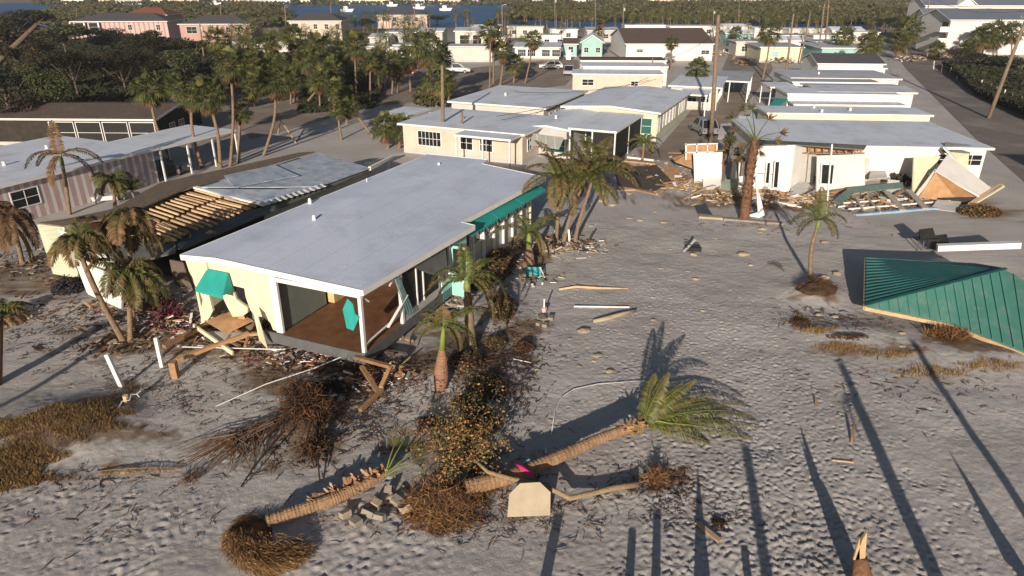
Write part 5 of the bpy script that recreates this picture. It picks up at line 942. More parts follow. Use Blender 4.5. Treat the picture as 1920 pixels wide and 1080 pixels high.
for tx, ty, tz, dr, n_ in ((1400, 800, .1, .25, 0), (1398, 770, .5, .5, 0), (1330, 745, .9, .5, 0), (1385, 745, .7, .6, 0), (1290, 712, 2.1, .6, 0), (1245, 708, 2.3, .5, 0), (1265, 722, 1.9, .6, 0), (1320, 828, .05, .3, 1), (1390, 820, .05, .3, 0), (1225, 710, 2.0, .4, 0), (1350, 790, .3, .3, 0), (1270, 735, 1.0, .5, 0), (1335, 718, 1.7, .9, 0)):
    q = on(tx, ty, tz); d = q - H_; L_ = d.length * 1.12; mb = MB(); rr = random.Random(tx)
    frond(mb, H_, d.normalized() + Vector((0, 0, .28 * dr + .1)), L_, dr * .75, 44, .42, .04, browned=.3, rr=rr, vee=-.25, rach=.035); mb.build('frond', [mat('coconut leaf', (.085, .105, .022), (.13, .135, .03), .8, .5, island=.45), FEAB], o, world=True)
m_ = MB()
for q_ in ((1245, 705), (1330, 775), (1262, 795), (1300, 770)): m_.tube([H_, H_.lerp(on(*q_, .7), .5) + Vector((0, 0, .1)), on(*q_, .8)], [.045, .035, .015], 6)
m_.build('leaf_stalk', SHAFT, o, world=True)
def rootball(mb, c, r_, n, ln_, th, rr, up_=.1, dirv=None, mi=(0, 1), zmin=.02, seg=7, wob=.62):
    c = Vector(c)
    for k in range(n):
        d = Vector((rr.gauss(0, 1), rr.gauss(0, 1), rr.gauss(up_, .7)))
        if dirv: d += Vector(dirv)
        d.normalize(); p = c + Vector((d.x * r_[0] * rr.random(), d.y * r_[1] * rr.random(), abs(d.z) * r_[2] * rr.random())); pts = [p.copy()]
        for i in range(seg):
            p = p + d * ln_ * rr.uniform(.6, 1.2) / seg; d = (d + Vector((rr.gauss(0, wob), rr.gauss(0, wob), rr.gauss(-.12, wob)))).normalized()
            if p.z < zmin: p.z = zmin; d.z = abs(d.z) * .2
            pts.append(p.copy())
        t_ = th * rr.uniform(.4, 1.3); mb.tube(pts, [t_ * (1 - .8 * i / seg) for i in range(seg + 1)], 3, rr.choice(mi), cap=False)
def heap(mb, c, r_, rr, m=0, n=18):       # uneven soil heap
    c = Vector(c); vs = []; fs = []
    for j in range(6):
        for i in range(n):
            a = 2 * math.pi * i / n; s = 1 - j / 5; q = 1 + rr.uniform(-.15, .15); vs.append((c.x + math.cos(a) * r_[0] * s * q, c.y + math.sin(a) * r_[1] * s * q, c.z - .1 + (r_[2] * (1 - s ** 2) * rr.uniform(.85, 1.1) if j else -.05)))
    for j in range(5):
        for i in range(n): fs.append((j * n + i, j * n + (i + 1) % n, (j + 1) * n + (i + 1) % n, (j + 1) * n + i))
    mb.raw(vs, fs, m)
mb = MB(); rr = random.Random(41); c = S(835, 945); heap(mb, c, (1.15, .8, .75), rr, 2); rootball(mb, c + Vector((0, 0, .1)), (1.1, .8, .7), 900, .75, .013, rr, .3); rootball(mb, c + Vector((0, -.6, 0)), (1.3, .6, .35), 700, .65, .012, rr, .1, (0, -.8, 0)); rootball(mb, c + Vector((-.3, -.2, .3)), (1.0, .5, .3), 300, .9, .011, rr, -.2, (0, -.4, -.3))
rootball(mb, S(905, 905), (.7, .5, .4), 160, .8, .016, rr)
mb.solo('root_ball', [ROOT, STRAW, ROOTD], 'big reddish brown root ball of the large fallen palm', 'root ball')
o = thing('fallen_palm', 'short fallen palm with shaggy broken boots and green fan leaves, trunk end cut at left', 'palm', S(505, 985))
P = [on(500, 978, .3), on(560, 957, .34), on(620, 938, .38), on(660, 920, .4), on(720, 890, .45)]
ringed(P, [.18, .185, .19, .19, .13], 12, 2, 70).build('trunk', TRUNKF, o, world=True)
m_ = MB(); rr = random.Random(6)
for k in range(170):
    s = rr.uniform(.35, 1); q0 = P[0].lerp(P[-1], s); a = rr.uniform(0, 6.28); rd = Vector((math.cos(a) * .3, math.sin(a) * .8, abs(math.sin(a)) * .4 + rr.uniform(-.5, .6))).normalized(); q = q0 + rd * .15; e = q + rd * rr.uniform(.05, .24) * (1 if s > .5 else .4) + Vector((rr.uniform(-.16, .02), rr.uniform(-.04, .04), .02)); wv = Vector((.06, rr.uniform(-.05, .05), rr.uniform(-.03, .03))) * rr.uniform(.4, 1.5); m_.plate([q - wv, q + wv, e + wv * .5, e - wv * .5], .015)
m_.build('leaf_boots', mat('broken boots', (.46, .27, .15), (.30, .16, .09), 3, .9, island=.4), o, world=True)
T_ = on(722, 892, .5)
for (x, y, z_) in ((738, 838, 1.0), (775, 868, .6), (760, 820, 1.0), (775, 848, .7)):
    e = on(x, y, z_); m_ = MB(); m_.tube([T_, T_.lerp(e, .5) + Vector((0, 0, .06)), e], [.03, .025, .015], 5, 0); d = (e - T_).normalized(); sd = d.cross(Vector((0, 0, 1))).normalized()
    for b2 in range(26):
        t = (b2 / 25 - .5) * 2.6; ld = (d * math.cos(t) + sd * math.sin(t) + Vector((0, 0, .25 + random.uniform(-.1, .1)))).normalized(); ln_ = random.uniform(.45, .75); wv = ld.cross(Vector((0, 0, 1))).normalized() * .014; m_.face([e, e + ld * ln_ * .5 - wv, e + ld * ln_ - Vector((0, 0, .1)), e + ld * ln_ * .5 + wv], 1 if random.random() < .75 else 2)
    m_.build('fan_leaf', [SHAFT, FANY, FEAB], o, world=True)
# straw root wad at the cut end: a crescent of fibres
mb = MB(); rr = random.Random(9); cen = S(533, 1002)
for k in range(13000):
    t = rr.uniform(0, 1); a = R(150 + 165 * t) + rr.gauss(0, .06); q_ = .3 if rr.random() < .25 else .6; rx, ry = 1.25 * rr.uniform(q_, 1.25), 1.35 * rr.uniform(q_, 1.25); 
    p = cen + Vector((math.cos(a) * rx - .1, math.sin(a) * ry, rr.uniform(.02, .55) * math.sin(math.pi * min(1, (1.05 - t) * 1.1)) ** .7 + .03))
    d = Vector((-math.sin(a) * .8 + rr.gauss(0, .35) + math.cos(a) * .5, math.cos(a) * .8 + rr.gauss(0, .35) + math.sin(a) * .5, rr.gauss(-.15, .3))).normalized() * rr.uniform(.12, .34); q = p + d; q.z = max(q.z, .02); wv = Vector((rr.gauss(0, 1), rr.gauss(0, 1), rr.gauss(0, 1))).normalized() * .009
    mb.face([p - wv, p + wv, q], rr.choice([0, 0, 0, 1]))
heap(mb, cen + Vector((-.8, -.3, -.05)), (.6, 1.0, .42), rr, 1)
mb.solo('root_ball', [STRAW, ROOT], 'straw coloured fibrous root wad curled beside the cut end of short fallen palm', 'root ball')
# slim fallen trunk
o = thing('fallen_branch', 'slim crooked pale trunk lying across the stone slab with reddish roots at its right end', 'fallen tree', S(1190, 905))
P = [on(890, 862, .9), on(915, 885, .75), on(960, 898, .65), on(1010, 907, .62), on(1040, 920, .5), on(1068, 934, .35), on(1110, 925, .25), on(1150, 915, .2), on(1195, 908, .2)]
m_ = MB(); m_.tube(P, [.05, .065, .075, .08, .085, .09, .09, .095, .11], 10); m_.build('trunk', mat('pale lichen bark', (.34, .25, .15), (.22, .15, .085), 5, .9, .5, 14, dirt=((.42, .42, .34), 5, .55, .8)), o, world=True, smooth=True)
mb = MB(); rr = random.Random(12); rootball(mb, S(1228, 903, .1), (.35, .3, .3), 260, .55, .012, rr, .4, (.2, 0, .2)); mb.build('root_ball', [ROOT, STRAW], o, world=True)
# cream stone slab
mb = MB(); o_pts = [(951, 968), (955, 925), (975, 905), (1012, 903), (1032, 922), (1031, 965)]
base0 = S(990, 972); v = [upt(base0, x, y, .6) for x, y in o_pts]; mb.plate(v, .12)
mb.solo('stone_slab', SLABC, 'cream octagonal stone slab leaning against the fallen trunks', 'stone slab')
# bright foam shoe-like tube on the trunk, small cyan scrap
mb = MB(); mb.tube([on(966, 868, .66), on(978, 877, .72), on(990, 885, .70), on(1000, 890, .64)], [.04, .075, .06, .07], 8); mb.solo('foam_sandal', PINKT, 'magenta foam sandal draped over the large fallen trunk', 'sandal', smooth=True)
mb = MB(); mb.beam(on(981, 868, .62), on(993, 861, .66), .06, .02); mb.solo('plastic_scrap', mat('cyan plastic', (.2, .5, .6), (.18, .45, .55), 3, .4), 'tiny cyan plastic scrap beside the magenta sandal', 'scrap')
mb = MB(); g_ = S(1023, 850); mb.tube([g_ + Vector((0, 0, .02)), g_ + Vector((0, 0, .2))], [.05, .04], 8); mb.solo('plastic_cup', PVC, 'small pale plastic cup standing on sand behind the large fallen trunk', 'cup')
# broken concrete pieces between the fallen palms
for i, (px, py, w_, d_, tz, lb) in enumerate(((648, 970, .4, .3, .3, 'leftmost grey block in the pile by the straw root wad'), (668, 985, .42, .35, .15, 'flat grey block lowest in the pile'), (690, 968, .45, .3, .35, 'tilted grey block in the middle of the pile'), (706, 950, .4, .3, .3, 'dark edged block behind the middle of the pile'), (712, 975, .2, .45, .4, 'upright narrow block at the right of the pile'), (745, 945, .45, .35, .4, 'broad tan block between pile and root ball'), (760, 960, .4, .3, .2, 'shell coloured block touching the root ball'), (730, 925, .35, .3, .35, 'grey block under the green fan leaves'))):
    rr = random.Random(i + 60); w_ *= .8; d_ *= .8; g_ = S(px, py); M = Euler((rr.uniform(-.6, .6), rr.uniform(-.5, .5), rr.uniform(0, 3))).to_matrix(); c = [g_ + Vector((0, 0, .14)) + M @ Vector((sx * w_ / 2 * rr.uniform(.85, 1.1), sy * d_ / 2 * rr.uniform(.85, 1.1), sz * .09)) for sz in (-1, 1) for sx, sy in ((-1, -1), (1, -1), (1, 1), (-1, 1))]
    m_ = MB(); m_.hexa(c); m_.solo('concrete_block', CONC if i % 3 else SHELLC, lb, 'block', 'broken blocks between the fallen palms')
# bush with tan leaves
o = thing('dying_bush', 'dying bush with orange tan leaves behind the large root ball', 'bush', S(860, 880))
m_ = MB(); rr = random.Random(77); tips = []
for k in range(80):
    b0 = S(870 + rr.uniform(-40, 40), 880 + rr.uniform(-15, 10)); e = on(rr.gauss(865, 56), rr.gauss(800, 38), rr.uniform(.5, 1.5)); md = b0.lerp(e, .5) + Vector((rr.uniform(-.2, .2), 0, .2)); m_.tube([b0, md, e], [.02, .013, .006], 4); tips += [e, md.lerp(e, .5), md]
m_.build('stems', BARK, o, world=True)
m_ = MB()
for k in range(4200):
    p = rr.choice(tips) + Vector((rr.gauss(0, .22), rr.gauss(0, .22), rr.gauss(0, .15))); a = Vector((rr.gauss(0, 1), rr.gauss(0, 1), rr.gauss(0, .7))).normalized() * rr.uniform(.02, .07); b_ = a.orthogonal().normalized() * a.length * .6; m_.face([p - a, p + b_, p + a, p - b_], rr.choice([0, 0, 0, 1, 1, 2]))
m_.build('leaves', [LEAFO, LEAFG, DEADF], o, world=True)
def shrub(c, r_, n, label, mats, size=.05, name='shrub', seed=0, cat='bush', twigs=60):
    rr = random.Random(seed); o = thing(name, label, cat, c); m_ = MB()
    for k in range(twigs):
        a = rr.uniform(0, 6.28); e = Vector((math.cos(a) * r_[0] * rr.random(), math.sin(a) * r_[1] * rr.random(), r_[2] * rr.uniform(.4, 1))); m_.tube([(e.x * .2, e.y * .2, -.05), e * .6 + Vector((rr.uniform(-.1, .1), 0, .1)), e], [.015, .01, .004], 3)
    m_.build('stems', ROOTD, o); m_ = MB()
    for k in range(n):
        a = rr.uniform(0, 6.28); q = rr.random() ** .5; p = Vector((math.cos(a) * r_[0] * q, math.sin(a) * r_[1] * q, r_[2] * rr.uniform(.05, 1) * (1.1 - q * .7))); a = Vector((rr.gauss(0, 1), rr.gauss(0, 1), rr.gauss(0, 1))).normalized() * size * rr.uniform(.6, 1.4); b_ = a.orthogonal().normalized() * a.length * .45; m_.face([p - a, p + b_, p + a, p - b_], rr.randrange(len(mats)))
    m_.build('leaves', mats, o); return o
shrub(S(915, 735), (.75, .9, .5), 1500, 'dark brown shaded brush right of the bottle palm', [ROOTD, GRASSG, LEAFD], .05, seed=1)
shrub(S(880, 760), (.7, .5, .45), 900, 'dark twiggy brush directly below the bottle palm', [ROOTD, GRASSG], .05, seed=2)
shrub(S(985, 655), (.45, .5, .35), 700, 'reddish brown brush mound beside the grey blocks', [ROOT, ROOTD], .05, seed=3)
shrub(S(930, 650), (.5, .6, .4), 700, 'dark brush between the two windblown palms', [ROOTD, GRASSG], .05, seed=4)
shrub(S(945, 585), (.6, 1.6, .5), 1500, 'brown scrub strip between the window wall palm and bucket', [ROOTD, GRASSG, DEADF], .06, seed=44)
shrub(S(870, 690), (.8, .9, .4), 1200, 'dark dry scrub right behind the bottle palm', [ROOTD, GRASSG, ROOT], .05, seed=45)
shrub(S(900, 800), (.75, .8, .75), 1500, 'dark shaded brush right behind the tan leaved bush', [ROOTD, GRASSG, DEADF], .055, seed=51, twigs=160)
shrub(S(810, 800), (.6, .5, .4), 700, 'dark twiggy brush between bottle palm and tan leaved bush', [ROOTD, ROOT], .045, seed=52, twigs=140)
shrub(S(620, 730), (.9, .5, .35), 700, 'dark root scrub just above the uprooted stump', [ROOTD, ROOT], .045, seed=53, twigs=160)
shrub(S(1500, 612), (.5, .25, .22), 350, 'dark root tuft at the sand edge below the slim palm', [ROOTD, ROOT], .04, seed=54, twigs=90)
shrub(S(1590, 640), (1.0, .2, .18), 450, 'brown root fringe along the eroded sand edge', [ROOT, ROOTD, GRASSD], .04, seed=55, twigs=150)
shrub(S(700, 690), (1.0, .6, .35), 900, 'dark root scrub under the porch corner', [ROOTD, ROOT], .05, seed=46)
shrub(S(930, 500), (1.0, 2.2, .9), 2600, 'dark tangled brush along the window wall of the main house', [ROOTD, DEADF, GRASSG], .08, seed=5)
shrub(S(900, 530), (.7, 1.2, .9), 1300, 'dense dark brush in front of the pale teal porch door', [ROOTD, DEADF], .08, seed=6)
shrub(S(1838, 402), (1.5, .9, .8), 1500, 'olive brown shrub at the right end of the tipped roof sheet', [GRASSG, ROOT, DEADF], .09, seed=7)
shrub(S(280, 575), (1.0, .8, .9), 900, 'dark rubbish tangle under the broken wall opening', [ROOTD, BLACK, ROOT], .08, seed=8)
shrub(S(130, 545), (.8, .8, .9), 700, 'dark blue grey tangle left of the leaning curved trunk', [mat('blue black cloth', (.02, .04, .06), (.015, .03, .05), 3, .9), ROOTD], .09, seed=9)
mb = MB(); rr = random.Random(2); rootball(mb, S(315, 598, .15), (.6, .35, .3), 70, 1.0, .03, rr, .2); mb.solo('cloth_bundle', [CLOTH, mat('maroon cloth', (.14, .03, .04), (.1, .025, .03), 6, .9)], 'tangled faded red cloth and cord under the broken wall opening', 'cloth')
# dark driftwood roots of the uprooted stump
o = thing('uprooted_stump', 'dark uprooted stump with a spray of twisted roots left of the wood frame', 'stump', S(575, 800))
mb = MB(); rr = random.Random(15); c = S(578, 790, .45); rootball(mb, c, (.65, .5, .4), 560, 1.15, .028, rr, .35, None, (0, 1, 0)); rootball(mb, S(590, 850, .3), (.35, .3, .3), 110, .9, .03, rr, -.2, (0, -.6, -.2), (0, 0, 1)); rootball(mb, S(560, 760, .5), (.5, .4, .3), 160, .9, .02, rr, .4, (0, .3, .3), (0, 0, 1)); heap(mb, S(580, 800), (.6, .5, .5), rr, 0); mb.build('roots', [ROOTD, ROOT], o, world=True)
mb = MB()
for (a_, b_, c_) in (((590, 880), (575, 830), (582, 790)), ((600, 905), (595, 850), (588, 800)), ((452, 915), (480, 870), (530, 810)), ((612, 880), (606, 840), (592, 800))): mb.tube([S(*a_, .05), on(*b_, .3), on(*c_, .6)], [.02, .035, .05], 6)
mb.build('thick_root', ROOTD, o, world=True)
o = thing('dead_branch', 'long dead grey brown branch with ragged twigs reaching left from dark stump', 'branch', S(450, 850)); mb = MB(); rr = random.Random(18)
for k in range(90):
    t0 = rr.uniform(0, .7); p0 = S(535 - 150 * t0, 800 + 45 * t0 + rr.uniform(-8, 8), rr.uniform(.1, .4)); e = S(380 + rr.uniform(-60, 120), 850 + rr.uniform(-15, 50), .03); mb.tube([p0, p0.lerp(e, .5) + Vector((0, 0, .12)), e], [.022, .015, .005], 4, rr.choice((0, 1)))
rootball(mb, S(360, 895, .05), (.3, .3, .1), 60, .5, .014, rr, 0, (-.5, -.5, 0)); mb.build('twigs', [WOODG, ROOT], o, world=True)
mb = MB(); frond(mb, S(180, 888, .06), (S(385, 878, .1) - S(180, 888, .06)).normalized() + Vector((0, 0, .08)), 2.8, .12, 34, .34, .03, mg=0, mt=1, browned=.4, vee=-.1, rr=random.Random(3), rach=.02); mb.solo('fallen_frond', [STRAW, GRASSG], 'dry yellow palm frond lying flat on sand at lower left', 'palm frond')
mb = MB(); frond(mb, S(1470, 512, .08), (S(1412, 478, .3) - S(1470, 512, .08)).normalized() + Vector((0, 0, .5)), 1.9, 1.1, 20, .35, .03, browned=.5, rr=random.Random(4)); mb.solo('fallen_frond', [FEA, FEAB], 'small arched frond rising from sand left of the slim palm', 'palm frond')
# grass, berms, twig litter, stuff
def tuft(name, label, areas, size, mats, seed, lean=(.0, .0)):
    rr = random.Random(seed); mb = MB()
    for (px, py, rx, ry, n) in areas:
        g_ = G(px, py)
        for k in range(n):
            a = rr.uniform(0, 6.28); q = rr.random() ** .6; x = g_.x + math.cos(a) * rx * q * (1 + .3 * math.sin(5 * a)); y = g_.y + math.sin(a) * ry * q * (1 + .3 * math.cos(4 * a)); z = float(hgt(x, y)); d = Vector((rr.gauss(lean[0], .7), rr.gauss(lean[1], .7), rr.uniform(.2, 1))).normalized() * size * rr.uniform(.5, 1.3); wv = Vector((rr.gauss(0, 1), rr.gauss(0, 1), 0)).normalized() * size * .07; p = Vector((x, y, z - .02)); mb.face([p - wv, p + wv, p + d], rr.randrange(len(mats)))
    return tag(mb.build(name, mats), label, 'grass', None, 'stuff')
tuft('dry_grass', 'dry brown ground cover on the sand rise at lower left', [(90, 820, 2.2, 1.2, 12000), (30, 870, 1.4, 1.0, 6500), (170, 790, 1.3, .9, 7000), (20, 900, 1.2, .5, 3000)], .2, [GRASSD, GRASSG, STRAW, ROOT], 1)
tuft('dry_grass', 'dark reddish dune grass edge at lower left bank', [(215, 760, .7, .6, 1500), (120, 900, 1.3, .18, 1500), (230, 730, .8, .6, 1500)], .14, [ROOT, ROOTD, GRASSD], 2)
tuft('dry_grass', 'tan grass fringe along the sand bank before the teal roof', [(1530, 625, .9, .25, 1300), (1580, 655, 1.3, .3, 2600), (1660, 668, 1.3, .25, 2200), (1500, 600, .4, .5, 700), (1740, 700, 1.8, .5, 1600), (1860, 690, 1.4, .4, 1600)], .16, [STRAW, GRASSD, mat('pale dry grass', (.42, .29, .15), (.32, .21, .1), 2, .9, island=.4)], 3)
tuft('dry_grass', 'orange dry dune grass clump under the edge of teal roof', [(1775, 635, .8, .45, 2600)], .5, [mat('orange dry grass', (.36, .18, .07), (.26, .12, .05), 2, .9, island=.4), STRAW, ROOT], 4, (0, -.6))
tuft('dry_grass', 'dark ground litter in the sand hollow before the teal roof', [(1640, 620, 1.8, .6, 1800), (1600, 600, 1.2, .2, 700), (1760, 600, 1.2, .5, 1500)], .08, [ROOTD, ROOT, GRASSG], 5)
mb = MB(); rr = random.Random(21); heap(mb, S(1530, 552), (1.15, .7, .45), rr, 0); rootball(mb, S(1530, 550, .05), (1.0, .6, .4), 700, .45, .012, rr, .3, (0, -.4, 0)); mb.solo('root_ball', [ROOTD, ROOT], 'dark brown root mound at the foot of the slim palm', 'root ball')
def litter(name, label, areas, seed, th=.008, ln_=(.1, .6)):
    rr = random.Random(seed); mb = MB()
    for (px, py, rx, ry, n) in areas:
        g_ = G(px, py)
        for k in range(n):
            x = g_.x + rr.gauss(0, rx); y = g_.y + rr.gauss(0, ry)
            if y < 12: continue
            a = rr.uniform(0, 6.28); p = Vector((x, y, float(hgt(x, y)) + .04)); pts = [p.copy()]; l_ = rr.uniform(*ln_)
            for i in range(4): a += rr.gauss(0, .5); p = p + Vector((math.cos(a), math.sin(a), 0)) * l_ / 4; p.z = float(hgt(p.x, p.y)) + rr.uniform(.02, .07); pts.append(p.copy())
            t_ = th * rr.uniform(.5, 1.6); mb.tube(pts, [t_, t_, t_, t_ * .7, t_ * .3], 3, rr.choice((0, 0, 1)), cap=False)
    return tag(mb.build(name, [ROOTD, ROOT]), label, 'twigs', None, 'stuff')
litter('twig_litter', 'scattered dark twigs and rootlets on the foreground sand', [(900, 960, 2.2, .7, 420), (640, 800, 1.4, 1.3, 600), (1230, 910, .8, .5, 160), (700, 720, 1.6, .9, 700), (350, 760, 1.2, .9, 120), (250, 960, 2.5, .8, 90), (1300, 960, 1, .5, 60), (1000, 880, .8, .6, 80), (600, 680, 2.0, .5, 500), (940, 680, 1.0, 2.2, 900), (120, 900, 1.5, .4, 100)], 31, .011)
litter('twig_litter', 'scattered leaf and stick litter on the yard sand at left', [(150, 620, 2.2, 1.4, 300), (60, 480, 3, 2.2, 260), (300, 700, 2, 1, 160), (1540, 600, 1.5, .8, 120), (1700, 720, 3, 1, 120), (1440, 420, 3, 1, 120)], 32, .012)
def chips(label, areas, mats, seed):
    rr = random.Random(seed); mb = MB()
    for (px, py, rx, ry, n) in areas:
        g_ = G(px, py)
        for k in range(n):
            x = g_.x + rr.gauss(0, rx); y = g_.y + rr.gauss(0, ry); l_ = rr.uniform(.06, .4) * (1 + (rr.random() < .1)); a = rr.uniform(0, 6.28); p = Vector((x, y, float(hgt(x, y)) + rr.uniform(.02, .14))); d = Vector((math.cos(a), math.sin(a), rr.gauss(0, .25))) * l_; mb.beam(p, p + d, rr.uniform(.02, .14), rr.uniform(.01, .04), rr.randrange(len(mats)), rr.uniform(-.6, .6))
    return tag(mb.build('debris_litter', mats), label, 'debris', None, 'stuff')
chips('fine splinter litter strewn before the wrecked house', [(1300, 350, 1.6, 1.2, 420), (1400, 374, 2.2, .8, 420), (1500, 376, 2.2, .8, 520), (1600, 378, 2.4, 1.0, 420), (1690, 372, 2, 1, 260), (1260, 320, 2.4, 2.0, 300)], [WOOD, PLY, TRIM, WOODG, ROLL, INSUL], 61)
chips('fine splinter litter under the torn end of the main house', [(320, 610, 1.0, .7, 300), (430, 625, 1.0, .6, 380), (560, 672, 1.4, .4, 260), (700, 710, .9, .5, 220), (270, 570, 1.2, .8, 220)], [WOOD, PLY, TRIM, WOODG, DARK, CLOTH], 62)
chips('fine splinter litter along the right side of the main house', [(840, 560, .5, 1.2, 160), (940, 470, .7, 2.4, 300), (1060, 468, 1.2, .6, 260), (1000, 520, .6, .6, 60)], [WOODG, WOOD, TRIM, SHELLC, DARK], 63)
chips('small litter scattered on the left yard', [(130, 590, 2.0, 1.2, 160), (60, 500, 2, 1.6, 160), (230, 650, 1.2, .6, 90)], [WOODG, ROOT, ROOTD, SHELLC], 64)
# ---------------------------------------------------------------- timbers, posts, pipes of the near ground
board((312, 668), (425, 608), .24, .16, WOOD, 'thick brown beam leading from the broken post to the yellow wall', .45, .5, 'beam', 'beam')
board((335, 690), (470, 648), .2, .14, PLY, 'orange beam arching right of the broken post', .4, .55, 'beam', 'beam')
board((470, 648), (540, 640), .18, .12, PLY, 'short bent end of the orange beam below the floor edge', .5, .45, 'beam', 'beam')
mb = MB(); g_ = S(330, 708); mb.bx(g_.x - .13, g_.x + .13, g_.y - .13, g_.y + .13, g_.z - .2, g_.z + .75); mb.solo('broken_post', WOOD, 'stout broken wooden post under the meeting beams', 'post')
for (a_, b_, lb, z0, z1) in (((668, 694), (735, 718), 'upper board of the zigzag wood frame below the porch', .75, .65), ((735, 715), (716, 742), 'short right board of the zigzag wood frame', .6, .35), ((680, 708), (712, 748), 'middle diagonal board of the zigzag wood frame', .55, .2), ((718, 742), (676, 776), 'lowest board of the zigzag wood frame on the sand', .25, .1)): board(a_, b_, .17, .14, WOOD, lb, z0, z1, 'timber', 'timber')
sheetp([(380, 640, .35), (452, 634, .3), (498, 612, .4), (480, 640, .3), (430, 656, .2)], .05, GREYW, 'grey bent siding sheet lying before the yellow wall', 'siding_sheet', 'siding')
for i, (p, q, lb, r_) in enumerate((((230, 728), (200, 664), 'left of two white posts leaning in the yard', .11), ((304, 688), (292, 633), 'right of two white posts leaning in the yard', .10))):
    mb = MB(); g_ = S(*p); mb.tube([g_ - Vector((0, 0, .1)), up(g_, *q)], [r_, r_], 4); mb.solo('leaning_post', PVC, lb, 'post')
mb = MB(); g_ = S(240, 762); mb.tube([g_, g_ + Vector((0, 0, .32))], [.1, .1], 8); mb.solo('wooden_stub', WOODP, 'short round wooden stub beside white bent wire at left', 'post')
mb = MB(); g_ = S(262, 755, .15); mb.tube([g_ + Vector((0, 0, .1)), g_ + Vector((-.15, -.15, .2)), g_ + Vector((-.1, -.4, .1)), g_ + Vector((-.3, -.55, .15)), g_ + Vector((-.35, -.8, .02))], .018, 5); mb.tube([g_ + Vector((.1, .1, .2)), g_ + Vector((0, -.05, .15)), g_ + Vector((.12, -.12, .05))], .018, 5); mb.solo('bent_wire', PVC, 'crooked white wire frame beside the wooden stub', 'wire')
mb = MB(); mb.tube([S(405, 764, .04), S(500, 728, .2), S(590, 700, .35), S(640, 684, .5)], .022, 6); mb.solo('pipe', PVC, 'long thin white pipe slanting across sand toward the porch', 'pipe')
mb = MB(); mb.tube([S(345, 663, .3), S(530, 665, .25)], .025, 6); mb.solo('pipe', PVC, 'thin white pipe along the torn floor edge of main house', 'pipe')
mb = MB(); mb.beam(S(1076, 577, .05), S(1180, 579, .05), .07); mb.solo('pipe', PVC, 'straight white pipe half buried right of the bucket', 'pipe')
mb = MB(); mb.tube([S(962, 678, .04), S(995, 683, .04)], .022, 6); mb.solo('pipe', PVC, 'short white pipe piece beside the brush mound', 'pipe')
mb = MB(); mb.tube([S(737, 662, .1), S(762, 668, .1)], .022, 6); mb.solo('pipe', PVC, 'short white pipe piece under the porch floor', 'pipe')
mb = MB(); g_ = S(808, 755); mb.tube([g_, g_ + Vector((0, .02, .95))], [.05, .05], 8); mb.solo('pipe', STEEL, 'grey metal pipe standing left of the bottle palm', 'pipe')
mb = MB(); mb.tube([S(1034, 815, .03), S(1040, 775, .06), S(1052, 748, .06), S(1075, 732, .05), S(1120, 722, .05), S(1205, 716, .05)], .014, 5); mb.solo('hose', PVC, 'thin white hose curving over the sand behind fallen trunk', 'hose', smooth=True)
o = thing('bucket', 'pinkish white bucket with white pipe standing in it', 'bucket', S(1020, 587)); mb = MB(); mb.tube([(0, 0, 0), (0, 0, .26)], [.11, .14], 14); mb.build('pail', mat('pinkish plastic', (.62, .5, .45), (.55, .44, .4), 3, .5), o, smooth=False); mb = MB(); mb.tube([(0, 0, .2), (0, 0, .72)], [.04, .04], 8); mb.build('pipe', PVC, o)
for (px, py, s_, lb) in ((1016, 602, .22, 'grey perforated block just below the bucket'), (1032, 600, .16, 'small grey block right of the perforated one'), (1022, 614, .14, 'lowest small grey block below the bucket'), (1010, 612, .12, 'small grey block left below the bucket')):
    mb = MB(); g_ = S(px, py); M = Matrix.Rotation(s_ * 9, 3, 'Z'); mb.hexa([g_ + M @ Vector((a_ * s_, b_ * s_ * .8, c_)) for c_ in (0, .16) for a_, b_ in ((-1, -1), (1, -1), (1, 1), (-1, 1))]); mb.solo('concrete_block', CONC, lb, 'block')
o = thing('plastic_basin', 'teal plastic basin tipped on sand beside the swollen palm', 'basin', S(1000, 520)); mb = MB(); g = Vector((0, 0, 0))
mb.plate([(-.42, .15, .0), (.42, .1, .0), (.46, .35, .45), (-.46, .4, .45)], .03); mb.plate([(-.42, .15, 0), (-.46, .4, .45), (-.4, -.25, .3), (-.35, -.3, 0)], .03); mb.plate([(-.4, -.3, .05), (.4, -.3, .05), (.42, .1, 0), (-.42, .15, 0)], .03); mb.build('shell', mat('teal plastic', (.03, .36, .38), (.025, .3, .32), 2, .4), o); mb = MB(); mb.beam((.38, .35, .45), (.62, -.25, .05), .05); mb.build('leg', PVC, o)
o = thing('wire_crate', 'black crate with a white board leaning over it on the open sand', 'crate', S(1298, 470)); mb = MB()
for z_ in (.05, .3, .5): mb.beam((-.45, -.2, z_), (.5, -.25, z_ * .6), .04); mb.beam((-.45, .3, z_), (.5, .3, z_ * .6), .04)
mb.bx(-.4, .5, -.2, .3, .02, .22); mb.build('frame', BLACK, o); mb = MB(); mb.beam((-.62, -.35, .06), (.15, .1, .68), .16, .03); mb.build('board', GREYW, o)
mb = MB(); g_ = S(1310, 985); mb.beam(S(1306, 984, .1), S(1350, 1018, .08), .17, .03); mb.solo('plank', WOODP, 'pale short plank beside dark hole at lower right of centre', 'plank')
shrub(S(1348, 985), (.28, .3, .1), 200, 'small black leaf clump added in place of the dark hole by the pale plank', [BLACK, ROOTD], .04, seed=33)  # black leaves put in to give the darkness of a hole
board((1596, 832), (1598, 806), .07, .04, PLY, 'reddish upright splinter standing in sand', .02, .3, 'wood_splinter', 'splinter') ; board((1530, 765), (1528, 752), .07, .03, WOOD, 'tiny leaning splinter left of reddish one', .02, .15, 'wood_splinter', 'splinter')
board((1560, 864), (1600, 868), .05, .05, WOODP, 'pale stick lying flat below the reddish splinter', .03, .03, 'stick', 'stick')
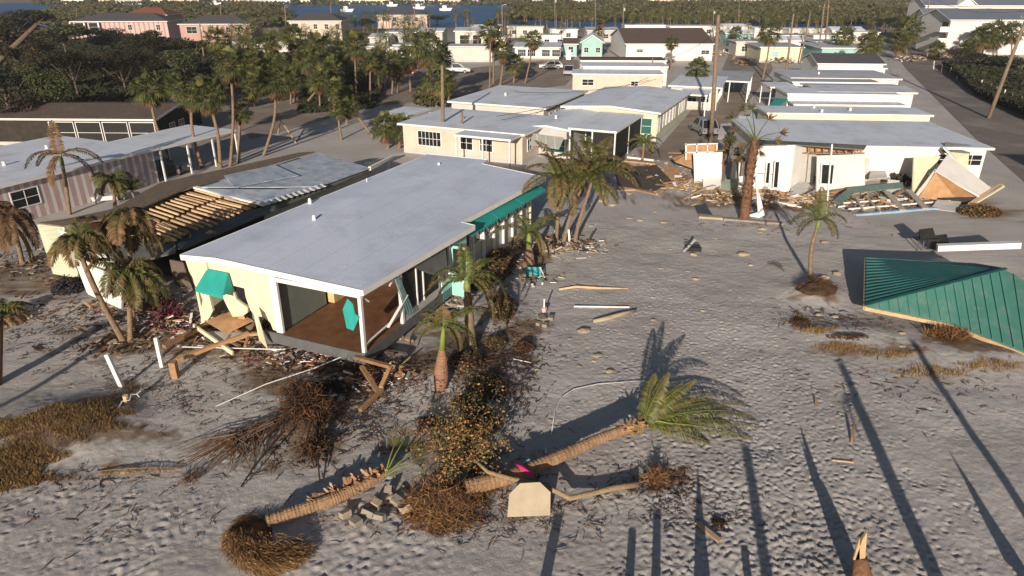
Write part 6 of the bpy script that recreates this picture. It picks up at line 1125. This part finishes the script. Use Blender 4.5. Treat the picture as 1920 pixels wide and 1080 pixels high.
# split stump at the bottom edge
B = S(1618, 1112); o = thing('split_stump', 'split yellow brown palm stump at the bottom edge, tall shard pointing up', 'stump', B); m_ = MB()
P1 = up(B, 1614, 1048) - B; m_.tube([(0, 0, -.2), P1 * .5, P1], [.30, .27, .17], 10); m_.build('trunk', TRUNKR, o, smooth=True)
m_ = MB(); q = [up(B, x, y) - B for x, y in ((1603, 1052), (1622, 1050), (1626, 998), (1617, 1012))]; m_.plate(q, .08); q = [up(B, x, y) - B for x, y in ((1600, 1050), (1612, 1050), (1612, 1008))]; m_.plate(q, .05); m_.build('shard', WOODP, o)
fpalm((-14, 722), [(-8, 690), (-6, 600)], 'reddish palm trunk cut by the left edge of the view', rnd_fr(8, 40, (20, 60)), .26, .2, tm=TRUNKR, seed=41)
# stones
ST = [(1225, 560, .1), (1095, 622, .28), (1068, 637, .12), (1085, 688, .13), (1120, 668, .2), (1143, 697, .16), (1008, 695, .12), (1113, 678, .1), (1180, 410, .2), (1200, 414, .2), (1245, 418, .22), (1228, 398, .18), (1108, 424, .2), (1180, 364, .2), (1240, 505, .14), (1225, 602, .12), (1115, 540, .15), (1258, 468, .1), (1395, 478, .3), (1408, 498, .15), (1290, 510, .12), (1305, 525, .16), (1342, 448, .1), (1300, 478, .2), (1547, 455, .25),
      (1430, 430, .25), (1425, 436, .15), (1570, 514, .25), (1545, 522, .3), (1318, 586, .15), (1690, 632, .14), (1535, 592, .16), (1566, 596, .16), (1690, 655, .12), (1280, 450, .1), (1145, 345, .2), (1130, 378, .3), (1148, 385, .25), (1090, 478, .2), (1065, 470, .3), (1050, 476, .25), (740, 935, .2), (340, 625, .25), (365, 632, .2)]
for i, (px, py, s_) in enumerate(ST):
    rr = random.Random(i + 900); m_ = MB(); k = 9; lay = ((0, .8), (.45, 1.0), (.8, .75), (1.0, .3)); vs = []
    for (zz, q) in lay:
        for j in range(k): a = 2 * math.pi * j / k; u_ = q * s_ * rr.uniform(.75, 1.2); vs.append((math.cos(a) * u_ * 1.25, math.sin(a) * u_ * .8, (zz - .15) * s_ * .6 * rr.uniform(.9, 1.1)))
    m_.raw(vs, [(l * k + j, l * k + (j + 1) % k, (l + 1) * k + (j + 1) % k, (l + 1) * k + j) for l in range(3) for j in range(k)] + [tuple(3 * k + j for j in range(k))])
    o = m_.build('stone', SHELLC); o.location = S(px, py); o.rotation_euler = (0, 0, rr.uniform(-.4, .4)); tag(o, 'pale sandy stone lying on the open beach sand', 'stone', 'stones scattered on the sand')
mb = MB(); mb.tube([S(1048, 545, .05), S(1080, 541, .08), S(1120, 543, .06), S(1178, 544, .04)], [.05, .07, .06, .03], 6); mb.solo('driftwood', WOODP, 'long pale driftwood stick on sand right of teal basin', 'driftwood', smooth=True)
mb = MB(); mb.tube([S(1112, 605, .04), S(1140, 601, .1), S(1165, 594, .1), S(1192, 585, .06)], [.09, .12, .11, .06], 7); mb.solo('driftwood', SHELLC, 'thick curved driftwood right of the grey blocks', 'driftwood', smooth=True)
sheetp([(1082, 478), (1103, 474), (1100, 486), (1080, 487)], .05, GREYW, 'pale grey square tile by the three leaning palms', 'tile', 'tile')
board((1100, 466), (1112, 450), .1, .05, WOODG, 'dark stick leaning at the foot of the three palms', .3, .6, 'stick', 'stick')
for i, (p, q) in enumerate((((1043, 455), (1041, 432)), ((1068, 460), (1066, 430)))):
    mb = MB(); g_ = S(*p); mb.beam(g_, up(g_, *q), .12); mb.solo('short_post', PVC, ['short white post left under the three palms', 'short white post right under the three palms'][i], 'post')
# ---------------------------------------------------------------- poles and wires
def pole(b_, t_, r_, label, arm=0, trans=False, lamp=False, group=None, cat='utility pole'):
    B = S(*b_); d = up(B, *t_) - B; o = thing('utility_pole', label, cat, B, 0, group); m_ = MB(); m_.tube([(0, 0, -.3), d * .5, d], [r_ * 1.2, r_, r_ * .8], 9); m_.build('shaft', POLEM, o, smooth=True)
    if arm:
        m_ = MB(); q = d * .94; m_.beam(q + Vector((-arm, -.12, 0)), q + Vector((arm, -.12, 0)), .1, .12); a_ = m_.build('crossarm', WOODG, o)
        for x in (-arm * .9, 0, arm * .9): m_ = MB(); m_.tube([q + Vector((x, -.12, .06)), q + Vector((x, -.12, .22))], [.05, .035], 6); m_.build('insulator', STEEL, a_)
    if trans: m_ = MB(); q = d * .9; m_.tube([q + Vector((.35, 0, -.9)), q + Vector((.35, 0, -.1)), q + Vector((.35, 0, 0))], [.25, .25, .12], 12); m_.build('transformer', GREYW, o)
    if lamp: m_ = MB(); q = d * .97; m_.tube([q, q + Vector((.7, -.2, .25)), q + Vector((1.1, -.3, .2))], [.04, .035, .1], 6); m_.build('lamp_arm', TRIM, o)
    return o, B + d
pole((831, 284), (829, 122), .17, 'plain tall wooden pole in front of the peach house')
pole((865, 288), (866, 210), .14, 'short weathered green post beside the tall wooden pole')
PA = pole((1333, 268), (1347, 28), .2, 'tallest leaning wooden pole beside the buried grey car')
PB = pole((1470, 168), (1488, 25), .15, 'leaning wooden pole at left end of the right row', .0)
PC = pole((1500, 120), (1520, 22), .13, 'leaning wooden pole in front of the cream house, left of the crossing pair')
PD = pole((1532, 118), (1546, 6), .14, 'dark wooden pole of the close pair behind dark gable roof, left', 1.0)
PE = pole((1545, 110), (1556, -20), .14, 'dark wooden pole of the close pair behind dark gable roof, right', 1.0)
PF = pole((1853, 222), (1930, 20), .2, 'heavily leaning pale pole at right edge beside the dark hedge', .8)
PG = pole((1725, 92), (1745, -10), .15, 'leaning pole before the set back apartment building', .9)
PH = pole((384, 118), (374, 42), .16, 'bent utility pole with grey transformer can, among dark trees', 0, True)
PI = pole((415, 60), (413, 8), .14, 'distant pole with crossarm above the pink hip roofed house', 1.2)
PJ = pole((538, 70), (534, 10), .16, 'tall pole left of the peach two storey house', .8)
PK = pole((622, 60), (620, 5), .14, 'thin pole standing before the lagoon left of distant peach house', 0)
PL_ = pole((943, 80), (941, 8), .16, 'double armed lamp pole above the car park', 1.2, False, True)
PM = pole((1041, 60), (1040, -8), .14, 'thin pole with small can before the lagoon, centre', 0, True)
PN = pole((1117, 62), (1116, -6), .14, 'plain thin pole right of centre lagoon view', 0)
PO = pole((1168, 70), (1169, 8), .14, 'pole with pale can left of the brown roofed building', 0, True)
PQ = pole((1220, 158), (1224, 108), .12, 'short dark pole behind the peach house, right', 0)
PR = pole((1215, 160), (1217, 130), .12, 'shorter dark post touching the short pole behind the peach house', 0)
PS = pole((1337, 60), (1338, 16), .12, 'thin distant pole above brown roof, right end', 0, True)
PT = pole((778, 60), (777, 2), .12, 'thin distant pole behind the grey sided house', 0)
PU = pole((1385, 62), (1386, 5), .12, 'thin distant pole left end of the far street', 0)
PV = pole((145, 48), (143, 13), .12, 'thin pole behind the far left pink house', 0)
def wire(a_, b_, sag, label, r_=.022):
    a_ = Vector(a_); b_ = Vector(b_); mb = MB(); mb.tube([a_.lerp(b_, i / 14) - Vector((0, 0, sag * 4 * (i / 14) * (1 - i / 14))) for i in range(15)], r_, 3); mb.solo('power_line', BLACK, label, 'wire')
wire(PI[1], PJ[1], 1, 'power line from the far left crossarm pole to the tall pole', .03); wire(PJ[1], PK[1], 1, 'power line between the peach house pole and the thin lagoon pole', .03); wire(PL_[1], PO[1], 1.2, 'power line crossing the lagoon view at centre', .03)
wire(PD[1], PG[1], 1.2, 'power line from the dark pole pair to the apartment pole', .03); wire(PG[1], PF[1], 1.5, 'power line from apartment pole to the right edge pole'); wire(PE[1], up(S(1960, 120), 2000, 20), 1, 'upper power line running off the right edge')
wire(G(965, 172, 3.6), G(1218, 150, 4.0), .6, 'black cable sagging over the broad white roof', .03); wire(G(930, 218, 3.3), G(1215, 146, 3.4), .5, 'reddish cable stretched from peach house to the white roofs', .03); wire(G(940, 225, 3.2), G(1230, 148, 3.2), .3, 'second reddish cable just under the first', .03)
wire(PA[1], PB[1], 1.2, 'power line from the tallest pole to the pole at the right row', .03); wire(PB[1], PD[1], 1, 'power line from the right row pole to the dark pole pair', .03); wire(PC[1], PE[1], .6, 'short power line between the leaning pole and the dark pair', .03)
wire(PA[1] - Vector((0, 0, 1.5)), PQ[1], 1.0, 'drop cable from the tallest pole to the short dark pole', .025); wire(PF[1] - Vector((0, 0, .6)), up(S(1990, 300), 2050, 120), .5, 'low cable leaving the right edge pole', .03)
# ---------------------------------------------------------------- vehicles
def vehicle(px, py, rz, label, paint, kind='car', L_=4.4, name='parked_car'):
    B = S(px, py); o = thing(name, label, 'car', B, R(rz)); w_ = .88; h1 = .85; h2 = 1.42 if kind == 'car' else 1.72
    prof = [(-L_ / 2, .35), (-L_ / 2, .75), (-L_ / 2 + .15, h1), (-L_ * .27, h1 + .05), (L_ * .18, h1 + .05), (L_ * .42, h1 - .1), (L_ / 2, .62), (L_ / 2, .35)]
    if kind == 'suv': prof = [(x, z * 1.12) for x, z in prof]
    m_ = MB(); n = len(prof); vs = [(x, -w_, z) for x, z in prof] + [(x, w_, z) for x, z in prof]; m_.raw(vs, [tuple(range(n))[::-1], tuple(range(n, 2 * n))] + [(i, (i + 1) % n, (i + 1) % n + n, i + n) for i in range(n)]); m_.build('body', paint, o)
    hb = h1 * (1.12 if kind == 'suv' else 1); x0, x1, x2, x3 = (-L_ * .46, -L_ * .33, L_ * .08, L_ * .27) if kind != 'pickup' else (-L_ * .1, -L_ * .06, L_ * .12, L_ * .26)
    m_ = MB(); m_.hexa([(x0, -w_ * .95, hb), (x3, -w_ * .95, hb), (x3, w_ * .95, hb), (x0, w_ * .95, hb), (x1, -w_ * .78, h2 - .05), (x2, -w_ * .78, h2 - .05), (x2, w_ * .78, h2 - .05), (x1, w_ * .78, h2 - .05)]); m_.build('glass_cabin', GLASS, o)
    m_ = MB(); m_.bx(x1 - .03, x2 + .03, -w_ * .8, w_ * .8, h2 - .06, h2 + .01)
    for s_ in (-1, 1):
        xm = (x1 + x2) / 2 - .1; m_.beam((xm, s_ * w_ * .97, hb), (xm, s_ * w_ * .8, h2 - .03), .09, .04); m_.beam((x0, s_ * w_ * .96, hb), (x1, s_ * w_ * .8, h2 - .03), .1, .04); m_.beam((x3, s_ * w_ * .96, hb), (x2, s_ * w_ * .8, h2 - .03), .07, .04)
    m_.build('roof', paint, o)
    for x in (-L_ * .31, L_ * .31):
        for s_ in (-1, 1):
            m_ = MB(); m_.tube([(x, s_ * (w_ + .02), .33), (x, s_ * (w_ - .2), .33)], .33, 14); wh = m_.build('wheel', RUBBER, o); m_ = MB(); m_.tube([(x, s_ * (w_ + .035), .33), (x, s_ * (w_ - .1), .33)], .2, 10); m_.build('rim', STEEL, wh)
    for s_ in (-1, 1): m_ = MB(); m_.bx(L_ / 2 - .08, L_ / 2 + .01, s_ * w_ * .72 - .18, s_ * w_ * .72 + .12, .6, .72); m_.build('headlight', PVC, o); m_ = MB(); m_.bx(-L_ / 2 - .01, -L_ / 2 + .05, s_ * w_ * .8 - .1, s_ * w_ * .8 + .06, .6, .78); m_.build('tail_light', CARR, o)
    return o
vehicle(1033, 129, 178, 'white hatchback parked beside the leaning palm', CARW); vehicle(856, 137, 2, 'white sport utility car parked right of the dense palm', CARW, 'suv', 4.9); vehicle(760, 139, 4, 'dark red car in shade left of the dense palm', CARR)
vehicle(705, 141, 4, 'black car in deep shade left of the red car', CARD); vehicle(793, 127, 30, 'dark blue car behind the dense palm', CARD); vehicle(1068, 140, 80, 'silver car standing at the left end of the peach house', CARS, 'suv', 4.6)
vehicle(1318, 250, 95, 'grey dusty car behind the tallest leaning pole', CARS, 'suv', 4.6); vehicle(302, 328, 30, 'dark car under the white carport', CARD); vehicle(1510, 62, 90, 'dark car far up the street', CARD)
o = thing('camper', 'white parked camper with dark windows at the bend of parking street', 'camper', S(742, 111)); m_ = MB(); m_.hexa([(-1.9, -1.1, .5), (1.9, -1.1, .5), (1.9, 1.1, .5), (-1.9, 1.1, .5), (-1.6, -1.1, 2.5), (1.6, -1.1, 2.5), (1.6, 1.1, 2.5), (-1.6, 1.1, 2.5)]); m_.build('body', CARW, o)
for x in (-1.2, 0, 1.0): m_ = MB(); m_.bx(x - .3, x + .3, -1.13, -1.05, 1.3, 1.9); m_.build('window', GLASS, o)
for x in (-.8, .9): m_ = MB(); m_.tube([(x, -1.15, .35), (x, -.9, .35)], .35, 12); m_.build('wheel', RUBBER, o)
o = thing('loader', 'orange wheel loader standing among the far houses', 'loader', S(1106, 100)); m_ = MB(); m_.hexa([(-1.5, -1.2, .7), (1.5, -1.2, .7), (1.5, 1.2, .7), (-1.5, 1.2, .7), (-1.3, -1.0, 2.2), (1.0, -1.0, 2.2), (1.0, 1.0, 2.2), (-1.3, 1.0, 2.2)]); m_.build('body', ORANGE, o); m_ = MB(); m_.hexa([(-.7, -.8, 2.2), (.7, -.8, 2.2), (.7, .8, 2.2), (-.7, .8, 2.2), (-.6, -.7, 3.4), (.6, -.7, 3.4), (.6, .7, 3.4), (-.6, .7, 3.4)]); m_.build('cab', GLASS, o)
m_ = MB(); m_.bx(-1.3, 1.3, -2.3, -1.7, .2, 1.3); m_.build('bucket', ORANGE, o)
for x in (-1.2, 1.2):
    for y in (-.8, .9): m_ = MB(); m_.tube([(x - .25, y, .65), (x + .25, y, .65)], .65, 14); m_.build('wheel', RUBBER, o)
# boats on the lagoon
for i, (px, py, lb) in enumerate(((1385 - 600, 17, 'white boat moored under the far shore, left of centre'), (735, 12, 'white boat moored under the far shore beside the cream houses'), (835, 20, 'small white boat on the water right of the others'), (650, 22, 'small white boat alone on the left water'), (405, 9, 'white boat by the far left shore'))):
    o = thing('boat', lb, 'boat', G(px, py, .1)); m_ = MB(); m_.hexa([(-3, -.8, 0), (3, -.3, 0), (3, .3, 0), (-3, .8, 0), (-3.3, -1.2, 1.2), (4, -.2, 1.5), (4, .2, 1.5), (-3.3, 1.2, 1.2)]); m_.build('hull', CARW, o); m_ = MB(); m_.bx(-1.5, .8, -.8, .8, 1.2, 2.7); m_.build('cabin', TRIM, o)
# fence and piled rubble by the side road
fo = thing('fence', 'broken dark fence posts along the shaded edge of the side road', 'fence', S(1800, 160))
for k in range(12):
    t = k / 11; g_ = S(1750 + 160 * t, 130 + 72 * t); m_ = MB(); m_.beam(g_, g_ + Vector((random.uniform(-.2, .2), 0, 1.5)), .12); m_.build('post', TRIM if k % 3 == 0 else WOODG, fo, world=True)
m_ = MB(); m_.beam(S(1750, 130, 1.2), S(1910, 202, 1.2), .05, .08); m_.build('rail', WOODG, fo, world=True)
for i, (px, py, s_, lb) in enumerate(((1465, 118, 2.6, 'pale heap of household rubble before the cream house'), (1345, 105, 2.2, 'pale rubble heap at the right end of the white building'), (1400, 122, 1.8, 'low rubble heap beside the centre street'), (1710, 115, 3, 'grey rubble heap beside the shaded lane'), (1765, 108, 3, 'dark rubbish heap in front of the apartment garden'))):
    mb = MB(); rr = random.Random(i + 70); g_ = S(px, py); heap(mb, g_, (s_, s_ * .8, .8), rr, 0)
    for k in range(90):
        p = g_ + Vector((rr.gauss(0, s_ * .5), rr.gauss(0, s_ * .4), rr.uniform(.2, 1.0))); d = Vector((rr.gauss(0, 1), rr.gauss(0, 1), rr.gauss(0, .5))).normalized() * rr.uniform(.3, 1.1); mb.beam(p, p + d, rr.uniform(.05, .5), .06, rr.choice((0, 1, 2)))
    mb.solo('rubble_heap', [WOODG, TRIM, PLY], lb, 'rubble')
board((518, 262), (530, 252), .1, .08, WOODP, 'left stick of the tripod like sticks on dark sand', .0, 1.5, 'stick', 'stick'); board((530, 252), (555, 268), .1, .08, WOODP, 'right stick of the tripod like sticks on dark sand', 1.5, 0, 'stick', 'stick')
sheetp([(325, 215, .2), (352, 210, .2), (352, 198, 2.3), (326, 190, 2.3)], .05, mat('blue tarp', (.03, .12, .22), (.02, .09, .17), 1, .5), 'blue tarpaulin hanging at the right end of the dark roofed house', 'tarpaulin', 'tarp')
# kayak like white hull beside pink wall
mb = MB(); mb.hexa([S(175, 383, .2), S(235, 378, .2), S(232, 372, .2), S(180, 376, .2), S(172, 382, .45), S(236, 376, .45), S(232, 370, .45), S(178, 375, .45)]); mb.solo('small_boat', CARW, 'upturned pale hull lying beside the pink striped wall', 'boat')
# standing trunks and poles on the beach behind the viewpoint: they throw the long shadows
def caster(sx, sy, h_, r_, label, name='bare_trunk', fr=0, bend=None):
    tip = G(sx, sy); k = h_ / math.tan(EL); B = Vector((tip.x - math.sin(AZ) * k, tip.y - math.cos(AZ) * k, 0)); o = thing(name, label, 'palm' if fr else 'trunk', B)
    m_ = MB(); d = Vector((0, 0, h_)); m_.tube([(0, 0, -.2), d * .5, d], [r_ * 1.1, r_, r_ * .9], 8); m_.build('trunk', TRUNK, o, smooth=True)
    if fr == 1:
        for (a_, e_, l_, dr) in ((180, 20, 1.2, 2.2), (175, 5, .9, 2.6)): mb = MB(); frond(mb, d, (math.cos(R(a_)), 0, math.sin(R(e_))), l_, dr, 16, .3, .05); mb.build('frond', [FEA, FEAB], o)
    elif fr == 2: put('crown', FANS[0], o, d, (0, 0, 0), 1.0)
    elif fr == 3: m_ = MB(); m_.plate([d + Vector((-.25, 0, -.3)), d + Vector((.25, 0, -.6)), d + Vector((.05, 0, 1.1))], .05); m_.build('shard', WOODP, o)
    return o
caster(1397, 835, 4.2, .17, 'bare standing trunk on the beach, its shadow reaching the fallen green fronds'); caster(1575, 680, 5.4, .17, 'palm with few bent fronds on the beach, its shadow crossing the right foreground', 'beach_palm', 0); caster(1600, 745, 4.0, .17, 'short palm with curled fronds on the beach behind viewpoint', 'beach_palm', 1)
caster(1700, 632, 5.6, .15, 'tall bare pole on the beach, its shadow running to the teal roof'); caster(1047, 965, 1.7, .16, 'cut trunk on the beach left of centre behind the viewpoint'); caster(1232, 958, 1.7, .13, 'cut trunk on the beach in line with the slim fallen trunk roots'); caster(1186, 992, 1.5, .13, 'lower cut trunk on the beach at centre')
caster(1395, 1025, 1.0, .12, 'small cut trunk on the beach behind the lower plank'); caster(1870, 1000, 1.4, .14, 'splintered stump on the beach at far right', 'bare_trunk', 3); caster(1315, 1035, .9, .08, 'thin shard on the beach right of centre', 'bare_trunk', 3)
caster(190, 605, 6.0, .16, 'left tall bare trunk of the beach pair behind the left yard'); caster(232, 622, 5.6, .16, 'right tall bare trunk of the beach pair behind the left yard')
# two unseen houses added off the right edge to shade the road and hedge
home('unseen large house added outside the right edge to shade the side road', 5, Vector((39.5, 27, 7.5)), (0, 0), 14, 11, 7.5, GREYW, SHG, 'x', 1.5, wins=[('f', 2, 4, 1.2, 1.4, 3, 2)], name='two_storey_house')
home('unseen second house added outside the right edge to shade the hedge', 5, Vector((62, 58, 8)), (0, 0), 16, 12, 8.0, GREYW, SHG, 'x', 1.5, wins=[('f', 2, 4, 1.2, 1.4, 3, 2)], name='two_storey_house')

# thin sea air over the whole scene
mb = MB(); mb.bx(-1600, 1500, -70, 2700, -1.6, 17); hz = mb.build('haze', None); hm = bpy.data.materials.new('haze'); hm.use_nodes = True; N = hm.node_tree.nodes; K = hm.node_tree.links
N.remove(N['Principled BSDF']); pv = N.new('ShaderNodeVolumePrincipled'); pv.inputs['Density'].default_value = .00022; pv.inputs['Color'].default_value = (.75, .82, .92, 1); K.new(pv.outputs[0], N['Material Output'].inputs['Volume'])
hz.data.materials.clear(); hz.data.materials.append(hm); hz['kind'] = 'stuff'; hz['label'] = 'thin pale sea haze over the whole place'
